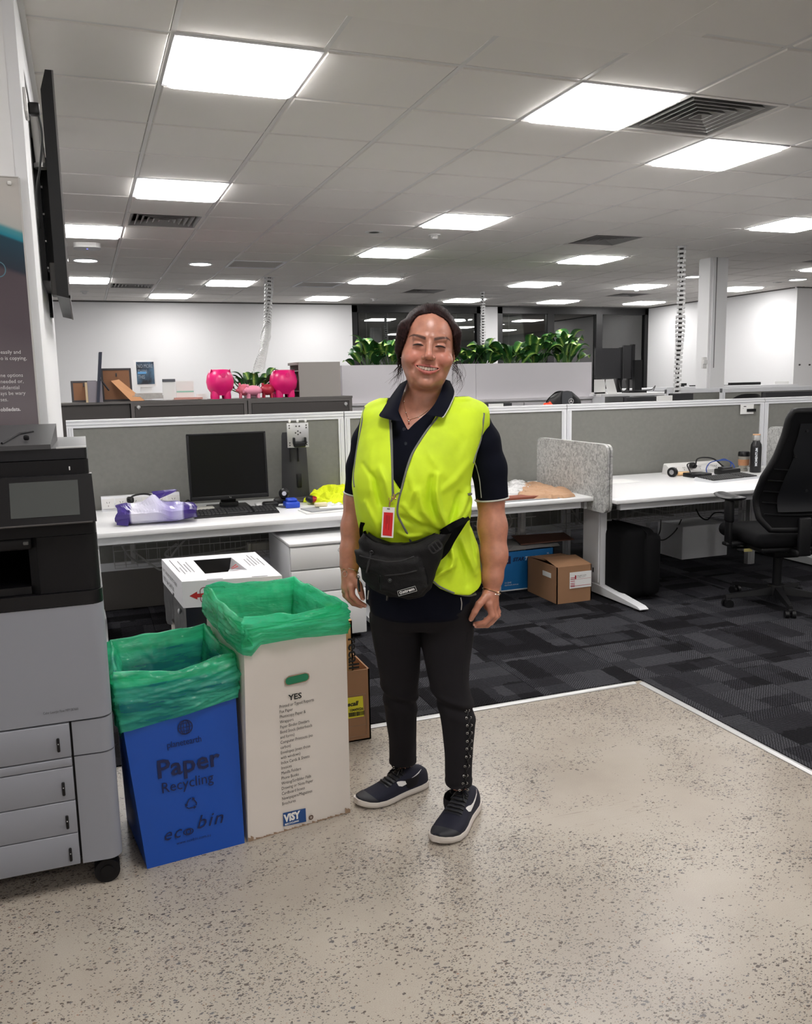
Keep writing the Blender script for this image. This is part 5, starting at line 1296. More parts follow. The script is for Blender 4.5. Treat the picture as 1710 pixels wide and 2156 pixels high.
def planar(B, T, z1):
 b0, b1, t0 = Vector((*B[0], 0)), Vector((*B[1], 0)), Vector((*T[0], z1)); n = (b1 - b0).cross(t0 - b0)
 x = T[1][0]; y = b0.y - (n.x * (x - b0.x) + n.z * z1) / n.y; return [T[0], (x, y)] + list(T[2:])
BT = planar(BB, BT, BZ); WT = planar(WB_, WT, WZ)
def lower(B, T, z1, dz):
 f = 1 - dz / z1; return [(b[0] + (t[0] - b[0]) * f, b[1] + (t[1] - b[1]) * f) for b, t in zip(B, T)]
bn = obj('recycling_bin', bin_shell(BB, lower(BB, BT, BZ, .045), BZ - .045), M_BIN); tag(bn, 'blue corrugated plastic paper recycling bin beside the printer', 'bin')
wb = obj('recycling_box', bin_shell(WB_, lower(WB_, WT, WZ, .035), WZ - .035), M_WBOX); tag(wb, 'tall white cardboard recycling box with a printed list, between blue bin and woman', 'bin')
# front-face frames
def face(b0, b1, t0, t1, z1, off=.0015):
 b0, b1, t0, t1 = Vector((*b0, 0)), Vector((*b1, 0)), Vector((*t0, z1)), Vector((*t1, z1))
 n = (b1 - b0).cross(t0 - b0).normalized();
 if n.y > 0: n = -n
 x = (b1 - b0).normalized(); up = ((t0 + t1) - (b0 + b1)).normalized()
 return b0 + n * off, n, x, up
P0, N0, X0_, U0 = face(BB[0], BB[1], BT[0], BT[1], BZ)
# the quad face is slightly twisted, so the print floats a hair in front of its flattest plane
def put(body, px, py, size, m, par, P, N, X, U, **kw):
 q = on_plane(px, py, P, N); return text('lettering', body, size, m, frame(q, X, U), par, **kw)
blue_n = N0
s_ = .0016
q = on_plane(390, 1531, P0 + N0 * .002, N0)
gl = MB(); Fg = frame(q, X0_, U0)
def ringpts(rx, ry, w, n=24, rot=0):
 o_ = [(rx * math.cos(a), ry * math.sin(a)) for a in np.linspace(0, 2 * math.pi, n + 1)[:-1]]; i_ = [((rx - w) * math.cos(a), (ry - w) * math.sin(a)) for a in np.linspace(0, 2 * math.pi, n + 1)[:-1]]
 M_ = Fg @ Matrix.Rotation(rot, 4, 'Z')
 return [M_ @ Vector((x, y, .0004)) for x, y in o_ + i_], [(i, (i + 1) % n, n + (i + 1) % n, n + i) for i in range(n)]
for rx, ry, w in ((.022, .022, .003), (.014, .022, .003), (.006, .022, .0022)):
 v_, f_ = ringpts(rx, ry, w); gl.add(v_, f_)
gl.box((0, .0, .0004), (.042, .002, .0002), Fg); gl.box((0, .011, .0004), (.034, .002, .0002), Fg); gl.box((0, -.011, .0004), (.034, .002, .0002), Fg)
obj('globe_emblem', gl, M_BINDK, bn, world=True)
PF = P0 + N0 * .002
put('planetearth', 352, 1576, .027, M_BINDK, bn, PF, N0, X0_, U0, sx=.86, spacing=.95)
put('Paper', 330, 1640, .075, M_BINDK, bn, PF, N0, X0_, U0, bold=.0012, sx=1.06)
put('Recycling', 340, 1671, .044, M_BINDK, bn, PF, N0, X0_, U0, sx=.92)
put('ec', 343, 1772, .052, M_BINDK, bn, PF, N0, X0_, U0, shear=.35, sx=1.0, spacing=1.15)
put('bin', 413, 1746, .056, M_BINDK, bn, PF, N0, X0_, U0, shear=.35, sx=1.05, spacing=1.15)
put('www.ecobin.com.au', 372, 1779, .013, M_BINDK, bn, PF, N0, X0_, U0, sx=.95)
q = on_plane(397, 1751, PF, N0); Fg = frame(q, X0_, U0); gl = MB(); v_, f_ = ringpts(.015, .010, .003); gl.add(v_, f_); v_, f_ = ringpts(.008, .008, .003); gl.add(v_, f_); obj('eye_emblem', gl, M_BINDK, bn, world=True)
q = on_plane(403, 1692, PF, N0); Fr = frame(q, X0_, U0); rc = MB()
for k in range(3):
 A = Fr @ Matrix.Rotation(k * 2 * math.pi / 3, 4, 'Z')
 rc.add([A @ Vector(v) for v in ((-.009, -.014, .0004), (.007, -.014, .0004), (.007, -.0105, .0004), (-.009, -.0105, .0004))], [(0, 1, 2, 3)])
 rc.add([A @ Vector(v) for v in ((.006, -.018, .0004), (.014, -.0122, .0004), (.006, -.007, .0004))], [(0, 1, 2)])
 rc.add([A @ Vector(v) for v in ((-.009, -.014, .0004), (-.009, -.0105, .0004), (-.0125, -.007, .0004), (-.0155, -.009, .0004))], [(0, 1, 2, 3)])
obj('recycling_symbol', rc, M_BINDK, bn, world=True)
# white box print
P1, N1, X1_, U1 = face(WB_[0], WB_[1], WT[0], WT[1], WZ, .003)
put('YES', 608, 1475, .025, M_INK, wb, P1, N1, X1_, U1, bold=.0006, sx=1.1)
lines = ['Printed or Typed Reports', 'Fax Paper', 'Photocopy Paper &', 'Wrappers', 'Paper Binder Dividers', 'Bond Stock (letterheads', 'and forms)', 'Computer Printouts (no', 'carbon)', 'Envelopes (even those', 'with windows)', 'Index Cards & Sheets', 'Invoices', 'Manilla Folders', 'Phone Books', 'Writing/Scribbler Pads', 'Drawing or Note Paper', 'Cardboard boxes', 'Newspapers/Magazines', 'Brochures']
for k, s_ in enumerate(lines):
 f_ = k / (len(lines) - 1); put(s_, 588.5 + 5.5 * f_, 1491.5 + (1696 - 1491.5) * f_, .0142, M_INK, wb, P1, N1, X1_, U1, sx=.76)
lg = [on_plane(px, py, P1 + N1 * .0003, N1) for px, py in ((597, 1740), (645, 1730), (643.5, 1701.5), (596, 1712))]
MBL = mat('logo_blue', (24, 70, 130), .6)
obj('logo_panel', MB().add(lg, [(0, 1, 2, 3)]), MBL, wb, world=True)
put('VISY', 599, 1731, .033, M_PAPER, wb, P1 + N1 * .001, N1, X1_, U1, bold=.0018, sx=.80)
put('RECYCLING', 600, 1738, .0075, M_PAPER, wb, P1 + N1 * .001, N1, X1_, U1, sx=1.15, bold=.0003)
q = on_plane(655, 1721, P1, N1); Fg = frame(q, X1_, U1); gl = MB(); v_, f_ = ringpts(.008, .008, .003); gl.add(v_, f_); v_, f_ = ringpts(.004, .007, .002); gl.add(v_, f_); obj('small_emblem', gl, mat('brown_ink', (90, 66, 52), .8), wb, world=True)
# hand hole: rounded slot with green lining behind
def slot_pts(w, h, n=6):
 pts = []
 for cx_, a0 in ((w / 2 - h / 2, -90), (-w / 2 + h / 2, 90)):
  for q in range(n + 1): t = R(a0 + 180 * q / n); pts.append((cx_ + h / 2 * math.cos(t), h / 2 * math.sin(t)))
 return pts
q = on_plane(625.5, 1429.5, P1, N1); F = frame(q, X1_, U1) @ Matrix.Rotation(R(2), 4, 'Z')
obj('hand_hole', MB().prism(slot_pts(.078, .026), F, .0006), mat('hole_green', (24, 120, 84), .4), wb, world=True)
so, si = slot_pts(.082, .0295), slot_pts(.076, .024); n = len(so)
obj('torn_edge', MB().add([F @ Vector((x, y + .0012 * math.sin(k * 2.1), .001)) for k, (x, y) in enumerate(so)] + [F @ Vector((x, y, .0012)) for x, y in si], [(i, (i + 1) % n, n + (i + 1) % n, n + i) for i in range(n)]), M_WORN, wb, world=True)
# worn bottom edge and corners
we = MB()
for (a, b) in (((523, 1773), (738, 1712)),):
 for k in range(40):
  u = k / 40; px, py = a[0] + (b[0] - a[0]) * u, a[1] + (b[1] - a[1]) * u; q = on_plane(px, py, P1, N1)
  q.z = .002; hh = .003 + .006 * abs(math.sin(k * 1.7) * math.cos(k * .9)) + (.012 if k < 2 or k > 37 else 0)
  q2 = q + X1_ * .0092
  we.add([q, q2, q2 + U1 * hh * .6, q + U1 * hh], [(0, 1, 2, 3)])
obj('worn_edge', we, M_WORN, wb, world=True)
def hem_blue(s):
 s = s % 4; pts = [(0, .165), (.5, .150), (.98, .128), (1.5, .12), (2, .12), (3, .15), (3.9, .20), (4, .165)]
 for (a, b), (c, d) in zip(pts[:-1], pts[1:]):
  if s <= c: return b + (d - b) * (s - a) / (c - a)
def hem_white(s):
 s = s % 4; pts = [(0, .115), (.04, .13), (.12, .088), (.5, .078), (1, .093), (2, .08), (3, .10), (3.9, .17), (4, .115)]
 pts = [(0, .10), (.06, .108), (.15, .078), (.5, .078), (1, .092), (2, .08), (3, .10), (3.6, .11), (3.92, .10), (4, .10)]
 for (a, b), (c, d) in zip(pts[:-1], pts[1:]):
  if s <= c: return b + (d - b) * (s - a) / (c - a)
def sag_white(out, S, prof):
 # rim dips between the corners, knot at the front left corner
 for k, (w, tt) in enumerate(prof):
  g_ = np.sin(np.pi * (S % 1)) ** 1.0
  dip = np.where(S < 1, .010, np.where(S < 2, .004, np.where(S < 3, .002, .016))) * g_
  amt = 1.0 if w == 'r' else (tt if w == 'o' else max(0, 1 - tt * 3))
  out[k, :, 2] -= dip * amt
def sag_blue(out, S, prof):
 for k, (w, tt) in enumerate(prof):
  g_ = np.sin(np.pi * (S % 1)); dip = np.where(S < 1, .022, np.where(S < 2, .012, np.where(S < 3, .004, .03))) * g_
  amt = 1.0 if w == 'r' else (tt if w == 'o' else max(0, 1 - tt * 3)); out[k, :, 2] -= dip * amt
l2 = liner('bin_liner', WT, WB_, WZ, hem_white, 'green translucent liner folded over the tall white box', 'green bin liners', 3, M_LINER, .42, .010, sag_white)
l1 = liner('bin_liner', BT, BB, BZ, hem_blue, 'green translucent liner folded over the blue recycling bin', 'green bin liners', 11, M_LINER, .36, .010, sag_blue)
# knot of gathered film
kq = on_plane(519, 1355, P1 + N1 * .012, N1)
kn = MB()
for k in range(7):
 a = k * .9; kn.tube(smooth_spline([kq + X1_ * (-.006 + .004 * k) + U1 * .055, kq + X1_ * (.004 * math.sin(a)) + U1 * .028 + N1 * .006 * math.cos(a), kq + X1_ * (-.010 + .0035 * k) + U1 * .004, kq + X1_ * (-.012 + .005 * k) + U1 * -.010], 4), [.004, .0045, .005, .006, .006, .006, .006, .006, .006, .0055, .005, .004, .003], 6)
obj('gathered_knot', kn, M_LINER, l2, world=True)
# crumpled paper in the blue bin
crumple('paper_scrap', [(.09, 2.5), (.30, 2.5), (.29, 2.68), (.09, 2.68)], .05, mat('dark_waste_paper', (52, 78, 60), .8, var=.4, vscale=20), 'dark scraps lying inside the green liner of blue bin', 'waste', 31, z0=.30, n=14)
# ------------------------------------------------------------------ lidded box behind
def lid_box():
 zt = .62
 top = [atz(383, 1225, zt), atz(594, 1212, zt), atz(537, 1162, zt), atz(340, 1177, zt)]
 # square it up
 fl_, fr_, br_, bl_ = top; zl = zt - .105
 t = thing('lidded_box', 'white cardboard collection box with open-top printed lid behind the green liner', 'box', ((fl_.x + br_.x) / 2, (fl_.y + br_.y) / 2, 0))
 xx = (fr_ - fl_); yy = (bl_ - fl_)
 def Q(u, v, z):
  p = fl_.lerp(fr_, u).lerp(bl_.lerp(br_, u), v); return Vector((p.x, p.y, z))
 MWH = mat('white_lid_card', (226, 226, 230), .6)
 # lid top with trapezoid hole
 uv = lambda px, py: None
 o = [Q(0, 0, zt), Q(1, 0, zt), Q(1, 1, zt), Q(0, 1, zt)]
 h = [atz(432, 1208, zt), atz(521, 1200, zt), atz(487, 1174, zt), atz(407, 1180, zt)]
 m = MB().add(o + h, [(0, 1, 5, 4), (1, 2, 6, 5), (2, 3, 7, 6), (3, 0, 4, 7)])
 ob = [Q(0, 0, zl), Q(1, 0, zl), Q(1, 1, zl), Q(0, 1, zl)]
 m.add(o + ob, [(0, 4, 5, 1), (1, 5, 6, 2), (2, 6, 7, 3), (3, 7, 4, 0)])
 l_ = obj('lid', m, MWH, t, world=True)
 # hole walls, coloured black for the shade of the deep opening, and slanted flap
 hb = [p - Vector((0, 0, .088)) for p in h]
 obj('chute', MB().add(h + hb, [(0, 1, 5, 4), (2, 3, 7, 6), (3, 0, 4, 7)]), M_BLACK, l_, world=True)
 fl2 = [h[1], h[2], h[2].lerp(h[3], .06) - Vector((0, 0, .05)), h[1].lerp(h[0], .52) - Vector((0, 0, .015))]
 obj('slanted_flap', MB().add(fl2, [(0, 1, 2, 3)]), MWH, l_, world=True)
 obj('inside', MB().add([Q(.05, .05, zt - .09), Q(.95, .05, zt - .09), Q(.95, .95, zt - .09), Q(.05, .95, zt - .09)], [(0, 1, 2, 3)]), M_VOID, t, world=True)  # dark sheet standing in for the shade inside the box
 pr = MB(); rr = random.Random(2)
 for k in range(5):
  u = .06 + k * .035; v0 = .28 + rr.uniform(0, .1); v1 = v0 + rr.uniform(.25, .55); pr.add([Q(u, v0, zt + .0006), Q(u + .007, v0, zt + .0006), Q(u + .007, v1, zt + .0006), Q(u, v1, zt + .0006)], [(0, 1, 2, 3)])
 for k in range(5):
  u = .80 + k * .035; v0 = .35 + rr.uniform(0, .15); v1 = v0 + rr.uniform(.25, .42); pr.add([Q(u, v0, zt + .0006), Q(u + .007, v0, zt + .0006), Q(u + .007, v1, zt + .0006), Q(u, v1, zt + .0006)], [(0, 1, 2, 3)])
 obj('fine_print', pr, mat('grey_print_ink', (90, 90, 92), .8), l_, world=True)
 MR = mat('red_print', (178, 36, 36), .7)
 fp = MB(); a_, b_, c_, d_ = fl2
 def FQ(u, v): p = d_.lerp(a_, u).lerp(c_.lerp(b_, u), v); return p + Vector((0, 0, .0016))
 for v in (.42, .56):
  fp.add([FQ(.35, v), FQ(.8, v - .05), FQ(.8, v + .02), FQ(.35, v + .07)], [(0, 1, 2, 3)])
 obj('red_print', fp, MR, l_, world=True)
 # slots along front edge
 sl = MB()
 for u in (.25, .70): sl.add([Q(u, .012, zt + .0008), Q(u + .16, .012, zt + .0008), Q(u + .16, .028, zt + .0008), Q(u, .028, zt + .0008)], [(0, 1, 2, 3)])
 obj('tab_slot', sl, M_DKMETAL, l_, world=True)
 # red arrow label on the front
 X = xx.normalized(); X = Vector((X.x, X.y, 0)).normalized(); N = Vector((X.y, -X.x, 0))
 F = frame(fl_ + N * .001, X, (0, 0, 1))
 ar = MB().add([F @ Vector(v) for v in ((.025, -.058, 0), (.055, -.042, 0), (.055, -.074, 0), (.055, -.051, 0), (.16, -.048, 0), (.16, -.066, 0), (.055, -.066, 0))], [(0, 2, 1), (3, 6, 5, 4)])
 obj('arrow', ar, MR, l_, world=True)
 rp = rrect(.10, .064, .016); rp2 = rrect(.094, .058, .013); n = len(rp)
 obj('badge_outline', MB().add([F @ Vector((x + .115, y - .058, .0004)) for x, y in rp + rp2], [(i, (i + 1) % n, n + (i + 1) % n, n + i) for i in range(n)]), mat('badge_line', (120, 60, 60), .7), l_, world=True)
 text('lettering', 'No electr', .014, mat('grey_print_ink', (90, 90, 92)), F @ Matrix.Translation((.085, -.045, .001)), l_)
 text('lettering', 'PRIVATE', .014, M_PAPER, F @ Matrix.Translation((.078, -.0625, .001)), l_)
 text('lettering', 'AS CAN', .013, mat('grey_print_ink', (90, 90, 92)), F @ Matrix.Translation((.085, -.084, .001)), l_)
 Y = (bl_ - fl_); Y.z = 0; Y.normalize(); N2 = Vector((-Y.y, Y.x, 0)); F2 = frame(bl_ + N2 * .0015 , -Y, (0, 0, 1))
 text('lettering', 'WHAT CAN BE RECYCLED INTO THIS BIN', .021, M_INK, F2 @ Matrix.Translation((.03, -.045, .001)), l_, sx=.9)
 text('lettering', 'PLASTIC  Paper  CANS  TINS', .026, M_INK, F2 @ Matrix.Translation((.03, -.082, .001)), l_, sx=.85)
 # white body and grey/black liner under the lid
 i_ = .05
 b4 = [Q(i_, i_, 0), Q(1 - i_, i_, 0), Q(1 - i_, 1 - i_, 0), Q(i_, 1 - i_, 0)]; t4 = [Q(i_, i_, zl + .02), Q(1 - i_, i_, zl + .02), Q(1 - i_, 1 - i_, zl + .02), Q(i_, 1 - i_, zl + .02)]
 obj('body', MB().hexa(b4 + t4), M_WBOX, t, world=True)
 # liner hanging below the lid
 rows = []
 per = [(u, 0) for u in np.linspace(0, 1, 16)][::-1] + [(0, v) for v in np.linspace(0, 1, 20)][1:]
 for k in range(8):
  z = zl + .012 - k * .022; row = []
  for a, (u, v) in enumerate(per):
   uu = .03 + .94 * u; vv = .03 + .94 * v; p = Q(uu, vv, z)
   o_ = .006 * math.sin(a * 1.3 + k * .5) * k / 8 + .004 * math.sin(a * .6)
   d = Vector((0, 0, 0)); d += N * (o_ + .008) if v == 0 else N2 * (o_ + .008)
   p += d;
   if k == 7: p.z += .03 * math.sin(a * .55)
   row.append(p)
  rows.append(row)
 o = obj('bag', MB().surf(rows), mat('dark_grey_bag', (26, 26, 29), .35), None);
 tag(o, 'dark grey bag hanging out below the white printed lid', 'bin liner')
 c = rows[2][18]; tag(obj('bag_clip', MB().ell(tuple(c + N2 * .01), (.008, .008, .012), 10, 8), M_ALU), 'small silver clip on the dark bag under the white lid', 'clip')
lid_box()
# ------------------------------------------------------------------ archive boxes behind the white box
bx = carton(.56, .952, 3.005, 3.33, .283, M_CARD, 'open brown archive box with yellow label behind the white box', 'archive_box')
xL = aty(735, 1490, 3.0).x
yl = [on_plane(px, py, (0, 3.0035, 0), (0, 1, 0)) for px, py in ((728, 1514), (766.5, 1508), (764, 1465), (728, 1470))]
for q in yl: q.y = 3.0035
obj('yellow_label', MB().add(yl, [(0, 1, 2, 3)]), mat('label_yellow', (216, 208, 44), .6), bx, world=True)
F = frame(on_plane(731, 1488, (0, 3.002, 0), (0, 1, 0)), (1, 0, .0), (0, 0, 1))
text('lettering', 'ecall', .024, M_INK, F, bx, bold=.0008, shear=.25)
text('lettering', '10449026', .0155, M_INK, frame(on_plane(736, 1499, (0, 3.002, 0), (0, 1, 0)), (1, 0, 0), (0, 0, 1)), bx, bold=.0004, sx=.9)
bc = MB(); q = on_plane(735, 1510, (0, 3.002, 0), (0, 1, 0)); xx_ = q.x
rr = random.Random(5)
while xx_ < q.x + .062:
 w_ = rr.choice([.0012, .002, .003]); bc.bb(xx_, xx_ + w_, 3.0015, 3.002, q.z, q.z + .017); xx_ += w_ + rr.choice([.0012, .002])
obj('barcode', bc, M_INK, bx, world=True)
ln = MB();
for z in (.062, .185): ln.bb(xL - .03, .935, 3.0035, 3.0045, z, z + .0015)
ln.bb(.934, .9355, 3.0035, 3.0045, .02, .186); ln.bb(xL - .03, .935, 3.0035, 3.0045, .02, .0215)
obj('printed_frame', ln, M_WORN, bx, world=True)
b2 = carton(.60, .893, 3.02, 3.30, .476, mat('tan_cardboard', (190, 148, 100), .85, var=.05, vscale=10), 'upright tan archive box standing in the open brown box', 'archive_box')
b2.location.z = 0
obj('top_flap', MB().hexa([(.60, 3.02, .472), (.893, 3.02, .472), (.893, 3.30, .472), (.60, 3.30, .472), (.60, 3.02, .478), (.893, 3.02, .478), (.893, 3.30, .478), (.60, 3.30, .478)]), mat('tan_cardboard', (190, 148, 100)), b2, world=True)
q = aty(733, 1343, 3.018)
text('lettering', 'recall', .058, M_INK, frame((q.x, 3.017, q.z), (0, 0, -1), (1, 0, 0)), b2, bold=.0012)
# ------------------------------------------------------------------ middle distance
def boxpx(mb, a, b, c, d, Y, dy):
 """box whose near face spans picture x a..b, y c..d at depth Y"""
 m = (a + b) / 2; n_ = (c + d) / 2
 mb.bb(aty(a, n_, Y).x, aty(b, n_, Y).x, Y, Y + dy, aty(m, d, Y).z, aty(m, c, Y).z); return mb
M_CABD = mat('cabinet_dark_grey', (62, 58, 56), .5); M_CABT = mat('cabinet_top_grey', (92, 88, 86), .5)
YC = 8.0; zc = aty(440, 841, YC).z
def cabinet(a, b, Y, label, lock=None, door=True):
 x0, x1 = aty(a, 860, Y).x, aty(b, 860, Y).x
 t = thing('filing_cabinet', label, 'cabinet', ((x0 + x1) / 2, Y + .22, 0), 0, 'dark grey cabinets behind the partition')
 obj('body', MB().bb(x0, x1, Y + .02, Y + .45, 0, zc - .02), M_CABD, t, world=True)
 obj('top', MB().bb(x0 - .004, x1 + .004, Y - .004, Y + .455, zc - .02, zc), M_CABT, t, world=True)
 if door:
  d = obj('door', MB().bb(x0 + .035, x1 - .035, Y + .002, Y + .02, .06, zc - .05), M_CABD, t, world=True)
  fr = MB().bb(x0, x0 + .03, Y, Y + .02, 0, zc - .02).bb(x1 - .03, x1, Y, Y + .02, 0, zc - .02).bb(x0 + .03, x1 - .03, Y, Y + .02, zc - .045, zc - .02)
  obj('frame', fr, M_CABT, t, world=True)
  if lock:
   c = aty(*lock, Y); obj('lock', MB().cyl((c.x, Y - .008, c.z), (c.x, Y + .004, c.z), .016, n=14).rbox((c.x, Y - .012, c.z - .01), (.008, .006, .03), .002), M_ALU, d, world=True)
cabinet(60, 274, YC + .02, 'dark grey low cabinet left of the other two, under the picture frames', None, False)
cabinet(276, 521, YC, 'dark grey cabinet with lock at its left, under the wall notice', (292, 857))
cabinet(523, 742, YC, 'dark grey cabinet with lock at its right, under the pink banks', (728, 850))
M_FRAMEBK = mat('frame_back_brown', (124, 86, 60), .85, var=.06, vscale=20); M_FRAMEEDGE = mat('frame_edge_black', (34, 30, 34), .5)
def back_frame(a, b, c, d, Y, label, prop=None, tilt=.12):
 p = aty((a + b) / 2, d, Y); w_ = aty(b, d, Y).x - aty(a, d, Y).x; h_ = aty((a + b) / 2, c, Y).z - p.z
 t = thing('picture_frame', label, 'picture frame', (p.x, Y, zc), 0, 'picture frames seen from behind'); A = Matrix.Rotation(-tilt, 4, 'X')
 obj('backing', MB().box((0, 0, h_ / 2), (w_ - .03, .012, h_ - .03), A), M_FRAMEBK, t)
 f = MB()
 for s_ in (-1, 1): f.box((s_ * (w_ / 2 - .009), .004, h_ / 2), (.018, .024, h_), A); f.box((0, .004, h_ / 2 + s_ * (h_ / 2 - .009)), (w_ - .036, .024, .018), A)
 obj('frame', f, M_FRAMEEDGE, t)
 k_ = MB()
 for x, z in ((0, .8), (.25, .42)): k_.box((x * w_, -.01, z * h_), (.012, .006, .03), A)
 obj('catch', k_, M_FRAMEEDGE, t)
 if prop:
  obj('prop', MB().add([Vector(v) for v in ((prop[0], -.02, h_ * .62), (prop[0] + .07, -.02, h_ * .66), (prop[1] + .12, -.24, .004), (prop[1], -.26, .004))] + [Vector(v) for v in ((prop[0], -.012, h_ * .62), (prop[0] + .07, -.012, h_ * .66), (prop[1] + .12, -.23, .004), (prop[1], -.25, .004))], [(0, 3, 2, 1), (4, 5, 6, 7), (0, 1, 5, 4), (1, 2, 6, 5), (2, 3, 7, 6), (3, 0, 4, 7)]), mat('prop_tan', (160, 114, 76), .8), t)
back_frame(151, 205, 790, 836, YC + .2, 'small brown-backed picture frame at the left end of the cabinets', None, .2)
back_frame(216, 280, 767, 837, YC + .25, 'large brown-backed picture frame with a tan prop', (-.05, .1), .08)
# dark thin frame seen edge-on
p0_, p1_ = aty(203, 800, YC + .1), aty(211, 742, YC + .1)
t = thing('picture_frame', 'thin dark picture frame seen edge-on, leaning steeply', 'picture frame', (p0_.x, YC + .1, zc), 0, 'picture frames seen from behind')
obj('frame', MB().hexa([(p0_.x - .012, YC + .0, zc), (p0_.x + .012, YC + .0, zc), (p0_.x + .012, YC + .25, zc), (p0_.x - .012, YC + .25, zc), (p1_.x - .012, YC + .0, p1_.z), (p1_.x + .014, YC + .0, p1_.z), (p1_.x + .014, YC + .25, p1_.z), (p1_.x - .012, YC + .25, p1_.z)]), mat('navy_frame', (32, 38, 56), .5), t, world=True)
obj('strut', MB().tube([(p0_.x + .02, YC + .1, zc + .22), (p0_.x + .1, YC + .12, zc + .1)], .008, 6), M_FRAMEEDGE, t, world=True)
a = aty(181, 838, YC + .02); b = aty(214, 802, YC + .02)
t = thing('box_file', 'lilac grey box standing in front of the small frame', 'box', ((a.x + b.x) / 2, YC + .1, zc))
obj('body', MB().bb(a.x + .02, b.x, YC + .03, YC + .17, zc, b.z), mat('lilac_grey', (140, 134, 142), .7), t, world=True); obj('open_edge', MB().bb(a.x, a.x + .018, YC + .03, YC + .17, zc, b.z - .01), mat('cream', (206, 184, 150), .7), t, world=True)
# wall notice in white frame on the cabinets
a = aty(284, 815, YC + .4); b = aty(329, 757, YC + .4)
t = thing('notice', 'dark blue printed notice in a white stand above the cabinets', 'notice', ((a.x + b.x) / 2, YC + .42, zc))
obj('holder', MB().bb(a.x, b.x, YC + .42, YC + .43, a.z, b.z).bb(a.x + .05, b.x - .05, YC + .43, YC + .44, zc, a.z), mat('holder_white', (232, 232, 232), .4), t, world=True)
m = bpy.data.materials.new('notice_print'); m.use_nodes = True; nt = m.node_tree; tc = nt.nodes.new('ShaderNodeTexCoord'); n_ = nt.nodes.new('ShaderNodeTexNoise'); n_.inputs['Scale'].default_value = 9; n_.inputs['Detail'].default_value = 4
nt.links.new(tc.outputs['Object'], n_.inputs['Vector']); r_ = nt.nodes.new('ShaderNodeValToRGB'); r_.color_ramp.elements[0].position = .4; r_.color_ramp.elements[0].color = rgb((22, 26, 38)); r_.color_ramp.elements[1].position = .8; r_.color_ramp.elements[1].color = rgb((90, 130, 160)); nt.links.new(n_.outputs['Fac'], r_.inputs[0]); nt.links.new(r_.outputs[0], nt.nodes['Principled BSDF'].inputs['Base Color'])
obj('print', MB().bb(a.x + .025, b.x - .025, YC + .415, YC + .42, a.z + .025, b.z - .02), m, t, world=True)
text('lettering', 'NO MORE\nTHAN\nTHIS', .05, mat('pale_print', (150, 160, 170), .7), frame((a.x + .035, YC + .412, b.z - .075), (1, 0, 0), (0, 0, 1)), t, sx=.6)
obj('print_line', MB().bb(a.x + .035, a.x + .11, YC + .411, YC + .412, a.z + .12, a.z + .14), mat('pale_blue_print', (90, 150, 200), .7), t, world=True)
# newspapers, calendar, cards
one('newspaper_pile', boxpx(boxpx(MB(), 279, 344, 833, 840, YC + .05, .3), 284, 342, 828, 833, YC + .06, .28), mat('newsprint', (168, 164, 160), .9, var=.25, vscale=40), 'low pile of newspapers on the cabinet below the notice', 'papers')
t = thing('desk_calendar', 'white flip calendar standing on the dark cabinet', 'calendar', (aty(355, 838, YC + .1).x, YC + .1, zc)); obj('page', boxpx(MB(), 343, 369, 804, 841, YC + .1, .02), M_PAPER, t, world=True); obj('binding', boxpx(MB(), 342, 369, 798, 804, YC + .095, .03), mat('slate', (84, 86, 92), .6), t, world=True)
t = thing('greeting_card', 'white card with a green stripe between calendar and pink bank', 'card', (aty(389, 838, YC + .2).x, YC + .2, zc)); obj('card', boxpx(MB(), 371, 408, 802, 841, YC + .2, .02), M_PAPER, t, world=True); obj('stripe', boxpx(MB(), 372, 408, 823, 826, YC + .198, .002), mat('mint', (140, 196, 180), .7), t, world=True)
one('folder', boxpx(MB(), 368, 427, 837, 841, YC + .03, .2), mat('salmon', (190, 140, 130), .8), 'flat salmon folder lying on the dark cabinet', 'folder')
one('card_box', boxpx(MB(), 416, 436, 829, 841, YC + .1, .08), M_PAPER, 'small white box beside the left pink bank', 'box')
# pink banks
M_PINK = mat('hot_pink', (226, 30, 116), .3); M_PINK2 = mat('pale_pink', (226, 120, 140), .35); M_RED = mat('raspberry', (176, 40, 62), .35)
def bank(px, py0, py1, w_px, Y, m, label, face_=1, group='pink piggy banks on the dark cabinets'):
 c = aty(px, (py0 + py1) / 2, Y); h_ = aty(px, py0, Y).z - zc; w_ = aty(px + w_px / 2, 800, Y).x - aty(px - w_px / 2, 800, Y).x
 t = thing('piggy_bank', label, 'piggy bank', (c.x, Y, zc), 0, group); r = w_ / 2
 obj('body', MB().lathe([(.0001, h_), (r * .62, h_), (r * .72, h_ * .97), (r * .92, h_ * .80), (r, h_ * .58), (r * .92, h_ * .36), (r * .72, h_ * .22), (r * .64, h_ * .12), (.0001, h_ * .12)], n=28, sy=1.15), m, t)
 for sx in (-1, 1):
  for sy in (-1, 1): obj('leg', MB().lathe([(.0001, 0), (r * .26, 0), (r * .28, h_ * .08), (r * .24, h_ * .26), (.0001, h_ * .3)], c=(sx * r * .42, sy * r * .45, 0), n=14), m, t)
 obj('snout', MB().lathe([(.0001, 0), (r * .16, 0), (r * .17, r * .14), (r * .14, r * .3)], n=14, M=Matrix.Translation((r * .12 * face_, -r * 1.12, h_ * .80)) @ Matrix.Rotation(R(-90), 4, 'X')), m, t)
 for s_ in (-1, 1): obj('ear', MB().add([(s_ * r * .5, -r * .5, h_ * .9), (s_ * r * .75, -r * .45, h_ * .86), (s_ * r * .68, -r * .62, h_ * 1.02)], [(0, 1, 2)]).add([(s_ * r * .5, -r * .45, h_ * .9), (s_ * r * .75, -r * .4, h_ * .86), (s_ * r * .68, -r * .62, h_ * 1.02)], [(2, 1, 0)]), m, t)
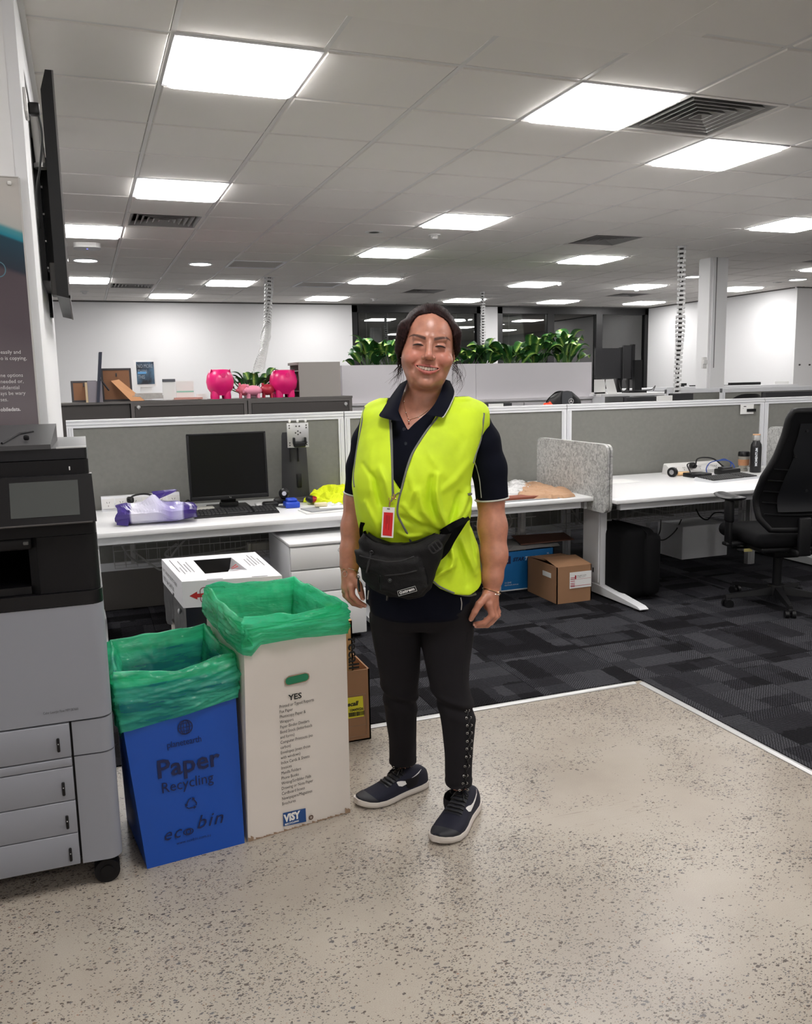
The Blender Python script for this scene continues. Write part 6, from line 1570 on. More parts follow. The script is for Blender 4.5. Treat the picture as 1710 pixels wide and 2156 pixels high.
bank(463.5, 778, 838, 58, YC + .14, M_PINK, 'large hot pink piggy bank, left one of the big pair')
bank(597, 779, 838, 58, YC + .14, M_PINK, 'large hot pink piggy bank, right one of the big pair', 1)
def small_pig(px, w_px, hpx, m, label, Y):
 c = aty(px, 820, Y); w_ = aty(px + w_px / 2, 800, Y).x - aty(px - w_px / 2, 800, Y).x; h_ = hpx / 1800 * Y * .94
 t = thing('piggy_bank', label, 'piggy bank', (c.x, Y, zc), 0, 'small pink pig figures')
 obj('body', MB().ell((0, 0, h_ * .58), (w_ / 2, w_ * .38, h_ * .40)), m, t)
 for sx in (-1, 1):
  for sy in (-1, 1): obj('leg', MB().cyl((sx * w_ * .27, sy * w_ * .15, 0), (sx * w_ * .25, sy * w_ * .15, h_ * .4), w_ * .09, n=10), m, t)
 obj('snout', MB().cyl((-w_ * .44, -w_ * .1, h_ * .55), (-w_ * .56, -w_ * .16, h_ * .55), w_ * .10, n=12), m, t)
 for s_ in (-1, 1): obj('ear', MB().ell((-w_ * .3, s_ * w_ * .16, h_ * .95), (w_ * .06, w_ * .05, h_ * .12), 8, 6), m, t)
small_pig(514, 30, 32, M_PINK2, 'small pale pink pig left of the plant pot', YC + .12)
small_pig(533, 38, 29, mat('blush', (236, 150, 176), .35), 'small blush pink pig between the big pink banks', YC + .04)
small_pig(563, 31, 31, M_RED, 'small raspberry red pig next to the right big bank', YC + .1)
# shelf unit
t = thing('desk_shelf', 'grey desktop shelf unit standing beside the right pink bank', 'shelf', (aty(670, 800, YC + .1).x, YC + .3, zc))
a, b, zt_ = aty(630, 800, YC + .05).x, aty(717, 800, YC + .05).x, aty(672, 762, YC + .05).z
MSH = mat('shelf_grey', (150, 145, 141), .6)
obj('side_panel', MB().bb(a, b, YC + .05, YC + .07, zc, zt_), MSH, t, world=True); obj('top', MB().bb(a - .02, b, YC + .07, YC + .42, zt_ - .025, zt_), MSH, t, world=True)
obj('side_panel', MB().bb(a, b, YC + .40, YC + .42, zc, zt_ - .025), MSH, t, world=True)
for z in (zc + .05, zc + .15, zc + .24): obj('shelf', MB().bb(a, b, YC + .07, YC + .40, z, z + .012), MSH, t, world=True)
# planters, long white
M_PLANT = mat('planter_white', (206, 203, 207), .6)
YP = 8.75
def planter(a, b, label):
 x0, x1 = aty(a, 800, YP).x, aty(b, 800, YP).x; z1 = aty((720 + 1245) / 2, 766, YP).z; z0 = aty(1100, 838, YP).z
 t = thing('planter', label, 'planter', ((x0 + x1) / 2, YP + .2, z0), 0, 'long white planter boxes')
 m = MB().bb(x0 + .002, x1 - .002, YP, YP + .02, z0, z1).bb(x0 + .002, x1 - .002, YP + .36, YP + .38, z0, z1).bb(x0 + .002, x0 + .02, YP + .02, YP + .36, z0, z1).bb(x1 - .02, x1 - .002, YP + .02, YP + .36, z0, z1).bb(x0 + .02, x1 - .02, YP + .02, YP + .36, z0, z0 + .02)
 obj('box', m, M_PLANT, t, world=True); obj('soil', MB().bb(x0 + .02, x1 - .02, YP + .02, YP + .36, z1 - .06, z1 - .05), mat('soil', (38, 30, 24), .95), t, world=True)
 return z1, z0
zpl, zpb = planter(720, 1002, 'long white planter box left half, behind the woman\'s head'); planter(1002, 1246, 'long white planter box right half, with bushy plants')
t = thing('credenza', 'white low cabinet run beneath the planter boxes', 'cabinet', (aty(980, 850, YP).x, YP + .2, 0))
x0, x1 = aty(700, 840, YP - .05).x, aty(1248, 840, YP - .05).x
obj('top', MB().bb(x0, x1, YP - .06, YP + .45, zpb - .03, zpb), M_PLANT, t, world=True)
k_ = 7
for k in range(k_): obj('door', MB().bb(x0 + (x1 - x0) * k / k_ + .006, x0 + (x1 - x0) * (k + 1) / k_ - .006, YP - .045, YP - .025, .1, zpb - .05), M_PLANT, t, world=True)
obj('carcass', MB().bb(x0, x1, YP - .02, YP + .43, .0, zpb - .03), M_WALLG, t, world=True)
# leafy plants
def leaf_mesh(name, L_, W_, m, arch=.35):
 rows = []
 for i in range(9):
  u = i / 8; w_ = W_ * math.sin(math.pi * (u ** .75)) ** .8 * .5 + (.002 if i in (0, 8) else 0); y = L_ * u * (1 - .15 * u); z = L_ * arch * math.sin(u * 1.9) - L_ * .25 * u ** 3
  rows.append([(-w_, y, z + w_ * .35), (-w_ * .5, y, z + w_ * .12), (0, y, z), (w_ * .5, y, z + w_ * .12), (w_, y, z + w_ * .35)])
 mb = MB().surf(rows); me = to_mesh(name, mb); me.materials.append(m); return me
def leaf_mat():
 m = bpy.data.materials.new('variegated_leaf'); m.use_nodes = True; nt = m.node_tree; b = nt.nodes['Principled BSDF']
 tc = nt.nodes.new('ShaderNodeTexCoord'); s = nt.nodes.new('ShaderNodeSeparateXYZ'); nt.links.new(tc.outputs['Object'], s.inputs[0])
 ab = nt.nodes.new('ShaderNodeMath'); ab.operation = 'ABSOLUTE'; nt.links.new(s.outputs[0], ab.inputs[0])
 n = nt.nodes.new('ShaderNodeTexNoise'); n.inputs['Scale'].default_value = 60; n.inputs['Detail'].default_value = 3; nt.links.new(tc.outputs['Object'], n.inputs['Vector'])
 ad = nt.nodes.new('ShaderNodeMath'); ad.operation = 'MULTIPLY_ADD'; ad.inputs[1].default_value = .03; nt.links.new(n.outputs['Fac'], ad.inputs[0]); nt.links.new(ab.outputs[0], ad.inputs[2])
 r = nt.nodes.new('ShaderNodeValToRGB'); r.color_ramp.elements[0].position = .012; r.color_ramp.elements[0].color = rgb((196, 214, 120)); r.color_ramp.elements[1].position = .045; r.color_ramp.elements[1].color = rgb((36, 84, 36)); e = r.color_ramp.elements.new(.028); e.color = rgb((92, 140, 54))
 nt.links.new(ad.outputs[0], r.inputs[0]); nt.links.new(r.outputs[0], b.inputs['Base Color']); b.inputs['Roughness'].default_value = .4; b.inputs['Subsurface Weight'].default_value = 0
 return m
M_LEAF = leaf_mat(); M_LEAFD = mat('dark_leaf', (34, 76, 36), .4, var=.3, vscale=20); M_STEM = mat('plant_stem', (70, 110, 50), .6)
LMS = [leaf_mesh('leaf', .22, .15, M_LEAF), leaf_mesh('leaf', .25, .13, M_LEAF, .5), leaf_mesh('leaf', .24, .11, M_LEAFD, .2)]
def plant(x, y, z, n, spread, hgt, label, seed, group, kinds=(0, 1, 0, 2), scale=1):
 t = thing('leafy_plant', label, 'plant', (x, y, z), 0, group); rr = random.Random(seed); st = MB()
 for k in range(n):
  a = rr.uniform(0, 2 * math.pi); rd = rr.uniform(.0, 1) * spread; hz_ = rr.uniform(.0, 1) ** .8 * hgt
  c = Vector((rd * math.cos(a), rd * math.sin(a) * .5, hz_)); st.tube([(c.x * .3, c.y * .3, -.05), tuple(c)], .004, 4)
  up = rr.uniform(.0, .9); M_ = Matrix.Translation(c) @ Matrix.Rotation(a - math.pi / 2 + rr.uniform(-.6, .6), 4, 'Z') @ Matrix.Rotation(up, 4, 'X') @ Matrix.Rotation(rr.uniform(-.5, .5), 4, 'Y') @ Matrix.Scale(scale * rr.uniform(.75, 1.15), 4)
  inst(LMS[rr.choice(kinds)], 'leaf', t, M_)
 obj('stem', st, M_STEM, t)
for k, (px, n, sp, hg, lb) in enumerate([(778, 26, .20, .20, 'leafy plant at the left end of the planter, long upright leaves'), (822, 22, .16, .24, 'tall variegated plant touching the woman\'s hair at left'),
      (990, 14, .14, .08, 'low variegated plant just right of the woman\'s neck'), (1022, 18, .12, .14, 'small variegated plant in front of the white duct'),
      (1075, 24, .18, .16, 'bushy variegated plant near the window mullion'), (1130, 26, .20, .20, 'full variegated plant in the middle of the right planter'), (1190, 30, .20, .26, 'tallest broad-leaved plant near the right end of the planter')]):
 plant(aty(px, 770, YP + .18).x, YP + .18, zpl - .03, n, sp, hg, lb, 40 + k, 'variegated leafy plants in the planter')
plant(aty(527, 800, YC + .32).x, YC + .32, zc + .08, 30, .26, .07, 'small leafy plant in a pot between the pink banks', 77, None, (2, 2, 1), .7)
p = aty(527, 830, YC + .32); tag(obj('plant_pot', MB().lathe([(.0001, 0), (.06, 0), (.075, .10), (.068, .10), (.06, .085), (.0001, .085)], c=(p.x, YC + .32, zc), n=20), M_PLANT), 'small pale pot between the pink banks', 'pot')
# white spiral cable ducts hanging from the ceiling
M_DUCT = mat('duct_white', (214, 214, 214), .45)
dv = MB()
for k in range(2): pass
def ring_mesh(r=.037, h=.024):
 m = MB().lathe([(r * .86, 0), (r, .002), (r, h - .002), (r * .86, h), (r * .86, 0)], n=18, smooth=False)
 for a0 in (80, 260):
  a = R(a0); m.box((r * 1.02 * math.cos(a), r * 1.02 * math.sin(a), h * .9), (.012, .012, h * 1.3))
 me = to_mesh('duct_link', m); me.materials.append(M_DUCT); return me
RM = ring_mesh()
def duct(pts, label, s=1.0, gap=.042, cables=True):
 P = smooth_spline(pts, 12); t = thing('cable_duct', label, 'cable duct', tuple(P[-1]), 0, 'white flexible cable ducts from the ceiling')
 I_ = MW[t].inverted(); acc = 0; k = 0; core = []
 for a, b in zip(P[:-1], P[1:]):
  d = (b - a); L_ = d.length
  while acc < L_:
   c = a + d * (acc / L_); rot = d.to_track_quat('Z', 'X').to_matrix().to_4x4()
   inst(RM, 'duct_link', t, I_ @ Matrix.Translation(c) @ rot @ Matrix.Rotation(.15 * k, 4, 'Z') @ Matrix.Scale(s, 4)); acc += gap * s; k += 1
  acc -= L_
 c_ = MB()
 for q in range(3): c_.tube([Vector(p) + Vector((.012 * s * math.cos(q * 2.1), .012 * s * math.sin(q * 2.1), 0)) for p in P[::3] + [P[-1]]], .007 * s, 5)
 obj('inner_cables', c_, M_DKMETAL, t, world=True)
 obj('ceiling_plate', MB().lathe([(.0001, 0), (.06 * s, 0), (.06 * s, .012)], c=tuple(P[0] - Vector((0, 0, .006))), n=16), M_GRID, t, world=True)
yD = 7.58
duct([(aty(1436, 520, yD).x, yD, ZC), aty(1435, 600, yD), aty(1432, 700, yD), aty(1427, 780, yD), aty(1425, 826, yD)], 'white spiral cable duct hanging left of the column', 1.12)
duct([(aty(1016, 622, 12.2).x, 12.2, ZC)] + [aty(1017, y, 12.2) for y in (660, 710, 760, 800)], 'white spiral cable duct hanging beside the window strip', 1.0)
duct([Vector((aty(568, 615, 11.0).x, 11.0, ZC)), aty(563, 680, 10.6), aty(556, 730, 9.8), aty(545, 780, 9.0), aty(538, 806, 8.62), aty(534, 838, 8.45)], 'white cable duct sweeping down slantwise behind the pink banks', 1.35)
# chair behind the partition with star emblem
def star_chair():
 Y = 6.9; a, b = aty(1151, 858, Y), aty(1224, 822, Y); cx_ = (a.x + b.x) / 2; w_ = (b.x - a.x) / 2; zt = b.z
 t = thing('office_chair', 'black padded chair top with a silver star emblem above partition', 'chair', (cx_, Y, 0))
 rows = []
 prof = [(0, .6), (.35, .95), (.7, 1.0), (1.2, .98)]
 def shell(wk, dy, y_):
  r_ = []
  for i in range(12):
   v = i / 11; z = zt - v * .32; ww = w_ * (math.sin(min(1, v * 2.4 + .28) * math.pi / 2) ** .6) * wk
   r_.append([(x * ww, y_ + dy * (1 - x * x), z - .03 * x * x * (1 - v)) for x in np.linspace(-1, 1, 11)])
  return r_
 I_ = Vector((cx_, Y, 0))
 f = MB().surf(shell(1, -.05, 0)).surf([r_[::-1] for r_ in shell(1, .05, .02)])
 obj('headrest', f, mat('leather_black', (24, 24, 26), .4), t)
 c = MB(); rr_ = []
 for i in range(8):
  v = .02 + i / 8 * .9; z = zt - v * .32; ww = w_ * .3 * (1 if i else .9)
  rr_.append([(x * ww, -.056, z) for x in (-1, 0, 1)])
 obj('centre_panel', MB().surf(rr_), mat('panel_grey', (70, 72, 76), .6), t)
 e = aty(1195.5, 844.5, Y); q = Vector((e.x - cx_, -.06, e.z)); ring = MB()
 n = 24; ro, ri = .026, .0225
 ring.add([(q.x + ro * math.cos(a), q.y, q.z + ro * math.sin(a)) for a in np.linspace(0, 2 * math.pi, n + 1)[:-1]] + [(q.x + ri * math.cos(a), q.y, q.z + ri * math.sin(a)) for a in np.linspace(0, 2 * math.pi, n + 1)[:-1]], [(i, (i + 1) % n, n + (i + 1) % n, n + i) for i in range(n)])
 for k in range(3):
  a_ = math.pi / 2 + k * 2 * math.pi / 3; tip = (q.x + .025 * math.cos(a_), q.y, q.z + .025 * math.sin(a_))
  s1 = (q.x + .005 * math.cos(a_ + 1.05), q.y, q.z + .005 * math.sin(a_ + 1.05)); s2 = (q.x + .005 * math.cos(a_ - 1.05), q.y, q.z + .005 * math.sin(a_ - 1.05))
  ring.add([tip, s1, (q.x, q.y, q.z), s2], [(0, 1, 2, 3)])
 obj('star_emblem', ring, M_PAPER, t)
 obj('lower_back', MB().rbox((0, .02, zt - .5), (w_ * 1.7, .08, .42), .03), mat('leather_black', (24, 24, 26)), t)
 obj('seat', MB().rbox((0, .28, .46), (w_ * 1.9, .48, .1), .03), mat('leather_black', (24, 24, 26)), t)
 obj('pedestal', MB().cyl((0, .25, .05), (0, .25, .42), .03).cyl((-.28, .25, .04), (.28, .25, .04), .025).cyl((0, -.03, .04), (0, .53, .04), .025), M_BLACK, t)
star_chair()
crumple('jacket', [(aty(1144, 850, 6.8).x, 6.75), (aty(1163, 850, 6.8).x, 6.75), (aty(1166, 850, 6.8).x, 6.86), (aty(1146, 850, 6.8).x, 6.86)], .07, mat('orange_fabric', (236, 74, 40), .8), 'bright orange cloth on the left shoulder of the star chair', 'jacket', 55, z0=aty(1153, 862, 6.8).z, n=10)
# dark monitors to the right of the planter
def blob(name, specs, label, cat, Y, mlist, group=None):
 t = thing(name, label, cat, (aty((specs[0][1] + specs[0][2]) / 2, 800, Y).x, Y, aty(1300, specs[0][4], Y).z), 0, group)
 for i, (pn, a, b, c, d, dy, off) in enumerate(specs): obj(pn, boxpx(MB(), a, b, c, d, Y + off, dy), mlist[i], t, world=True)
 return t
M_MB = mat('monitor_back', (38, 38, 41), .5)
blob('monitor', [('back_shell', 1254, 1308, 733, 797, .03, 0), ('edge', 1308, 1312, 731, 800, .05, -.005), ('arm', 1300, 1310, 795, 826, .03, .03)], 'dark monitor seen from behind, left of a pair beyond planter', 'monitor', 8.9, [M_MB, M_BLACK, M_BLACK], 'pair of monitors seen from behind')
blob('monitor', [('back_shell', 1313, 1332, 727, 797, .03, .06), ('edge', 1331, 1337, 725, 799, .05, .05), ('arm', 1322, 1326, 795, 826, .03, .08)], 'dark monitor seen from behind, narrow right one of the pair', 'monitor', 8.9, [M_MB, M_BLACK, M_BLACK], 'pair of monitors seen from behind')
blob('monitor_stand', [('post', 1337, 1352, 758, 826, .05, 0), ('base', 1325, 1362, 822, 828, .15, -.02)], 'black monitor post standing right of the dark monitor pair', 'stand', 8.7, [M_BLACK, M_BLACK])
blob('paper_stand', [('sheet', 1252, 1275, 799, 829, .01, 0), ('foot', 1250, 1278, 826, 830, .06, 0)], 'white printed sheet in stand, left of two under the monitors', 'papers', 8.6, [M_PAPER, M_PAPER])
p_ = aty(1287, 830, 8.62); tag(obj('paper_stand', MB().hexa([aty(1280, 830, 8.6), aty(1300, 829, 8.6), aty(1300, 829, 8.64), aty(1280, 830, 8.64), aty(1273, 799, 8.6), aty(1292, 798, 8.6), aty(1292, 798, 8.64), aty(1273, 799, 8.64)]), M_PAPER), 'leaning white printed sheet, right of two under the monitors', 'papers')
zt3 = aty(1300, 829, 8.5).z
t = thing('desk', 'white desk carrying the pair of dark monitors', 'desk', (aty(1340, 829, 8.6).x, 8.8, 0)); obj('desktop', MB().bb(aty(1266, 829, 8.5).x, aty(1440, 829, 8.5).x, 8.5, 9.2, zt3 - .03, zt3), M_DESK, t, world=True)
obj('leg', MB().bb(aty(1400, 829, 8.5).x, aty(1406, 829, 8.5).x, 8.5, 9.2, 0, zt3 - .03), M_WMETAL, t, world=True); obj('leg', MB().bb(aty(1268, 829, 8.5).x, aty(1274, 829, 8.5).x, 8.5, 9.2, 0, zt3 - .03), M_WMETAL, t, world=True)
cable([aty(1303, 800, 8.85), aty(1306, 815, 8.8), aty(1312, 824, 8.7), aty(1320, 818, 8.7), aty(1318, 802, 8.8)], .006, M_CABB, 'black cable between the two dark monitors')
cable([aty(1336, 822, 8.7), aty(1355, 822, 8.6), aty(1372, 820, 8.6), aty(1380, 812, 8.7), aty(1376, 822, 8.6)], .005, M_CABB, 'thin black cable curling right of the monitor post')
# monitor tops peeping over the front partition
def peep(a, b, c, d, Y, label, dy=.04, m=None):
 t = thing('monitor', label, 'monitor', (aty((a + b) / 2, c, Y).x, Y, .62)); x0, x1 = aty(a, c, Y).x, aty(b, c, Y).x; zt = aty((a + b) / 2, c, Y).z
 obj('casing', MB().bb(x0, x1, Y, Y + dy, zt - .36, zt), m or M_MB, t, world=True); obj('bezel', MB().bb(x0 - .004, x1 + .004, Y + dy, Y + dy + .008, zt - .365, zt + .003), M_BLACK, t, world=True)
 obj('neck', MB().bb((x0 + x1) / 2 - .03, (x0 + x1) / 2 + .03, Y + .01, Y + .03, .66, zt - .36).bb((x0 + x1) / 2 - .11, (x0 + x1) / 2 + .11, Y - .06, Y + .12, .65, .66), M_BLACK, t, world=True)
 return t
peep(1320, 1384, 836, 850, 6.2, 'black monitor top left of the paper note over the partition')
peep(1416, 1460, 829, 846, 6.2, 'black monitor top right of the paper note over the partition')
one('note_paper', boxpx(MB(), 1384, 1416, 833, 848, 6.15, .01), M_PAPER, 'white paper note between two monitor tops over the partition', 'note')
peep(1022, 1078, 849, 862, 6.2, 'black monitor top right of the woman\'s shoulder')
one('note_paper', boxpx(MB(), 1030, 1060, 850, 862, 6.15, .01), M_PAPER, 'white handwritten note on the monitor top beside the woman', 'note')
peep(1612, 1720, 825, 842, 6.4, 'wide black monitor top at the right edge over the partition')
t = thing('desk', 'white desk on the far side of the front partitions', 'desk', (4.6, 6.0, 0), 0); obj('desktop', MB().bb(1.8, 6.6, 5.45, 6.5, .625, .65), M_DESK, t, world=True)
for x in (1.9, 4.2, 6.5): obj('leg', MB().bb(x - .02, x + .02, 5.7, 6.4, .0, .625), M_WMETAL, t, world=True)
t = thing('office_chair', 'black chair top showing over the partition near the column', 'chair', (aty(1584, 840, 7.2).x, 7.2, 0))
cx_ = aty(1584, 840, 7.2).x; zt = aty(1584, 829, 7.2).z; w_ = aty(1612, 840, 7.2).x - cx_
obj('backrest', MB().surf([[(cx_ + w_ * x, 7.2 + .05 * x * x, zt - .05 * abs(x) ** 3 - v * .5) for x in np.linspace(-1, 1, 9)] for v in (0, .1, .5, 1)]).surf([[(cx_ + w_ * x, 7.25 + .05 * x * x, zt - .05 * abs(x) ** 3 - v * .5) for x in np.linspace(-1, 1, 9)][::-1] for v in (0, .1, .5, 1)]), M_BLACK, t, world=True)
obj('seat', MB().rbox((cx_, 7.4, .46), (.48, .46, .08), .03), M_BLACK, t, world=True); obj('pedestal', MB().cyl((cx_, 7.4, .04), (cx_, 7.4, .42), .03).cyl((cx_ - .28, 7.4, .03), (cx_ + .28, 7.4, .03), .025), M_BLACK, t, world=True)
# second row of partitions and desks on the right
def rail_part(a, b, py, Y, label, lower=.5):
 x0, x1 = aty(a, py, Y).x, aty(b, py, Y).x; zt = aty((a + b) / 2, py, Y).z
 return partition(x0, x1, Y, zt, .2, label)
rail_part(1405, 1530, 818, 7.9, 'grey partition left of the column in the second row'); rail_part(1522, 1720, 815, 7.75, 'grey partition right of the column in the second row')
t = thing('desk', 'pale far desk along the right white wall', 'desk', (8.2, 10.6, 0));
zz_ = aty(1450, 813, 10.5).z
obj('desktop', MB().bb(aty(1325, 820, 10.5).x, aty(1600, 812, 10.5).x, 10.5, 11.2, zz_ - .12, zz_ - .02), M_WMETAL, t, world=True)
obj('leg', MB().bb(6.9, 6.94, 10.6, 11.1, 0, zz_ - .1), M_WMETAL, t, world=True); obj('leg', MB().bb(9.2, 9.24, 10.6, 11.1, 0, zz_ - .1), M_WMETAL, t, world=True)
def far_mon(a, b, c, d, label, Y=10.55):
 t = thing('monitor', label, 'monitor', (aty((a + b) / 2, c, Y).x, Y, aty(1500, d, Y).z)); obj('casing', boxpx(MB(), a, b, c, d, Y, .05), M_BLACK, t, world=True); obj('foot', boxpx(MB(), (a + b) / 2 - 3, (a + b) / 2 + 3, d - 2, d + 14, Y + .01, .02), M_BLACK, t, world=True)
far_mon(1538, 1602, 805, 815, 'flat black monitor on the far right desk'); far_mon(1521, 1590, 810, 816, 'low black monitor edge in front of the far right monitor', 10.52)
far_mon(1430, 1446, 807, 812, 'tiny black monitor end right of the spiral duct'); far_mon(1456, 1478, 811, 816, 'tiny black monitor end left of the column', 10.53)
one('name_plate', boxpx(MB(), 1632, 1661, 803, 808, 10.2, .02), M_PAPER, 'small white name plate right of the far black monitor', 'sign')
one('cable_clutter', boxpx(MB(), 1664, 1679, 809, 814, 10.2, .05), mat('clutter_grey', (90, 90, 92), .8, var=.6, vscale=60), 'small grey clutter beside the white name plate', 'clutter')
t = thing('shelf_ledge', 'white ledge under the far monitors by the right wall', 'ledge', (9.5, 10.2, 0)); obj('ledge', boxpx(MB(), 1405, 1682, 812, 819, 10.15, .3), M_WMETAL, t, world=True); obj('support', MB().bb(9.8, 9.84, 10.2, 10.4, 0, zz_ - .1).bb(7.5, 7.54, 10.2, 10.4, 0, zz_ - .1), M_WMETAL, t, world=True)
for k, (px, py) in enumerate(((1684, 768), (1705, 768))):
 q = aty(px, py, 10.64); tag(obj('wall_screw', MB().cyl((q.x, 10.63, q.z), (q.x, 10.65, q.z), .012, n=10), M_DKMETAL), 'tiny screw in the right wall, ' + ('left' if k == 0 else 'right') + ' one', 'screw', 'screws in the right wall')
# ------------------------------------------------------------------ signed-distance modelling for the person
ORG = Vector((0.93, 2.47, 0.0)); E1 = Vector((math.cos(YAW), -math.sin(YAW), 0)); E2 = Vector((math.sin(YAW), math.cos(YAW), 0))
PM = Matrix.Translation(ORG) @ Matrix((E1, E2, Vector((0, 0, 1)))).transposed().to_4x4()
def L(px, py, Y=0.0):
 """picture point -> person-local point on the plane Y (X right, Y away from camera, Z up)"""
 d = ray(px, py); k = ((ORG + E2 * Y - CAM).dot(E2)) / d.dot(E2); p = CAM + d * k - ORG
 return np.array([p.dot(E1), p.dot(E2), p.z])
F32 = np.float32
def _n(v): return np.sqrt((v * v).sum(-1))
def smin(a, b, k):
 h = np.maximum(k - np.abs(a - b), 0) / k; return np.minimum(a, b) - h * h * k * .25
def smax(a, b, k): return -smin(-a, -b, k)
def ell_d(P, c, r, rot=None):
 p = P - np.array(c)
 if rot is not None: p = p @ rot
 r = np.array(r); k0 = _n(p / r); k1 = _n(p / (r * r)); return k0 * (k0 - 1) / np.maximum(k1, 1e-9)
def cone_d(P, a, b, ra, rb, flat=None):
 a, b = np.array(a, float), np.array(b, float); ab = b - a; t = np.clip(((P - a) @ ab) / max(ab @ ab, 1e-12), 0, 1)
 q = P - a - t[:, None] * ab
 if flat is not None: q = q / np.array(flat)
 return _n(q) - (ra + (rb - ra) * t)
def chain_d(P, pts, rs, k=.012, flat=None):
 d = None
 for i in range(len(pts) - 1):
  e = cone_d(P, pts[i], pts[i + 1], rs[i], rs[i + 1], flat); d = e if d is None else smin(d, e, k)
 return d
def poly_d(x, z, poly):
 """2-D signed distance to a polygon"""
 V = np.array(poly); n = len(V); d = np.full(x.shape, 1e9); s = np.ones(x.shape)
 for i in range(n):
  a = V[i]; b = V[i - 1]; ex, ez = b - a; wx, wz = x - a[0], z - a[1]
  t = np.clip((wx * ex + wz * ez) / (ex * ex + ez * ez), 0, 1); dx, dz = wx - ex * t, wz - ez * t
  d = np.minimum(d, dx * dx + dz * dz)
  c1, c2, c3 = z >= a[1], z < b[1], ex * wz > ez * wx
  fl = (c1 & c2 & c3) | (~c1 & ~c2 & ~c3); s = np.where(fl, -s, s)
 return s * np.sqrt(d)
def near(P, c, R_): return _n(P - np.array(c)) < R_
def local(P, c, R_, fn, far=1.0):
 """evaluate fn only near c"""
 m = near(P, c, R_); d = np.full(len(P), far)
 if m.any(): d[m] = fn(P[m])
 return d
def rng(segs):
 """non-uniform axis: [(start, end, step), ...]"""
 out = [segs[0][0]]
 for a, b, s in segs:
  n = max(1, int(round((b - a) / s))); out += list(a + (b - a) * (np.arange(1, n + 1) / n))
 return np.array(out)
def surface_net(f, xs, ys, zs, B=8):
 nx, ny, nz = len(xs), len(ys), len(zs)
 D = np.ones((nx, ny, nz), F32)
 # coarse pass on block centres
 bx, by, bz = range(0, nx - 1, B), range(0, ny - 1, B), range(0, nz - 1, B); cs = []; hs = []; idx = []
 for i in bx:
  i2 = min(i + B, nx - 1)
  for j in by:
   j2 = min(j + B, ny - 1)
   for k in bz:
    k2 = min(k + B, nz - 1); idx.append((i, i2, j, j2, k, k2))
    cs.append(((xs[i] + xs[i2]) / 2, (ys[j] + ys[j2]) / 2, (zs[k] + zs[k2]) / 2)); hs.append(math.sqrt((xs[i2] - xs[i]) ** 2 + (ys[j2] - ys[j]) ** 2 + (zs[k2] - zs[k]) ** 2) / 2)
 cs = np.array(cs); hs = np.array(hs); dc = np.concatenate([f(cs[q:q + 60000]) for q in range(0, len(cs), 60000)])
 mask = np.zeros((nx, ny, nz), bool)
 for (i, i2, j, j2, k, k2), d, h in zip(idx, dc, hs):
  if abs(d) < h * 1.5 + .006: mask[i:i2 + 1, j:j2 + 1, k:k2 + 1] = True
  elif d < 0: D[i:i2 + 1, j:j2 + 1, k:k2 + 1] = -1
 I, J, K = np.nonzero(mask)
 P = np.stack([xs[I], ys[J], zs[K]], 1); vals = np.empty(len(P), F32)
 order = np.argsort(K, kind='stable')
 for q in range(0, len(P), 120000):
  o = order[q:q + 120000]; vals[o] = f(P[o])
 D[I, J, K] = vals
 S = D < 0
 c = np.zeros((nx - 1, ny - 1, nz - 1), np.int8)
 for a in (0, 1):
  for b in (0, 1):
   for e in (0, 1): c += S[a:nx - 1 + a, b:ny - 1 + b, e:nz - 1 + e]
 act = (c > 0) & (c < 8); I, J, K = np.nonzero(act); vid = np.full(act.shape, -1, np.int32); vid[I, J, K] = np.arange(len(I))
 acc = np.zeros((len(I), 3)); cnt = np.zeros(len(I))
 cor = [(a, b, e) for a in (0, 1) for b in (0, 1) for e in (0, 1)]
 dv = {q: D[I + q[0], J + q[1], K + q[2]].astype(float) for q in cor}
 for p in cor:
  for ax in range(3):
   if p[ax]: continue
   q = list(p); q[ax] = 1; q = tuple(q); d0, d1 = dv[p], dv[q]; cr = (d0 < 0) != (d1 < 0); t = np.where(cr, d0 / np.where(cr, d0 - d1, 1), 0)
   pos = [I + p[0], J + p[1], K + p[2]]; w = []
   for x_, arr in enumerate((xs, ys, zs)):
    v = arr[pos[x_]]
    if x_ == ax: v = v + t * (arr[pos[x_] + 1] - v)
    w.append(v)
   acc += np.stack(w, 1) * cr[:, None]; cnt += cr
 V = acc / cnt[:, None]
 faces = []
 for ax in range(3):
  o1, o2 = [(1, 2), (2, 0), (0, 1)][ax]
  sl0 = [slice(None)] * 3; sl1 = [slice(None)] * 3; sl0[ax] = slice(0, -1); sl1[ax] = slice(1, None)
  A, Bq = S[tuple(sl0)], S[tuple(sl1)]; cr = A != Bq; I2 = list(np.nonzero(cr)); ok = (I2[o1] > 0) & (I2[o2] > 0) & (I2[o1] < S.shape[o1] - 1) & (I2[o2] < S.shape[o2] - 1)
  I2 = [q[ok] for q in I2]; flip = A[cr][ok]
  def cell(a, b):
   q = [x.copy() for x in I2]; q[o1] -= a; q[o2] -= b; return vid[q[0], q[1], q[2]]
  f_ = np.stack([cell(1, 1), cell(0, 1), cell(0, 0), cell(1, 0)], 1); f_[~flip] = f_[~flip][:, ::-1]; faces.append(f_)
 Fq = np.concatenate(faces); Fq = Fq[(Fq >= 0).all(1)]
 return V, Fq
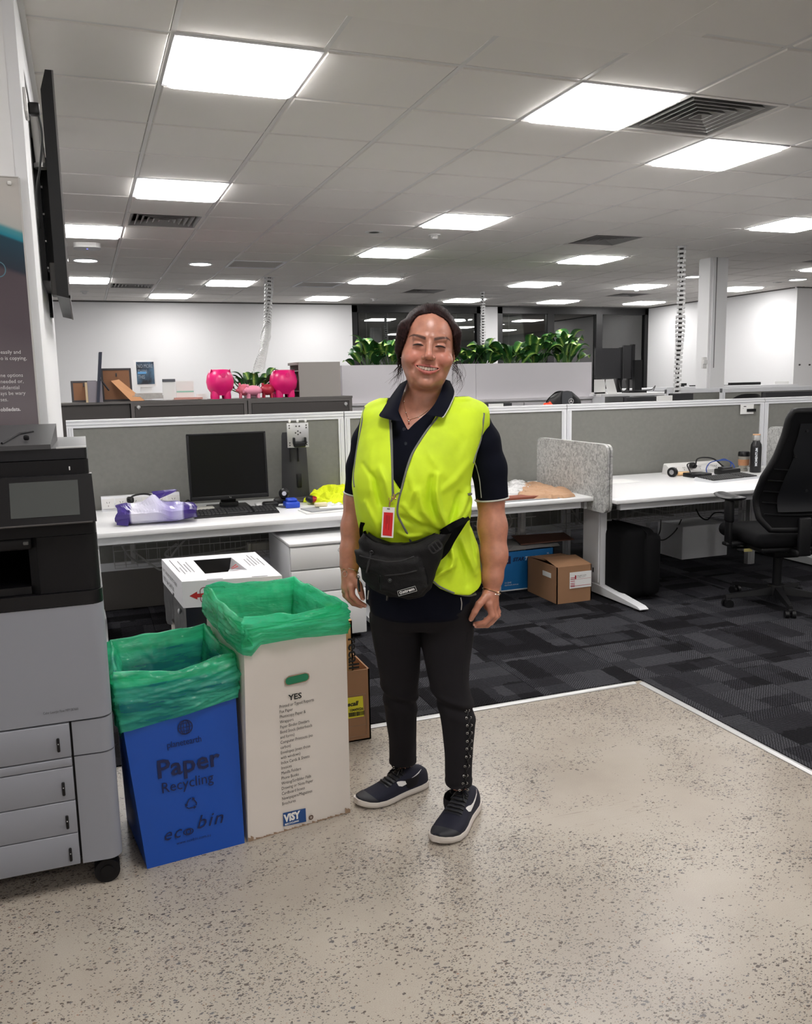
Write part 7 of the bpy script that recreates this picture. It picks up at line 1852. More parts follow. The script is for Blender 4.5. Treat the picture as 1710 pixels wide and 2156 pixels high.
def net_object(name, f, xs, ys, zs, m, parent, label=None, relax=1, tint=None):
 V, Fq = surface_net(f, xs, ys, zs)
 # light tangential relaxation keeps the surface smooth without losing shape
 for _ in range(relax):
  acc = np.zeros_like(V); cnt = np.zeros(len(V))
  for a in range(4):
   i, j = Fq[:, a], Fq[:, (a + 1) % 4]
   np.add.at(acc, i, V[j]); np.add.at(cnt, i, 1); np.add.at(acc, j, V[i]); np.add.at(cnt, j, 1)
  V = V * .5 + acc / np.maximum(cnt, 1)[:, None] * .5
 me = bpy.data.meshes.new(name); me.vertices.add(len(V)); me.vertices.foreach_set('co', V.astype(F32).ravel())
 me.loops.add(len(Fq) * 4); me.loops.foreach_set('vertex_index', Fq.astype(np.int32).ravel())
 me.polygons.add(len(Fq)); me.polygons.foreach_set('loop_start', np.arange(0, len(Fq) * 4, 4, dtype=np.int32)); me.polygons.foreach_set('use_smooth', np.ones(len(Fq), bool))
 me.update(calc_edges=True)
 if tint is not None:
  c = tint(V); at = me.color_attributes.new('tint', 'FLOAT_COLOR', 'POINT'); at.data.foreach_set('color', c.astype(F32).ravel())
 me.materials.append(m)
 o = bpy.data.objects.new(name, me); COL.objects.link(o); o.parent = parent; MW[o] = MW[parent]
 if label: o['label'] = label
 return o
def front_y(f, X, Z, y0=-.42, y1=.15, n=260):
 """first surface hit when looking from the camera side at (X, Z)"""
 X = np.atleast_1d(X); Z = np.atleast_1d(Z); ys = np.linspace(y0, y1, n); res = np.full(len(X), np.nan)
 P = np.stack([np.repeat(X, n), np.tile(ys, len(X)), np.repeat(Z, n)], 1); d = f(P).reshape(len(X), n)
 for i in range(len(X)):
  w = np.nonzero(d[i] < 0)[0]
  if len(w): res[i] = ys[w[0]] if w[0] == 0 else ys[w[0] - 1] + (ys[1] - ys[0]) * d[i][w[0] - 1] / (d[i][w[0] - 1] - d[i][w[0]])
 return res
def hit(f, px, py, off=.002, default=-.1):
 """picture point -> person-local point on the surface f, lifted by off"""
 d = ray(px, py); o = CAM - ORG; O3 = np.array([o.dot(E1), o.dot(E2), o.z]); D3 = np.array([d.dot(E1), d.dot(E2), d.z]); D3 /= np.linalg.norm(D3)
 t = np.linspace(2.0, 2.95, 700); v = f(O3 + D3 * t[:, None]); w = np.nonzero(v < 0)[0]
 if not len(w): return L(px, py, default)
 i = w[0]; tt = t[i] if i == 0 else t[i - 1] + (t[i] - t[i - 1]) * v[i - 1] / (v[i - 1] - v[i]); return O3 + D3 * (tt - off)
def strip_on(f, pts, r, off=.0, n=6, k=6):
 P = [hit(f, *p, off) for p in pts]; P = smooth_spline([Vector(p) for p in P], k) if len(P) > 2 else [Vector(p) for p in P]; return MB().tube(P, r, n)
# ------------------------------------------------------------------ the head (millimetres, own axes)
HO = L(904, 729, -.10) + np.array([0, .085, 0]); TH = R(6.0)
HR = np.array([[math.cos(TH), 0, -math.sin(TH)], [0, 1, 0], [math.sin(TH), 0, math.cos(TH)]])   # head -> local, rows are images
def to_head(P):
 q = (P - HO) * 1000.0
 # head x axis in local = (cos, 0, -sin); z axis = (sin, 0, cos)
 return np.stack([q[:, 0] * math.cos(TH) - q[:, 2] * math.sin(TH), q[:, 1], q[:, 0] * math.sin(TH) + q[:, 2] * math.cos(TH)], 1)
def from_head(x, y, z):
 return HO + np.array([x * math.cos(TH) + z * math.sin(TH), y, -x * math.sin(TH) + z * math.cos(TH)]) / 1000.0
LIPU = [(-36.5, -80.5, -59.5), (-22, -90.5, -58.5), (-7, -96.5, -57), (0, -96.5, -58), (7, -96.5, -57), (22, -90.5, -58.5), (36.5, -80.5, -59.5)]
LIPL = [(-35.5, -80.5, -60.5), (-21, -90, -70.5), (-7, -95, -76), (7, -95, -76), (21, -90, -70.5), (35.5, -80.5, -60.5)]
def head_d(P):
 p = to_head(P); x, y, z = p[:, 0], p[:, 1], p[:, 2]; ax = np.abs(x); pa = np.stack([ax, y, z], 1)
 d = ell_d(p, (0, 6, 30), (77, 97, 90))
 d = smin(d, ell_d(p, (-3, -22, -38), (76, 66, 75)), 22)
 d = smin(d, ell_d(p, (0, -36, -86), (56, 50, 36)), 20)
 d = smin(d, ell_d(p, (0, -16, -103), (48, 50, 27)), 20)            # soft under-chin
 d = smin(d, ell_d(pa, (45, -56, -36), (29, 30, 26)), 16)            # raised cheeks
 d = smin(d, ell_d(p, (0, -74, -106), (20, 17, 15)), 16)             # chin
 d = smin(d, ell_d(p, (0, -80, -64), (33, 17, 21)), 12)              # mouth mound
 d = smin(d, cone_d(pa, (10, -84, 23), (40, -78, 24), 9, 8), 14)     # brow
 d = smax(d, -ell_d(pa, (32, -100, 3), (20, 14, 10)), 9)              # socket
 d = smin(d, ell_d(pa, (32, -76, 3), (17, 13.5, 9.5)), 4)          # closed lid over eyeball
 d = smin(d, cone_d(pa, (21, -82, -8), (43, -78, -7), 4.2, 3.8), 7); d = smax(d, -chain_d(pa, [(19, -95, -11), (30, -93.5, -15), (45, -86, -12)], [.6, 1.0, .6], 1), 6)    # lower lid bag
 d = smax(d, -chain_d(pa, [(17, -92, -.4), (26, -92, 2.2), (36, -90, 2.4), (48, -84, -.8)], [.8, 1.1, 1.1, .8], .5), 1.0)   # lid crease under the slit
 d = smax(d, -cone_d(pa, (17, -94, 11), (46, -85, 9.5), 1.2, 1.0), 6)       # upper crease
 # nose
 n_ = cone_d(p, (0, -88, 10), (0, -108, -24), 8.5, 10)
 n_ = smin(n_, ell_d(p, (0, -109, -29), (12.5, 12, 11)), 5)
 n_ = smin(n_, ell_d(pa, (13.5, -99, -33), (8.5, 11, 8.5)), 4.5)
 d = smin(d, n_, 7)
 d = smax(d, -ell_d(pa, (7.5, -106, -41), (4.2, 5, 3.6)), 2)
 # smile folds
 d = smax(d, -cone_d(pa, (24, -94, -36), (40, -82, -58), 3.0, 3.8), 6)
 d = smax(d, -cone_d(pa, (40, -82, -58), (43, -78, -72), 3.0, 2.0), 8)
 d = smax(d, -ell_d(p, (0, -96, -89), (22, 5, 5)), 8)                 # under the lower lip
 # lips and the open smile
 pm = p.copy(); pm[:, 2] += .05 * x
 lu = chain_d(pm, LIPU, [2.0, 3.0, 3.7, 3.3, 3.7, 3.0, 2.0], 3); ll = chain_d(pm, LIPL, [2.4, 4.4, 5.8, 5.8, 4.4, 2.4], 3)
 d = smin(d, smin(lu, ll, 1.0), 4)
 zm = pm[:, 2]; zb = zm - .0088 * x * x
 cav = np.maximum(np.maximum(zm + 60.2 - .001 * x * x, -(zb + 70.8)), np.maximum(ax - 33, y + 62))
 cav = np.where(y < -60, cav, 5); cav = np.maximum(cav, -(y + 120)); d = smax(d, -cav, 1.5)
 # ears
 e = ell_d(pa, (79, 6, -10), (6, 16, 27)); e = smax(e, -ell_d(pa, (86, 0, -8), (7, 9, 17)), 3); d = smin(d, e, 4)
 # neck start
 return d / 1000.0
# ------------------------------------------------------------------ limbs and hands
def px3(l): return [L(*q) for q in l]
ARM_R = px3([(1000, 892, .02), (1022, 960, .02), (1033, 1050, .02), (1037, 1110, .01), (1041, 1170, -.01), (1037, 1215, -.025), (1035, 1243, -.03)]); ARM_RR = [.044, .042, .0405, .0445, .040, .031, .0235]
ARM_L = px3([(792, 888, .03), (766, 960, .045), (751, 1050, .05), (745, 1110, .04), (740, 1160, .025), (736, 1190, .015), (736, 1204, .01)]); ARM_LR = [.042, .040, .0385, .0385, .034, .027, .0225]
def finger(pts, rs): return (np.array(px3(pts)), rs)
HR_F = [finger([(1029, 1272, -.062), (1036, 1296, -.066), (1020, 1311, -.066), (1000, 1314, -.060)], [.0105, .0098, .0088, .0074]),
  finger([(1036, 1273, -.044), (1043, 1299, -.046), (1026, 1316, -.048), (1003, 1318, -.044)], [.0105, .0100, .0090, .0076]),
  finger([(1041, 1272, -.024), (1048, 1295, -.025), (1034, 1311, -.028), (1014, 1314, -.028)], [.010, .0095, .0086, .0072]),
  finger([(1043, 1268, -.006), (1049, 1288, -.006), (1039, 1301, -.009), (1022, 1304, -.012)], [.009, .0086, .0078, .0066]),
  finger([(1024, 1256, -.056), (1009, 1272, -.078), (1000, 1288, -.084), (992, 1303, -.080)], [.013, .0115, .0100, .0080])]
HL_F = [finger([(740, 1236, -.026), (742, 1254, -.034), (754, 1267, -.038), (768, 1275, -.036)], [.0102, .0095, .0085, .0072]),
  finger([(732, 1238, -.010), (733, 1257, -.014), (744, 1270, -.018), (760, 1276, -.018)], [.0102, .0097, .0088, .0074]),
  finger([(728, 1236, .008), (727, 1253, .006), (738, 1265, .004), (752, 1270, .002)], [.0098, .0092, .0084, .0070]),
  finger([(727, 1232, .024), (725, 1246, .024), (733, 1256, .022), (745, 1261, .020)], [.009, .0084, .0076, .0064]),
  finger([(743, 1216, -.014), (756, 1232, -.030), (760, 1246, -.036), (764, 1259, -.038)], [.0125, .0110, .0096, .0078])]
def hand_d(P, F, palm, wrist, k=.006):
 d = cone_d(P, palm[0], palm[1], palm[2], palm[3], (1, 1, 1))
 d = smin(d, cone_d(P, wrist, palm[0], .0215, palm[2] * .92), .014)
 for i, (pts, rs) in enumerate(F):
  root = np.array(wrist) * .35 + pts[0] * .65
  d = smin(d, cone_d(P, root, pts[0], .012, rs[0] * 1.12), .009)
 f_ = None
 for i, (pts, rs) in enumerate(F):
  g_ = None
  for a in range(3):
   e = cone_d(P, pts[a], pts[a + 1], rs[a], rs[a + 1]); g_ = e if g_ is None else smin(g_, e, .003)
  f_ = g_ if f_ is None else smin(f_, g_, .0016)
 return smin(d, f_, k)
PALM_R = (L(1033, 1250, -.034), L(1034, 1272, -.032), .024, .025); PALM_L = (L(735, 1212, .008), L(734, 1236, .004), .0225, .0235)
# torso table: picture rows -> centre, half width, half depth
def table(rows):
 """rows: (py, xl, xr, yc, ry, n) -> interpolators over Z"""
 T = []
 for py, xl, xr, yc, ry, n in rows:
  a, b = L(xl, py, 0), L(xr, py, 0); T.append(((a[2] + b[2]) / 2, (a[0] + b[0]) / 2, (b[0] - a[0]) / 2, yc, ry, n))
 T = np.array(T[::-1]); return T
def loft_d(P, T, grow=0.0, cap=.01):
 z = P[:, 2]; cx = np.interp(z, T[:, 0], T[:, 1]); rx = np.interp(z, T[:, 0], T[:, 2]) + grow; cy = np.interp(z, T[:, 0], T[:, 3]); ry = np.interp(z, T[:, 0], T[:, 4]) + grow; n = np.interp(z, T[:, 0], T[:, 5])
 ux = np.abs(P[:, 0] - cx) / rx; uy = np.abs(P[:, 1] - cy) / ry; k = (ux ** n + uy ** n) ** (1 / n)
 # approximate distance: scale by the local radius in that direction
 rr = np.hypot(P[:, 0] - cx, P[:, 1] - cy); d = rr * (1 - 1 / np.maximum(k, 1e-4)); d = np.where(k < .05, -np.minimum(rx, ry), d)
 d = np.maximum(d, -np.minimum(rx, ry))
 return smax(smax(d, z - T[-1, 0], cap), T[0, 0] - z, cap)
def smooth_table(T, n=70):
 z = np.linspace(T[0, 0], T[-1, 0], n); out = [z]
 for c in range(1, T.shape[1]):
  v = np.interp(z, T[:, 0], T[:, c]);
  for _ in range(4): v[1:-1] = (v[:-2] + 2 * v[1:-1] + v[2:]) / 4
  out.append(v)
 return np.stack(out, 1)
TORSO = smooth_table(table([(848, 862, 932, .02, .055, 2), (868, 812, 985, .02, .075, 2), (885, 778, 1010, .015, .095, 2.2), (905, 768, 1010, .01, .112, 2.3), (950, 762, 996, -.005, .135, 2.3), (990, 758, 986, -.012, .148, 2.3),
 (1030, 760, 980, -.01, .140, 2.3), (1080, 768, 985, -.005, .132, 2.3), (1130, 772, 998, -.005, .135, 2.3), (1180, 770, 1002, -.002, .140, 2.3), (1230, 772, 1004, .002, .142, 2.3), (1275, 776, 1000, .004, .138, 2.4), (1292, 779, 997, .005, .134, 2.4)]))
# legs: (picture y, left x, right x, local Y, depth radius)
LEG_L = [(1290, 777, 888, .01, .092), (1340, 784, 886, .015, .088), (1400, 795, 885, .02, .078), (1450, 805, 879, .02, .066), (1500, 811, 877, .04, .062), (1555, 819, 876, .065, .055), (1595, 821, 877, .08, .046), (1622, 817, 881, .085, .049), (1638, 815, 883, .086, .052)]
LEG_R = [(1290, 886, 1000, .0, .092), (1340, 884, 996, -.005, .088), (1400, 896, 988, -.02, .078), (1440, 905, 987, -.035, .070), (1487, 923, 997, -.045, .064), (1530, 930, 1000, -.055, .060), (1585, 937, 997, -.07, .050), (1635, 938, 993, -.08, .044), (1668, 937, 995, -.085, .047), (1684, 935, 997, -.087, .050)]
def leg_table(rows):
 T = []
 for py, xl, xr, y, ry in rows:
  a, b = L(xl, py, y), L(xr, py, y); T.append(((a[2] + b[2]) / 2, (a[0] + b[0]) / 2, (b[0] - a[0]) / 2, y, ry, 2.1))
 return smooth_table(np.array(T[::-1]))
TLL, TLR = leg_table(LEG_L), leg_table(LEG_R)
HIPS = smooth_table(table([(1230, 774, 1003, .005, .136, 2.3), (1280, 777, 1000, .005, .132, 2.4), (1300, 779, 998, .005, .112, 2.4), (1318, 781, 996, .005, .095, 2.4)]))
def body_d(P):
 z = P[:, 2]
 d = np.full(len(P), 1.0)
 m = z > 1.18
 if m.any():
  h = head_d(P[m])
  nk = cone_d(P[m], from_head(-2, 12, -60), L(893, 862, .02), .058, .060)
  nk = smin(nk, cone_d(P[m], L(893, 862, .02), L(893, 905, .02), .060, .075), .03)
  tr = smin(cone_d(P[m], L(870, 852, .03), L(800, 890, .02), .045, .048), cone_d(P[m], L(918, 852, .03), L(992, 890, .02), .045, .048), .02)   # trapezius
  d[m] = smin(smin(h, nk, .009), tr, .03)
 t = loft_d(P, TORSO, -.014, .03); d = smin(d, t, .02)
 d = smin(d, chain_d(P, ARM_R, ARM_RR, .02), .012); d = smin(d, chain_d(P, ARM_L, ARM_LR, .02), .012)
 d = smin(d, local(P, PALM_R[1], .13, lambda q: hand_d(q, HR_F, PALM_R, ARM_R[-1])), .006)
 d = smin(d, local(P, PALM_L[1], .13, lambda q: hand_d(q, HL_F, PALM_L, ARM_L[-1])), .006)
 d = smin(d, loft_d(P, TLL, -.012, .02), .02); d = smin(d, loft_d(P, TLR, -.012, .02), .02)
 return d
def skin_mat():
 m = bpy.data.materials.new('skin'); m.use_nodes = True; nt = m.node_tree; b = nt.nodes['Principled BSDF']
 at = nt.nodes.new('ShaderNodeAttribute'); at.attribute_name = 'tint'
 n = nt.nodes.new('ShaderNodeTexNoise'); n.inputs['Scale'].default_value = 60; n.inputs['Detail'].default_value = 4; tc = nt.nodes.new('ShaderNodeTexCoord'); nt.links.new(tc.outputs['Object'], n.inputs['Vector'])
 r = nt.nodes.new('ShaderNodeValToRGB'); r.color_ramp.elements[0].position = .3; r.color_ramp.elements[0].color = (.86, .84, .84, 1); r.color_ramp.elements[1].position = .7; r.color_ramp.elements[1].color = (1.08, 1.06, 1.06, 1); nt.links.new(n.outputs['Fac'], r.inputs[0])
 mx = nt.nodes.new('ShaderNodeMix'); mx.data_type = 'RGBA'; mx.blend_type = 'MULTIPLY'; mx.inputs[0].default_value = 1; nt.links.new(at.outputs['Color'], mx.inputs[6]); nt.links.new(r.outputs[0], mx.inputs[7]); nt.links.new(mx.outputs[2], b.inputs['Base Color'])
 b.inputs['Roughness'].default_value = .36; b.inputs['Specular IOR Level'].default_value = .6
 b.inputs['Subsurface Weight'].default_value = .12; b.inputs['Subsurface Radius'].default_value = (1, .35, .2); b.inputs['Subsurface Scale'].default_value = .006
 n2 = nt.nodes.new('ShaderNodeTexNoise'); n2.inputs['Scale'].default_value = 700; nt.links.new(tc.outputs['Object'], n2.inputs['Vector']); bp = nt.nodes.new('ShaderNodeBump'); bp.inputs['Strength'].default_value = .12; bp.inputs['Distance'].default_value = .001; nt.links.new(n2.outputs['Fac'], bp.inputs['Height']); nt.links.new(bp.outputs[0], b.inputs['Normal'])
 return m
def sm(a, b, v): t = np.clip((v - a) / (b - a), 0, 1); return t * t * (3 - 2 * t)
def skin_tint(V):
 base = np.array(rgb((184, 128, 107))); c = np.tile(base, (len(V), 1)); p = to_head(V); ax = np.abs(p[:, 0]); pa = np.stack([ax, p[:, 1], p[:, 2]], 1)
 def paint(w, col):
  nonlocal c
  c = c * (1 - w[:, None]) + np.array(rgb(col)) * w[:, None]
 hd = (V[:, 2] > 1.3)
 paint(.35 * (1 - sm(10, 40, _n(pa - np.array([42, -80, -34])))) * hd, (200, 112, 98))
 paint(.3 * (1 - sm(6, 20, _n(p - np.array([0, -112, -30])))) * hd, (206, 116, 100))
 paint(.28 * (1 - sm(4, 18, _n((pa - np.array([32, -84, -2])) * np.array([.7, 1, 1])))) * hd, (150, 92, 76))
 pm = p.copy(); pm[:, 2] += .05 * p[:, 0]
 lu = chain_d(pm, LIPU, [2.0, 3.0, 3.7, 3.3, 3.7, 3.0, 2.0], 3); ll = chain_d(pm, LIPL, [2.4, 4.4, 5.8, 5.8, 4.4, 2.4], 3)
 paint((1 - sm(-.4, 1.6, np.minimum(lu, ll))) * hd, (176, 92, 86))
 inside = (np.abs(p[:, 0]) < 29) & (p[:, 1] > -84) & (p[:, 1] < -50) & (p[:, 2] < -58) & (p[:, 2] > -76) & hd
 paint(inside * 1.0, (70, 24, 24))
 # brows: tapered arcs
 t = np.clip((ax - 12) / 50, 0, 1); zc_ = np.interp(ax, [12, 24, 36, 48, 56, 63], [20.5, 24, 27, 28.5, 26.5, 21.5]); hw = np.interp(ax, [12, 20, 36, 50, 63], [4.2, 4.8, 3.9, 2.6, 1.2])
 w = (1 - sm(hw * .7, hw * 1.25, np.abs(p[:, 2] - zc_))) * sm(10, 14, ax) * (1 - sm(59, 64, ax)) * (p[:, 1] < -30) * hd
 paint(1.0 * w * (.85 + .15 * vnoise(p * 1.1, 3)), (36, 20, 18))
 arm = (V[:, 2] < 1.0)
 paint(.3 * arm, (190, 122, 92))
 # knuckles and fingertips a little redder
 return c
xs = rng([(-.245, -.06, .0030), (-.06, .185, .0017), (.185, .33, .0026)]); ys_ = rng([(-.215, -.15, .0024), (-.15, .03, .0018), (.03, .16, .0035)]); zs_ = rng([(.09, .62, .008), (.62, .73, .0022), (.73, 1.18, .006), (1.18, 1.325, .003), (1.325, 1.60, .0017)])
person = thing('person', 'woman in yellow safety vest, black polo and dark trousers, smiling', 'person', tuple(ORG), -YAW); MW[person] = PM
body = net_object('body', body_d, xs, ys_, zs_, skin_mat(), person, relax=1, tint=skin_tint)
# teeth, lash lines
M_TEETH = mat('teeth', (250, 242, 226), .2)
tb = MB()
for s_ in (-1, 1):
 for k, (w_, h_) in enumerate(((8.2, 9.8), (6.8, 8.8), (7.2, 8.8), (6.4, 7.4))):
  x = [4.2, 11.8, 18.6, 24.6][k]; y = -90.5 + .0125 * x * x; z = -60.5 - h_ / 2 + .004 * x * x - .05 * s_ * x
  a = math.atan(.025 * x) * s_
  T_ = Matrix.Translation(Vector(from_head(s_ * x, y, z))) @ Matrix.Rotation(TH, 4, 'Y') @ Matrix.Rotation(a, 4, 'Z')
  tb.rbox((0, 0, 0), (w_ / 1000, .005, h_ / 1000), .0018, 2, M=T_)
obj('teeth', tb, M_TEETH, person)
M_LASH = mat('lash_dark', (36, 22, 20), .6)
for s_ in (-1, 1):
 P_ = []
 for q in np.linspace(0, 1, 9):
  x = 17 + 31 * q; z = .2 + 3.0 * math.sin(q * math.pi) - .8 * q
  lp = from_head(s_ * x, -120, z); X_, Z_ = lp[0], lp[2]; yy = front_y(head_d, X_, Z_, -.25, .0, 400)[0]
  P_.append(Vector((X_, (yy if yy == yy else -.09) - .0002, Z_)))
 obj('eyelash', MB().tube(P_, [.0007, .0019, .0025, .0027, .0027, .0026, .0023, .0017, .0008], 6), M_LASH, person)
# ------------------------------------------------------------------ polo shirt
M_POLO = mat('polo_navy_black', (13, 15, 27), .9, spec=.12, bump=.35, bscale=1400)
M_PIPE = mat('white_piping', (190, 188, 184), .7)
SL_R = (px3([(992, 890, .02), (1014, 930, .02), (1030, 985, .02), (1036, 1052, .02)]), [.056, .056, .053, .0515]); SL_L = (px3([(800, 888, .02), (778, 930, .035), (762, 985, .045), (754, 1042, .05)]), [.056, .052, .047, .0445])
NECKV = [(856, 796), (838, 866), (849, 888), (859, 906), (872, 893), (905, 866), (938, 800), (900, 780)]
NVP = [(L(x, y, -.09)[0], L(x, y, -.09)[2]) for x, y in NECKV]
def cut_below(P, a, b, cen):
 """half space beyond the sleeve opening"""
 n = (np.array(b) - np.array(a)); n /= np.linalg.norm(n); return (P - np.array(cen)) @ n
def wrinkle(P, f, s, seed, amp): return vnoise(P * f + np.array([0, 0, seed]), seed) * amp
POLO_T = TORSO.copy()
def polo_d(P):
 d = loft_d(P, TORSO, -.004, .02)
 m = P[:, 2] > 1.1
 if m.any():
  Q = P[m]; tr = smin(cone_d(Q, L(868, 856, .03), L(800, 892, .02), .055, .058), cone_d(Q, L(922, 856, .03), L(992, 892, .02), .055, .058), .02); d[m] = smin(d[m], tr, .03)
 for (pts, rs) in (SL_R, SL_L):
  s_ = chain_d(P, pts, rs, .02); n = np.array(pts[-1]) - np.array(pts[-2]); n /= np.linalg.norm(n); t = (P - np.array(pts[-1])) @ n
  s_ = smax(s_, t, .004)
  d = smin(d, s_, .012)
 d = d - wrinkle(P, np.array([14, 14, 9]), 1, 3, .0022) - wrinkle(P, np.array([34, 34, 18]), 1, 5, .0008)
 # neck opening
 k = poly_d(P[:, 0], P[:, 2], NVP); k = np.maximum(k, P[:, 1] - .02); m = P[:, 2] > 1.15; d = np.where(m, smax(d, -k, .004), d)
 nk = cone_d(P, L(893, 800, .02), L(893, 868, .02), .056, .062); d = np.where(m, smax(d, -nk, .006), d)
 return d
polo = net_object('polo_shirt', polo_d, rng([(-.25, .34, .0042)]), rng([(-.18, .18, .0045)]), rng([(.62, 1.32, .0042)]), M_POLO, person, 'navy black short sleeved polo with white piping')
# ------------------------------------------------------------------ high-visibility vest
def vest_mat():
 m = bpy.data.materials.new('hi_vis_yellow'); m.use_nodes = True; nt = m.node_tree; b = nt.nodes['Principled BSDF']; b.inputs['Roughness'].default_value = .7
 tc = nt.nodes.new('ShaderNodeTexCoord'); n = nt.nodes.new('ShaderNodeTexNoise'); n.inputs['Scale'].default_value = 9; n.inputs['Detail'].default_value = 5; nt.links.new(tc.outputs['Object'], n.inputs['Vector'])
 r = nt.nodes.new('ShaderNodeValToRGB'); r.color_ramp.elements[0].position = .25; r.color_ramp.elements[0].color = rgb((180, 206, 20)); r.color_ramp.elements[1].position = .6; r.color_ramp.elements[1].color = rgb((204, 232, 28)); nt.links.new(n.outputs['Fac'], r.inputs[0]); nt.links.new(r.outputs[0], b.inputs['Base Color'])
 w = nt.nodes.new('ShaderNodeTexNoise'); w.inputs['Scale'].default_value = 800; nt.links.new(tc.outputs['Object'], w.inputs['Vector']); bp = nt.nodes.new('ShaderNodeBump'); bp.inputs['Strength'].default_value = .2; bp.inputs['Distance'].default_value = .001; nt.links.new(w.outputs['Fac'], bp.inputs['Height']); nt.links.new(bp.outputs[0], b.inputs['Normal'])
 return m
M_VEST = vest_mat(); M_BIND = mat('grey_binding', (104, 106, 100), .6)
VT = smooth_table(table([(846, 812, 985, .02, .07, 2.1), (856, 778, 1012, .018, .088, 2.2), (868, 766, 1026, .015, .104, 2.3), (900, 758, 1021, .006, .126, 2.4), (950, 750, 1004, -.012, .152, 2.4), (990, 744, 992, -.02, .166, 2.4), (1018, 743, 987, -.022, .170, 2.4),
   (1045, 748, 986, -.022, .170, 2.4), (1075, 752, 990, -.022, .168, 2.4), (1100, 757, 985, -.018, .158, 2.4), (1125, 764, 992, -.01, .146, 2.4), (1150, 766, 1004, -.008, .150, 2.4), (1200, 762, 1011, -.006, .158, 2.4), (1235, 764, 1014, -.004, .162, 2.4), (1262, 768, 1012, -.002, .162, 2.4)]), 110)
OPEN = [(812, 850), (822, 880), (824, 940), (827, 1008), (843, 1033), (849, 1016), (858, 986), (873, 948), (919, 881), (932, 850), (900, 780), (840, 780)]
OPP = [(L(x, y, -.16)[0], L(x, y, -.16)[2]) for x, y in OPEN]
HEM = [(740, 1229), (790, 1236), (850, 1244), (900, 1236), (909, 1222), (925, 1236), (955, 1250), (990, 1257), (1010, 1250), (1040, 1230)]
HEMP = np.array([(L(x, y, -.14)[0], L(x, y, -.14)[2]) for x, y in HEM])
# folds: (points, width, height) ridges(+) / valleys(-)
FOLDS = [([(800, 985), (812, 1010), (822, 1050)], .010, .010), ([(786, 1000), (800, 1050), (812, 1090)], .012, -.008), ([(921, 998), (918, 1030), (924, 1070), (940, 1108)], .009, .014), ([(908, 1005), (905, 1050), (918, 1100)], .010, -.010),
 ([(880, 1030), (890, 1070), (925, 1112)], .011, .009), ([(990, 1040), (975, 1075), (950, 1108)], .012, .011), ([(1000, 1060), (985, 1085), (965, 1104)], .009, .009), ([(965, 1040), (955, 1080), (945, 1108)], .008, -.008), ([(845, 1085), (880, 1100), (930, 1118)], .009, -.008),
 ([(770, 1060), (790, 1100), (800, 1130)], .010, .006), ([(850, 1060), (875, 1090), (905, 1115)], .008, .006), ([(950, 1145), (955, 1175), (948, 1195)], .010, .014), ([(975, 1140), (990, 1180), (1005, 1215)], .010, .009), ([(965, 1150), (980, 1190), (985, 1235)], .010, -.006),
 ([(955, 1190), (935, 1200), (915, 1212)], .009, .010), ([(1000, 1130), (1008, 1165), (1010, 1200)], .008, .008), ([(900, 950), (925, 985), (935, 1000)], .012, .004), ([(960, 900), (975, 930), (960, 960)], .014, -.004), ([(780, 930), (778, 980), (782, 1030)], .014, .004),
 ([(860, 990), (870, 1030), (862, 1060)], .010, .006), ([(990, 975), (960, 1010), (930, 1030)], .012, .005), ([(765, 980), (790, 1010), (800, 1060)], .007, -.005), ([(840, 1120), (860, 1128), (885, 1126)], .008, .006)]
FP = [(np.array([(L(x, y, -.15)[0], L(x, y, -.15)[2]) for x, y in p]), w, h) for p, w, h in FOLDS]
def fold_h(x, z):
 r = np.zeros_like(x)
 for p, w, h in FP:
  best = np.full(x.shape, 1e9); tb_ = np.zeros_like(x); n = len(p) - 1
  for i in range(n):
   a, b = p[i], p[i + 1]; e = b - a; t = np.clip(((x - a[0]) * e[0] + (z - a[1]) * e[1]) / (e @ e), 0, 1); dd = np.hypot(x - a[0] - t * e[0], z - a[1] - t * e[1]); c = dd < best; best = np.where(c, dd, best); tb_ = np.where(c, (i + t) / n, tb_)
  r += 1.5 * h * np.exp(-(best / w) ** 2) * (.35 + .65 * np.sin(np.clip(tb_, 0, 1) * math.pi * .8 + .3))
 return r
# waist squeeze from the bag strap: picture line from lower left to upper right
def vest_core(P):
 d = loft_d(P, VT, 0, .012)
 m = P[:, 2] > 1.12
 if m.any():
  Q = P[m]; tr = smin(cone_d(Q, L(866, 858, .03), L(800, 888, .02), .062, .066), cone_d(Q, L(925, 856, .03), L(992, 886, .02), .062, .066), .02); tr = smax(tr, np.maximum(P[m][:, 0] - L(1029, 860, 0)[0], L(764, 860, 0)[0] - P[m][:, 0]), .006); d[m] = smin(d[m], tr, .02)
 fr = 1 - sm(-.06, .02, P[:, 1])
 d = d - fold_h(P[:, 0], P[:, 2]) * fr
 d = d - wrinkle(P, np.array([11, 11, 6]), 1, 13, .0034) - wrinkle(P, np.array([26, 26, 13]), 1, 15, .0014)
 return d
def vest_d(P):
 d = vest_core(P)
 fr = P[:, 1] - .03
 k = np.maximum(poly_d(P[:, 0], P[:, 2], OPP), fr); d = smax(d, -k, .003)
 hz = np.interp(P[:, 0], HEMP[:, 0], HEMP[:, 1]); hz = np.where(P[:, 1] > .02, hz.min() * 0 + HEMP[:, 1].max(), hz); d = smax(d, hz - P[:, 2], .004)
 nk = cone_d(P, L(893, 790, .03), L(893, 872, .02), .066, .070); d = smax(d, -nk, .006)
 return d
vest = net_object('safety_vest', vest_d, rng([(-.215, .25, .0032)]), rng([(-.225, .19, .0035)]), rng([(.66, 1.32, .0032)]), M_VEST, person, 'fluorescent yellow sleeveless vest with grey binding')
def line_on(f, pts, r, m, name, parent, off=-.001, n=6): return obj(name, strip_on(f, pts, r, off, n), m, parent)
line_on(vest_core, [(821, 882), (823, 920), (825, 960), (826, 1000), (826, 1030), (824, 1056)], .0030, M_BIND, 'binding', vest)
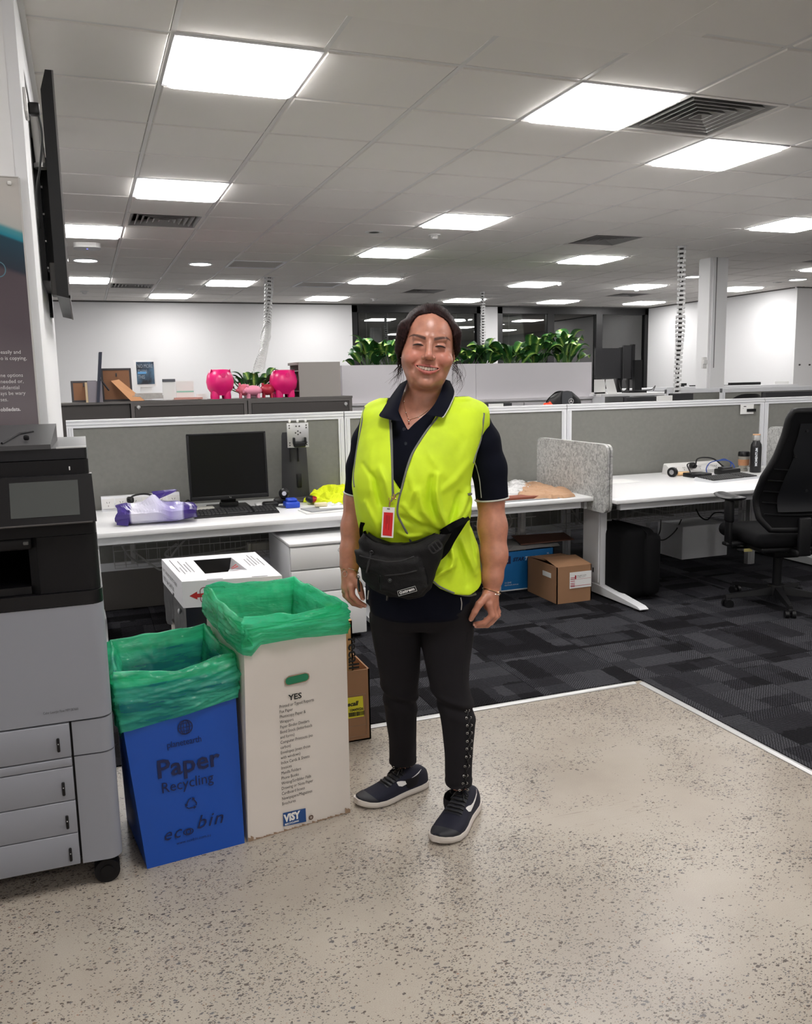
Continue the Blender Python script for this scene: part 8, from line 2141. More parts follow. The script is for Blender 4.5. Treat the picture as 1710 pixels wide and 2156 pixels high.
line_on(vest_core, [(921, 879), (900, 905), (875, 943), (864, 965), (855, 993), (846, 1028), (839, 1055), (837, 1080), (846, 1102), (857, 1122), (866, 1142)], .0034, M_BIND, 'binding', vest)
line_on(vest_core, [(768, 858), (763, 885), (759, 910), (753, 940), (748, 975), (745, 1005), (747, 1025)], .0034, M_BIND, 'binding', vest)
line_on(vest_core, [(1019, 870), (1017, 890), (1012, 925), (1002, 955), (996, 975)], .0034, M_BIND, 'binding', vest)
line_on(vest_d, [(910, 1221), (925, 1234), (955, 1248), (985, 1254), (1003, 1251)], .0032, M_BIND, 'binding', vest, -.002)
line_on(vest_core, [(985, 1041), (992, 1040)], .004, M_BIND, 'binding', vest)
# piping, placket and buttons on the polo
line_on(polo_d, [(996, 966), (1003, 982), (1009, 1005), (1012, 1028), (1014, 1048)], .0018, M_PIPE, 'piping', polo)
def ring_at(pts, rs, name, m, r=.0022, par=None, k=0.0):
 n = np.array(pts[-1]) - np.array(pts[-2]); n /= np.linalg.norm(n); a = np.cross(n, [0, 1, 0]); a /= np.linalg.norm(a); b = np.cross(n, a); c = np.array(pts[-1]) - n * .003
 return obj(name, MB().tube([Vector(c + (a * math.cos(t) + b * math.sin(t)) * (rs[-1] + .0012)) for t in np.linspace(0, 2 * math.pi, 41)[:-1]], r, 6, closed=True), m, par)
ring_at(*SL_R, 'piping', M_PIPE, .0028, polo); ring_at(*SL_L, 'piping', M_PIPE, .0028, polo)
line_on(polo_d, [(970, 1258), (972, 1270), (971, 1284)], .0018, M_PIPE, 'piping', polo); line_on(polo_d, [(776, 1243), (775, 1252), (774, 1262)], .0018, M_PIPE, 'piping', polo)
for (px, py) in ((854.5, 934), (851, 904)):
 c = hit(polo_d, px, py, .001); obj('button', MB().lathe([(.0001, .0012), (.0038, .0012), (.0046, .0022), (.0052, .0010), (.0052, -.001)], n=16, M=Matrix.Translation(Vector(c)) @ Matrix.Rotation(R(90), 4, 'X')), mat('button_navy', (34, 38, 52), .3), polo)
line_on(polo_d, [(847, 915), (846, 945), (847, 967)], .0008, mat('stitch_navy', (30, 34, 48), .8), 'placket_edge', polo); line_on(polo_d, [(840, 967), (852, 968), (862, 968)], .0008, M_POLO, 'placket_edge', polo)
# collar
def lapel(inner, outer, name, flip=False, tip=None):
 A = smooth_spline([Vector(L(*p)) for p in inner], 6); B2 = smooth_spline([Vector(L(*p)) for p in outer], 6); n = min(len(A), len(B2)); rows = []; rows2 = []
 for i in range(n):
  a, b = A[i], B2[i]; row = []; row2 = []
  for q in range(7):
   t = q / 6; p = a.lerp(b, t) + Vector((0, -.010 * math.sin(math.pi * min(1, t * 1.15)) , 0)); row.append(p); row2.append(p + Vector((0, .0035, 0)))
  rows.append(row); rows2.append(row2)
 mb = MB().surf(rows).surf([r_[::-1] for r_ in rows2])
 e1 = [r_[-1] for r_ in rows]; e2 = [r_[-1] for r_ in rows2]; mb.surf([e1, e2]); mb.surf([rows[-1], rows2[-1]])
 o = obj(name, mb, M_POLO, polo, autosmooth=False); return o, [r_[-1] for r_ in rows]
cl, el = lapel([(860, 798, -.02), (849, 828, -.055), (841, 855, -.085), (839, 872, -.105), (846, 886, -.122)], [(842, 808, .03), (822, 836, -.015), (806, 862, -.07), (799, 876, -.105), (822, 884, -.128)], 'collar')
cr_, er = lapel([(936, 798, -.01), (929, 822, -.045), (918, 846, -.08), (906, 862, -.105), (896, 872, -.122)], [(948, 802, .03), (957, 826, -.01), (948, 852, -.07), (936, 874, -.112), (931, 879, -.128)], 'collar')
obj('piping', MB().tube([p + Vector((.0008, -.001, 0)) for p in er[6:]], .0016, 6), M_PIPE, cr_)
# collar stand round the back of the neck
rows = []
for z_, g_ in ((0, .0), (.022, -.003), (.036, .002)):
 rows.append([Vector(L(894, 815, .03)) + Vector((math.cos(t) * (.068 + g_), math.sin(t) * (.060 + g_) , z_ - .03 + .02 * math.sin(t))) for t in np.linspace(-.25, math.pi + .25, 22)])
obj('collar_stand', MB().surf(rows), M_POLO, polo)
# ------------------------------------------------------------------ trousers
M_JEAN = mat('black_denim', (29, 27, 30), .9, spec=.2, bump=.5, bscale=1600, var=.12, vscale=14)
def pants_d(P):
 d = smin(loft_d(P, HIPS, -.002, .02), smin(loft_d(P, TLL, 0, .006), loft_d(P, TLR, 0, .006), .010), .012)
 w = np.zeros(len(P))
 # creases at the knees and ankles
 for T_, zk in ((TLL, L(840, 1458, .02)[2]), (TLR, L(950, 1470, -.04)[2])):
  cx = np.interp(P[:, 2], T_[:, 0], T_[:, 1]); msk = np.abs(P[:, 0] - cx) < .075
  z_ = P[:, 2] + (P[:, 0] - cx) * .35
  w += 1.6 * msk * (.0030 * np.exp(-((z_ - zk - .008) / .012) ** 2) - .003 * np.exp(-((z_ - zk + .015) / .010) ** 2) + .002 * np.exp(-((z_ - zk + .045) / .012) ** 2))
  z2 = P[:, 2] - (P[:, 0] - cx) * .3; w += msk * .0032 * np.sin(z2 * 260) * np.exp(-((P[:, 2] - T_[0, 0] - .03) / .035) ** 2)
 w += wrinkle(P, np.array([16, 16, 10]), 1, 23, .0022) + wrinkle(P, np.array([40, 40, 30]), 1, 25, .0008)
 return d - w
pants = net_object('trousers', pants_d, rng([(-.18, .25, .0042)]), rng([(-.16, .17, .0045)]), rng([(.10, .75, .0042)]), M_JEAN, person, 'black skinny jeans laced up the outer shin')
M_EYE = mat('eyelet_silver', (200, 200, 196), .25, metal=1.0)
ROWS = [(981, 1497, 987), (982.5, 1512, 991), (984, 1528, 993), (984, 1544, 993), (984, 1561, 993), (983, 1577, 992), (982, 1594, 989), (979, 1614, 987), (977, 1634, 984), (975, 1650, 983), (968, 1664, 985)]
pl, pr_ = [], []
for (xa, y, xb) in ROWS:
 a = hit(pants_d, xa, y, .0012); b = hit(pants_d, xb, y - 1, .0012); pl.append(a); pr_.append(b)
 for c in (a, b): obj('eyelet', MB().tube([Vector(c) + Vector((.0032 * math.cos(t), 0, .0032 * math.sin(t))) for t in np.linspace(0, 2 * math.pi, 11)[:-1]], .0010, 5, closed=True), M_EYE, pants)
lc = MB()
for i in range(len(pl) - 1): lc.tube([Vector(pl[i]), Vector((pl[i] + pr_[i + 1]) / 2) + Vector((0, -.003, 0)), Vector(pr_[i + 1])], .0016, 5).tube([Vector(pr_[i]), Vector((pr_[i] + pl[i + 1]) / 2) + Vector((0, -.002, 0)), Vector(pl[i + 1])], .0016, 5)
obj('lace', lc, M_BLACK, pants)
line_on(pants_d, [(985, 1330), (976, 1400), (974, 1450)], .0010, mat('seam_dark', (16, 16, 18), .9), 'seam', pants, 0)
for T_, nm in ((TLL, 'cuff'), (TLR, 'cuff')):
 z0 = T_[0, 0]; rows = []
 for zz, g_ in ((z0 - .016, .0), (z0 - .004, .0025), (z0 + .008, .0035), (z0 + .018, .0018)):
  cx, rx, cy, ry = [np.interp(max(zz, z0), T_[:, 0], T_[:, c]) for c in (1, 2, 3, 4)]
  rows.append([(cx + (rx + g_) * math.cos(t), cy + (ry + g_) * math.sin(t), zz + .006 * math.cos(t * 1)) for t in np.linspace(0, 2 * math.pi, 33)[:-1]])
 obj('cuff', MB().surf(rows, closed=True), M_JEAN, pants)
 rows = []
 for zz, g_ in ((z0 - .055, -.004), (z0 - .02, -.006), (z0 + .01, -.004)):
  rows.append([(cx + (rx + g_) * math.cos(t), cy + (ry + g_) * math.sin(t), zz) for t in np.linspace(0, 2 * math.pi, 25)[:-1]])
 obj('sock', MB().surf(rows, closed=True), M_BLACK, person)
# ------------------------------------------------------------------ shoes
M_KNIT = mat('navy_knit', (9, 11, 34), .8, bump=.5, bscale=1300); M_SOLE = mat('off_white_sole', (206, 198, 190), .6, var=.06, vscale=30); M_TRIM = mat('shoe_charcoal', (28, 29, 36), .55); M_SWOOSH = mat('white_mark', (222, 220, 218), .5)
def shoe(heel, toe, side, label):
 h, t_ = np.array(heel), np.array(toe); dr = t_ - h; ln = np.linalg.norm(dr); dr = dr / ln; ang = math.atan2(dr[1], dr[0]); K_ = Matrix.Translation((h[0], h[1], 0)) @ Matrix.Rotation(ang, 4, 'Z')
 sc = ln / .262
 # stations along x: (x, half width, top height, centre offset y)
 ST = [(-.004, .020, .060, 0), (.010, .030, .072, 0), (.035, .036, .082, 0), (.065, .0375, .084, 0), (.095, .038, .078, .001), (.125, .0415, .066, .002), (.155, .0455, .056, .004), (.185, .0475, .047, .005), (.212, .0445, .040, .004), (.235, .036, .034, .001), (.252, .023, .027, -.003), (.260, .008, .021, -.004)]
 ST = [(x * sc, w * sc, z * sc, o * side * sc) for x, w, z, o in ST]
 def lift(x): return .012 * max(0, (x / ln - .72) / .28) ** 2
 # sole
 so = MB(); rows = []
 for x, w, z, o in ST:
  l_ = lift(x); w2 = w + .0045
  hs = .022 - .004 * min(1, max(0, x / ln - .1))
  rows.append([(x + (.006 if x > .2 else 0), o + w2 * c, l_ + zz * hs) for c, zz in ((-.86, 0), (-1, .2), (-1.03, .6), (-.98, 1), (0, 1.02), (.98, 1), (1.03, .6), (1, .2), (.86, 0), (0, 0))])
 so.surf(rows, closed=True); so.add(rows[0], [tuple(range(10))]); so.add(rows[-1], [tuple(range(10))[::-1]])
 root = person
 u = MB(); rows = []; na = 17
 for x, w, z, o in ST:
  l_ = lift(x); zb = .018 + l_; row = []
  for q in range(na):
   a = math.pi * q / (na - 1); cx_ = math.cos(a); sx_ = math.sin(a) ** .75
   yy = w * (1.0 * np.sign(cx_) * abs(cx_) ** .8); zz = zb + (z - zb + l_) * sx_
   row.append((x, o - yy, zz))
  rows.append(row)
 u.surf(rows); u.add(rows[0], [tuple(range(na))]);
 up = obj('shoe', MB().add([K_ @ Vector(v) for v in u.v], u.f, None, True), M_KNIT, root); up['label'] = label
 for q in (so,): obj('sole', MB().add([K_ @ Vector(v) for v in so.v], so.f, None, True), M_SOLE, up)
 def surf_pt(x, a, lift_=.0012):
  xs__ = [s_[0] for s_ in ST]; w = np.interp(x, xs__, [s_[1] for s_ in ST]); z = np.interp(x, xs__, [s_[2] for s_ in ST]); o = np.interp(x, xs__, [s_[3] for s_ in ST]); l_ = lift(x); zb = .018 + l_
  cx_ = math.cos(a); sx_ = math.sin(a) ** .75 if a > 0 else 0; n = Vector((0, -cx_, sx_)).normalized()
  return K_ @ (Vector((x, o - w * np.sign(cx_) * abs(cx_) ** .8, zb + (z - zb + l_) * sx_)) + n * lift_)
 # toe cap
 tc_ = [[surf_pt(x, a, .0014) for a in np.linspace(.02, math.pi - .02, 17)] for x in np.linspace(ln * .86, ln * .985, 6)]
 for q in range(17):
  c = abs(q - 8) / 8; tc_[0][q] = surf_pt(ln * (.865 - .07 * c ** 2), .02 + (math.pi - .04) * q / 16, .0012)
 obj('toe_cap', MB().surf(tc_), M_TRIM, up)
 # lace placket
 pk = [[surf_pt(x, a, .0018) for a in np.linspace(math.pi * (.5 - .17), math.pi * (.5 + .17), 7)] for x in np.linspace(ln * .34, ln * .64, 10)]
 obj('tongue', MB().surf(pk), M_TRIM, up)
 lm = MB()
 for k in range(5):
  x = ln * (.38 + .055 * k); lm.tube([surf_pt(x, math.pi * .33, .002), surf_pt(x + .004, math.pi * .42, .0065), surf_pt(x + .008, math.pi * .5, .0075), surf_pt(x + .004, math.pi * .58, .0065), surf_pt(x, math.pi * .67, .002)], .0026, 6)
 b0 = surf_pt(ln * .34, math.pi * .5, .008)
 dv_ = K_.to_3x3()
 for s_ in (-1, 1):
  lp = [b0, b0 + dv_ @ Vector((.01, s_ * .014, .012)), b0 + dv_ @ Vector((.02, s_ * .030, .006)), b0 + dv_ @ Vector((.016, s_ * .026, -.006)), b0 + dv_ @ Vector((.004, s_ * .010, -.002))]
  lm.tube(smooth_spline(lp, 5), .0020, 6); lm.tube(smooth_spline([b0, b0 + dv_ @ Vector((.016, s_ * .012, .002)), b0 + dv_ @ Vector((.034, s_ * .022, -.012))], 5), .0018, 6)
 obj('laces', lm, M_BLACK, up)
 # swoosh mark on the outer (camera-right) side
 for ss in (1,):
  def sp(x, hgt, l_): # side point at height fraction
   return surf_pt(ln * x, (math.pi - hgt) if side > 0 else hgt, l_)
  top = [(.10, .92), (.16, .60), (.22, .42), (.30, .34), (.40, .30), (.47, .42), (.50, .62)]
  up_e = [(.10, .95), (.17, .72), (.24, .58), (.32, .52), (.385, .58), (.44, .78), (.485, .92)]; lo_e = [(.10, .92), (.17, .63), (.25, .45), (.35, .35), (.44, .38), (.49, .56), (.50, .90)]
  rows = [[sp(a, b, .0022) for a, b in up_e], [sp((a + c) / 2, (b + d) / 2, .0024) for (a, b), (c, d) in zip(up_e, lo_e)], [sp(a, b, .0022) for a, b in lo_e]]
  obj('side_mark', MB().surf(rows), M_SWOOSH, up)
 # ankle collar and sock
 return up
shoe((.030, .120), (-.190, -.028), 1, 'navy knit running shoe with white sole, pointing left'); shoe((.186, -.030), (.062, -.272), 1, 'navy knit running shoe with white sole, pointing forward')
# ------------------------------------------------------------------ hair
def hair_mat():
 m = bpy.data.materials.new('hair_dark_brown'); m.use_nodes = True; nt = m.node_tree; b = nt.nodes['Principled BSDF']; b.inputs['Roughness'].default_value = .62; b.inputs['Specular IOR Level'].default_value = .14
 tc = nt.nodes.new('ShaderNodeTexCoord'); mp = nt.nodes.new('ShaderNodeMapping'); mp.inputs['Scale'].default_value = (420, 30, 90); nt.links.new(tc.outputs['Object'], mp.inputs[0]); n = nt.nodes.new('ShaderNodeTexNoise'); n.inputs['Scale'].default_value = 1; n.inputs['Detail'].default_value = 3; nt.links.new(mp.outputs[0], n.inputs['Vector'])
 r = nt.nodes.new('ShaderNodeValToRGB'); r.color_ramp.elements[0].position = .3; r.color_ramp.elements[0].color = rgb((17, 8, 9)); r.color_ramp.elements[1].position = .75; r.color_ramp.elements[1].color = rgb((50, 27, 26)); nt.links.new(n.outputs['Fac'], r.inputs[0]); nt.links.new(r.outputs[0], b.inputs['Base Color'])
 bp = nt.nodes.new('ShaderNodeBump'); bp.inputs['Strength'].default_value = .6; bp.inputs['Distance'].default_value = .002; nt.links.new(n.outputs['Fac'], bp.inputs['Height']); nt.links.new(bp.outputs[0], b.inputs['Normal']); return m
M_HAIR = hair_mat()
def hair_d(P):
 p = to_head(P); x, y, z = p[:, 0], p[:, 1], p[:, 2]
 d = ell_d(p, (0, 10, 33), (87, 101, 97))
 d = smin(d, cone_d(p, (-74, -28, 44), (-83, -8, -14), 24, 17), 30); d = smin(d, cone_d(p, (-83, -8, -14), (-84, 6, -40), 16, 9), 8)
 d = smin(d, cone_d(p, (72, -24, 46), (82, 0, 0), 20, 14), 26); d = smin(d, cone_d(p, (82, 0, 0), (83, 12, -18), 13, 7), 8)
 d = smin(d, ell_d(p, (0, 70, -10), (62, 40, 60)), 20); d = smin(d, cone_d(p, (0, 96, 0), (0, 92, -110), 28, 16), 14)
 # face opening (egg shaped) only in front
 hw = np.interp(z, [-200, -60, -20, 20, 45, 62, 76, 85, 91, 95], [90, 90, 80, 69, 63, 58, 50, 41, 30, 12]); hwr = np.interp(z, [-200, -60, -20, 20, 45, 62, 76, 85, 91, 95], [84, 84, 80, 74, 68, 61, 49, 36, 24, 10])
 lim = np.where(x < 0, hw, hwr); k = np.abs(x) - lim; k = np.maximum(k, z - 95); k = np.maximum(k, y + np.where(z > 20, 10, 6)); d = smax(d, -k * .8, 5)
 # strand relief sweeping back from the hairline
 ang = np.arctan2(x, z + 20); d = d - .55 * np.sin(ang * 60 + .03 * y + 2.0 * vnoise(np.stack([x * .03, y * .03, z * .03], 1), 4)) * (.4 + .6 * np.abs(vnoise(np.stack([ang * 9, y * .02, z * .01], 1), 6))) - 1.5 * vnoise(np.stack([ang * 9, y * .02, z * .02 + 3], 1), 8)
 return d / 1000.0
hair = net_object('hair', hair_d, rng([(HO[0] - .115, HO[0] + .125, .0019)]), rng([(HO[1] - .10, HO[1] + .135, .0024)]), rng([(HO[2] - .14, HO[2] + .14, .0019)]), M_HAIR, person, 'dark brown hair tied back with loose wisps', relax=0)
hs = MB(); rr = random.Random(12)
def HP(x, y, z): return Vector(from_head(x, y, z))
for k in range(46):      # loose wisps, left of the picture
 s0 = HP(-79 - rr.uniform(0, 9), rr.uniform(-12, 14), -22 - rr.uniform(0, 26)); l_ = rr.uniform(40, 96); sp_ = rr.uniform(-34, 16)
 pts = [s0, s0 + Vector((rr.uniform(-6, 6) / 1000, rr.uniform(-6, 6) / 1000, -l_ * .35 / 1000)), s0 + Vector(((sp_ * .6 + rr.uniform(-6, 6)) / 1000, rr.uniform(-10, 6) / 1000, -l_ * .75 / 1000)), s0 + Vector(((sp_ + rr.uniform(-12, 6)) / 1000, rr.uniform(-14, 6) / 1000, -l_ / 1000))]
 P_ = smooth_spline(pts, 5); r0 = rr.choice([.0005, .0007, .0011]); hs.tube(P_, [r0 * (1 - .7 * i / (len(P_) - 1)) for i in range(len(P_))], 4)
for k in range(36):      # right of the picture, curling
 s0 = HP(78 + rr.uniform(-4, 5), rr.uniform(0, 22), -18 - rr.uniform(0, 40)); l_ = rr.uniform(40, 92); sp_ = rr.uniform(-4, 34)
 pts = [s0, s0 + Vector((sp_ * .7 / 1000, 0, -l_ * .25 / 1000)), s0 + Vector((sp_ * 1.05 / 1000, rr.uniform(-8, 8) / 1000, -l_ * .65 / 1000)), s0 + Vector(((sp_ * .6 + rr.uniform(-14, 4)) / 1000, rr.uniform(-10, 6) / 1000, -l_ / 1000))]
 P_ = smooth_spline(pts, 5); r0 = rr.choice([.0004, .0006, .0008]); hs.tube(P_, [r0 * (1 - .7 * i / (len(P_) - 1)) for i in range(len(P_))], 4)
for k in range(60):      # fly-aways on the crown
 a = rr.uniform(-1.25, 1.25); y0 = rr.uniform(-45, 30); rr_ = 1.0
 def cp(a, y, g): return HP((84 + g) * math.sin(a) * math.sqrt(max(.1, 1 - ((y - 10) / 103) ** 2)), y, 32 + (97 + g) * math.cos(a) * math.sqrt(max(.1, 1 - ((y - 10) / 103) ** 2)))
 pts = [cp(a, y0, 0), cp(a + rr.uniform(-.05, .05), y0 + 20, rr.uniform(1, 5)), cp(a + rr.uniform(-.1, .1), y0 + 42, rr.uniform(0, 5))]
 P_ = smooth_spline(pts, 5); hs.tube(P_, .0004, 4)
def hw_at(z, right):
 return float(np.interp(z, [-60, -20, 20, 45, 62, 76, 85, 91, 95], [84, 80, 73, 67, 60, 48, 35, 22, 4] if right else [90, 80, 68, 62, 57, 49, 40, 28, 4]))
for k in range(420):      # combed-back strands starting at the hairline
 z = 95 - abs(rr.gauss(0, 36));
 if z < -18: continue
 s_ = rr.choice((-1, 1)); x = s_ * max(0, hw_at(z, s_ > 0) - rr.uniform(0, 3.5))
 lp = from_head(x, -100, z); yy = front_y(head_d, lp[0], lp[2], -.22, .05, 160)[0]
 if yy != yy: continue
 p0 = Vector((lp[0], yy + .001, lp[2])); q0 = to_head(np.array([p0]))[0]; P_ = [p0]
 c0 = np.array([0, 10, 32.0]); r0_ = np.array([85.5, 102.5, 98.5])
 for t_ in (.12, .3, .5, .75, 1.0):
  tgt = np.array([q0[0] * (1.02) + s_ * 4 * t_, q0[1] + 75 * t_, q0[2] + (22 * t_ * (1 if z > 20 else -.4)) - 26 * t_ * t_]); v = (tgt - c0) / r0_; v = v / np.linalg.norm(v); P_.append(Vector(from_head(*(c0 + v * r0_ * (1.0 + rr.uniform(-.004, .010))))))
 P_ = smooth_spline(P_, 3); w_ = rr.choice([.0005, .0008, .0011]); hs.tube(P_, [w_ * (.35 + .65 * min(1, i / 4)) for i in range(len(P_))], 4)
o = obj('loose_strands', hs, M_HAIR, hair)
# ------------------------------------------------------------------ jewellery
M_GOLD = mat('gold_chain', (214, 170, 130), .25, metal=1.0); M_SILV = mat('silver', (220, 214, 208), .2, metal=1.0)
nk = [hit(body_d, *p, .0012) for p in ((852, 826), (850, 842), (852, 858), (856, 872), (861, 884), (868, 882), (880, 878), (892, 871), (903, 862))]
ch = obj('necklace', MB().tube(smooth_spline([Vector(p) for p in nk], 6), .0008, 6), M_GOLD, person)
for (px, py, r_) in ((853, 825, .0018), (851, 845, .0018), (855, 869, .0022), (859, 880, .0016), (881, 879, .0018), (861, 887, .0030)): obj('bead', MB().ell(tuple(hit(body_d, px, py, .002)), (r_, r_, r_ * 1.3), 10, 8), M_SILV, ch)
c = Vector(hit(body_d, 861, 892, .002)); st = []
for i in range(10): a = i * math.pi / 5 + math.pi / 2; q = .0042 if i % 2 == 0 else .0017; st.append((q * math.cos(a), q * math.sin(a)))
obj('star_pendant', MB().prism(st, frame(c, (1, 0, 0), (0, 0, 1)), .0012), mat('rose_metal', (190, 110, 90), .25, metal=1.0), ch)
obj('earring', MB().ell(tuple(from_head(-80, -8, -38)), (.002, .002, .002), 8, 6).ell(tuple(from_head(80, -4, -40)), (.002, .002, .002), 8, 6), M_SILV, person)
def bangle(c, n, rx, m, r=.0014, tilt=.25, name='bracelet'):
 n = np.array(n) / np.linalg.norm(n); a = np.cross(n, [0, 1, 0]); a /= np.linalg.norm(a); b = np.cross(n, a)
 return obj(name, MB().tube([Vector(np.array(c) + (a * math.cos(t) + b * math.sin(t)) * rx + n * tilt * rx * math.cos(t + .6)) for t in np.linspace(0, 2 * math.pi, 33)[:-1]], r, 6, closed=True), m, person)
nR = ARM_R[-1] - ARM_R[-2]; nL = ARM_L[-1] - ARM_L[-2]
bangle(ARM_R[-1] + nR * .05, nR, .0285, M_GOLD, .0018, .3); b_ = bangle(ARM_R[-1] + nR * .22, nR, .0270, M_SILV, .0013, .15); obj('charm', MB().ell(tuple(L(1049, 1248, -.045)), (.004, .004, .006), 10, 8), M_SILV, b_)
bangle(ARM_L[-2] + nL * .15, nL, .0285, M_SILV, .0014, .2); bangle(ARM_L[-2] + nL * .45, nL, .0280, M_GOLD, .0016, -.15); b_ = bangle(ARM_L[-2] + nL * .75, nL, .0290, M_SILV, .0012, .35); obj('charm', MB().tube([Vector(L(726 + 5 * math.cos(t), 1208 + 6 * math.sin(t), -.02)) for t in np.linspace(0, 2 * math.pi, 15)[:-1]], .0010, 5, closed=True), M_SILV, b_)
# nails on the visible fingertips
nl = MB()
for F_ in (HR_F, HL_F):
 for pts, rs in F_:
  e = pts[3] - pts[2]; e /= np.linalg.norm(e); nl.ell(tuple(pts[3] + e * rs[3] * .35 + np.array([0, -rs[3] * .75, .0])), (.0042, .0016, .0046), 10, 6)
obj('nail', nl, mat('nail_pink', (222, 168, 150), .25), person)['kind'] = 'stuff'
# ------------------------------------------------------------------ waist bag
M_NYL = mat('black_nylon', (17, 16, 17), .7, spec=.25, bump=.6, bscale=420); M_ZIP = mat('zip_black', (34, 34, 36), .35); M_WEB = mat('black_webbing', (12, 12, 13), .88, spec=.12, bump=.5, bscale=1500)
wbag = thing('waist_bag', 'black nylon waist bag with zips worn over the yellow vest', 'bag', tuple(PM @ Vector((0, -.16, .75))), -YAW); BI = MW[wbag].inverted() @ PM
def bag_net(name, f, xs, ys, zs, m, label=None):
 o = net_object(name, f, xs, ys, zs, m, wbag, label);
 me = o.data; me.transform(BI); return o
def P2(l, Y): return [(L(x, y, Y)[0], L(x, y, Y)[2]) for x, y in l]
MAIN = P2([(754, 1146), (768, 1118), (776, 1128), (792, 1140), (820, 1146), (852, 1147), (885, 1140), (915, 1125), (950, 1106), (958, 1112), (938, 1150), (930, 1176), (915, 1215), (908, 1238), (893, 1254), (860, 1262), (820, 1258), (785, 1246), (762, 1226), (757, 1205), (757, 1180)], -.19)
def extr(P, poly, yc, h, r):
 d2 = poly_d(P[:, 0], P[:, 2], poly); w0 = d2 + r; w1 = np.abs(P[:, 1] - yc) - h + r; return np.minimum(np.maximum(w0, w1), 0) + np.hypot(np.maximum(w0, 0), np.maximum(w1, 0)) - r
POCK = P2([(792, 1196), (800, 1182), (850, 1178), (880, 1176), (893, 1200), (900, 1236), (886, 1252), (850, 1258), (800, 1246)], -.22)
FLAP = P2([(745, 1167), (757, 1165), (790, 1172), (832, 1182), (850, 1205), (830, 1212), (795, 1210), (760, 1206), (747, 1192)], -.21)
def curve_y(P): # the bag wraps round the belly
 q = P.copy(); q[:, 1] = q[:, 1] - 1.6 * (P[:, 0] - .015) ** 2; return q
def bag_d(P):
 q = curve_y(P); top = np.interp(P[:, 2], [.66, .72, .82], [1.0, 1.0, .0]); d = extr(q, MAIN, -.176, .040, .030)
 d = smin(d, extr(q, POCK, -.214, .020, .016), .008); d = smin(d, extr(q, FLAP, -.206, .020, .013), .006)
 d = d - wrinkle(P, np.array([30, 20, 34]), 1, 33, .0028) - wrinkle(P, np.array([75, 40, 80]), 1, 35, .0012)
 z0 = L(850, 1150, -.2)[2]
 return d
mainb = bag_net('pouch', bag_d, rng([(-.19, .16, .0026)]), rng([(-.26, -.08, .0028)]), rng([(.66, .93, .0026)]), M_NYL)
def bag_line(pts, r, m, name, off=-.0006, n=6, par=None):
 P_ = [BI @ Vector(hit(bag_d, *p, off)) for p in pts]; P_ = smooth_spline(P_, 5) if len(P_) > 2 else P_; return obj(name, MB().tube(P_, r, n), m, par or mainb)
bag_line([(757, 1170), (780, 1176), (803, 1181), (822, 1183), (850, 1180), (872, 1172)], .0026, M_ZIP, 'zip'); bag_line([(800, 1212), (822, 1211), (850, 1208), (875, 1202), (893, 1196)], .0022, M_ZIP, 'zip')
bag_line([(770, 1125), (792, 1141), (822, 1147), (853, 1147), (886, 1139), (915, 1124)], .0030, M_WEB, 'edge_binding')
bag_line([(800, 1190), (800, 1225), (806, 1245)], .0016, M_WEB, 'seam'); bag_line([(893, 1192), (901, 1222), (897, 1242)], .0016, M_WEB, 'seam')
def puller(a, b, label=None):
 A, B2 = BI @ Vector(hit(bag_d, *a, .005)), BI @ (Vector(hit(bag_d, *a, .009)) * .35 + Vector(hit(bag_d, *b, .009)) * .65 + (Vector(L(*b, -.2)) - Vector(L(*a, -.2))) * .35); d = (B2 - A)
 mb = MB().tube([A, A.lerp(B2, .15)], .0022, 6).tube([A.lerp(B2, .12), A.lerp(B2, .5) + Vector((0, -.003, 0)), B2], [.0026, .0044, .0030], 8)
 mb.tube([A + Vector((.005 * math.cos(t), -.002, .005 * math.sin(t))) for t in np.linspace(0, 2 * math.pi, 11)[:-1]], .0012, 5, closed=True); return obj('zip_pull', mb, M_ZIP, mainb)
puller((782, 1163), (772, 1206)); puller((821, 1222), (815, 1263)); puller((754, 1215), (757, 1246))
# label patch
lp = [BI @ Vector(hit(bag_d, *p, .004)) + Vector((0, -.003, 0)) for p in ((837, 1243), (839.5, 1252.5), (878, 1243.5), (874, 1233.5))]
X_ = (lp[3] - lp[0]).normalized(); Y_ = (lp[0] - lp[1]).normalized()
ym_ = min(p.y for p in lp)
for p in lp: p.y = ym_
X_ = (lp[3] - lp[0]).normalized(); Y_ = (lp[0] - lp[1]).normalized()
pt = obj('label_patch', MB().hexa([p + Vector((0, .008, 0)) for p in (lp[1], lp[2], lp[3], lp[0])] + [lp[1], lp[2], lp[3], lp[0]]), M_BLACK, mainb)
bd = MB()
for a, b in ((0, 1), (1, 2), (2, 3), (3, 0)): bd.tube([lp[a] + Vector((0, -.0006, 0)), lp[b] + Vector((0, -.0006, 0))], .00045, 4)
obj('patch_border', bd, M_PAPER, pt)
Fp = frame(lp[1] + X_ * .004 + Y_ * .0035 + Vector((0, -.0012, 0)), X_, Y_)
text('lettering', 'xtrem', .0125, M_PAPER, Fp @ Matrix.Translation((.010, .001, 0)), pt, world=False, bold=.0004, sx=1.15)
v_ = [(.0042 * math.cos(t) + .005, .0042 * math.sin(t) + .0045) for t in np.linspace(0, 2 * math.pi, 17)[:-1]] + [(.0022 * math.cos(t) + .005, .0022 * math.sin(t) + .0045) for t in np.linspace(0, 2 * math.pi, 17)[:-1]]
obj('round_mark', MB().add([Fp @ Vector((x, y, 0)) for x, y in v_], [(i, (i + 1) % 16, 16 + (i + 1) % 16, 16 + i) for i in range(16)]), M_PAPER, pt)
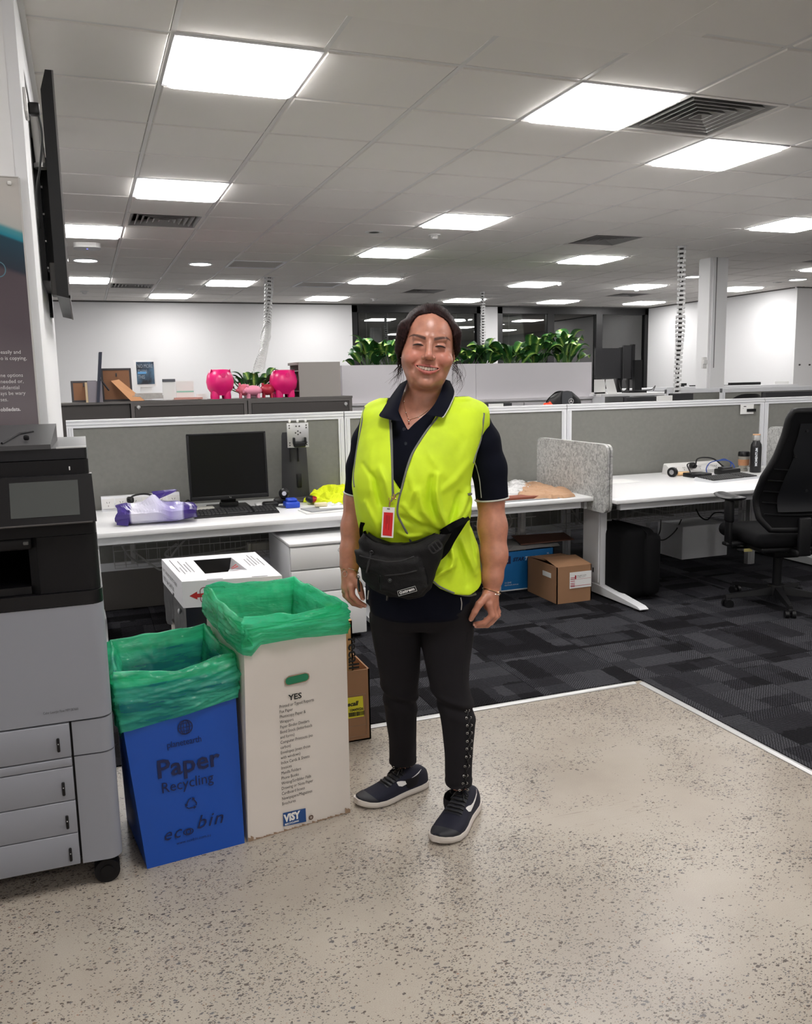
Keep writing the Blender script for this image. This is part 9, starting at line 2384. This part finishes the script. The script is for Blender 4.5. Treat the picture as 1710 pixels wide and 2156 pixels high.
# straps: flat bands over the vest to either side
def band(pts, w0, w1, name, m, lift_=.006, f=None):
 f = f or vest_d; rows = []; S_ = smooth_spline([Vector((x, y, 0)) for x, y in pts], 6); n = len(S_)
 for i, s_ in enumerate(S_):
  d = (S_[min(i + 1, n - 1)] - S_[max(i - 1, 0)]).normalized(); nrm = Vector((-d.y, d.x, 0)); w_ = w0 + (w1 - w0) * i / (n - 1)
  a, b = s_ + nrm * w_ / 2, s_ - nrm * w_ / 2; c_ = hit(f, s_.x, s_.y, lift_)
  pa_, pb_ = L(a.x, a.y, c_[1]), L(b.x, b.y, c_[1]); rows.append([BI @ Vector(pa_), BI @ (Vector(pa_) + Vector((0, -.003, 0))), BI @ (Vector(pb_) + Vector((0, -.003, 0))), BI @ Vector(pb_)])
 return obj(name, MB().surf(rows, closed=True), m, wbag)
band([(900, 1165), (925, 1150), (945, 1128), (965, 1108), (983, 1092)], 60, 9, 'hip_wing', M_WEB, .008); band([(930, 1122), (955, 1106), (975, 1096), (987, 1088)], 15, 12, 'strap', M_WEB, .012)
band([(772, 1150), (764, 1130), (762, 1112), (764, 1100)], 12, 10, 'strap', M_WEB, .008)
bk = BI @ Vector(hit(lambda P: np.minimum(bag_d(P), vest_d(P) - .008), 917, 1150, .012)); bkx = Vector((.82, 0, .57)).normalized(); bky = Vector((-.57, 0, .82)); Fb = frame(bk + Vector((0, -.012, 0)), bkx, bky); bm_ = MB()
rp = rrect(.040, .030, .009); n = len(rp); rp2 = rrect(.031, .021, .006)
bm_.add([Fb @ Vector((x, y, 0)) for x, y in rp + rp2] + [Fb @ Vector((x, y, -.005)) for x, y in rp + rp2], [(i, (i + 1) % n, n + (i + 1) % n, n + i) for i in range(n)] + [(i, 2 * n + i, 2 * n + (i + 1) % n, (i + 1) % n) for i in range(n)] + [(n + i, n + (i + 1) % n, 3 * n + (i + 1) % n, 3 * n + i) for i in range(n)])
for q in (-.006, .006): bm_.tube([Fb @ Vector((q, -.012, -.001)), Fb @ Vector((q, .012, -.001))], .0022, 6)
obj('buckle', bm_, M_ZIP, wbag)
# ------------------------------------------------------------------ lanyard and card
idc = thing('id_card', 'red and white identity card hanging on a lanyard over the vest', 'card', tuple(PM @ Vector(L(817, 1100, -.21))), -YAW); CI = MW[idc].inverted() @ PM
yv = hit(vest_core, 817, 1095, .006)[1] - .012
def CL(px, py, dy=0): return CI @ Vector(L(px, py, yv + dy))
cw = [CL(802.5, 1131), CL(828, 1132.5), CL(831.5, 1069), CL(806, 1067.5)]
obj('card', MB().hexa(cw + [p + Vector((0, .004, 0)) for p in cw]), mat('card_white', (232, 228, 226), .35), idc)
rw = [CL(805.5, 1127, -.0006), CL(825, 1129, -.0006), CL(828, 1079.5, -.0006), CL(808.5, 1078.5, -.0006)]
obj('red_panel', MB().add(rw, [(0, 1, 2, 3)]), mat('card_red', (206, 30, 34), .4), idc)
pm_ = MB()
for k, (u0, v0, v1) in enumerate(((.28, .30, .88), (.42, .52, .88), (.60, .25, .86))):
 def cq(u, v): return rw[0].lerp(rw[1], u).lerp(rw[3].lerp(rw[2], u), v) + Vector((0, -.0006, 0))
 pm_.add([cq(u0, v0), cq(u0 + .045, v0), cq(u0 + .045, v1), cq(u0, v1)], [(0, 1, 2, 3)])
obj('fine_print', pm_, mat('dark_red', (120, 14, 20), .6), idc)
obj('slot', MB().add([CL(815, 1072.5, -.0007), CL(821, 1073, -.0007), CL(821.2, 1070.5, -.0007), CL(815.2, 1070, -.0007)], [(0, 1, 2, 3)]), mat('slot_grey', (110, 110, 108), .5), idc)
cp_ = MB().tube([CL(820, 1067), CL(821, 1058), CL(823, 1054)], .0024, 8).tube([CL(823 + 4 * math.cos(t), 1050 + 5 * math.sin(t), -.002) for t in np.linspace(0, 2 * math.pi, 15)[:-1]], .0014, 6, closed=True).tube([CL(826, 1052), CL(832, 1046), CL(829, 1040)], .0028, 8).tube([CL(817, 1046), CL(823, 1048), CL(834, 1050)], .0020, 8)
obj('clip', cp_, M_GOLD, idc)
ly = [CI @ Vector(hit(vest_core, *p, .003)) for p in ((824, 890), (826, 940), (827, 990), (828, 1020))] + [CL(829, 1040)]
obj('lanyard', MB().tube(smooth_spline(ly, 6), .0018, 6).tube([CL(832, 1043), CL(838, 1038), CI @ Vector(hit(vest_core, 843, 1037, .003))], .0016, 6), M_BIND, idc)
# ------------------------------------------------------------------ lettering to meshes
dg = bpy.context.evaluated_depsgraph_get()
for o in [o for o in bpy.data.objects if o.type == 'FONT']:
 me = bpy.data.meshes.new_from_object(o.evaluated_get(dg))
 n = bpy.data.objects.new('tmp', me); COL.objects.link(n)
 n.parent = o.parent; n.matrix_local = o.matrix_local.copy()
 nm = o.name; bpy.data.objects.remove(o); n.name = nm
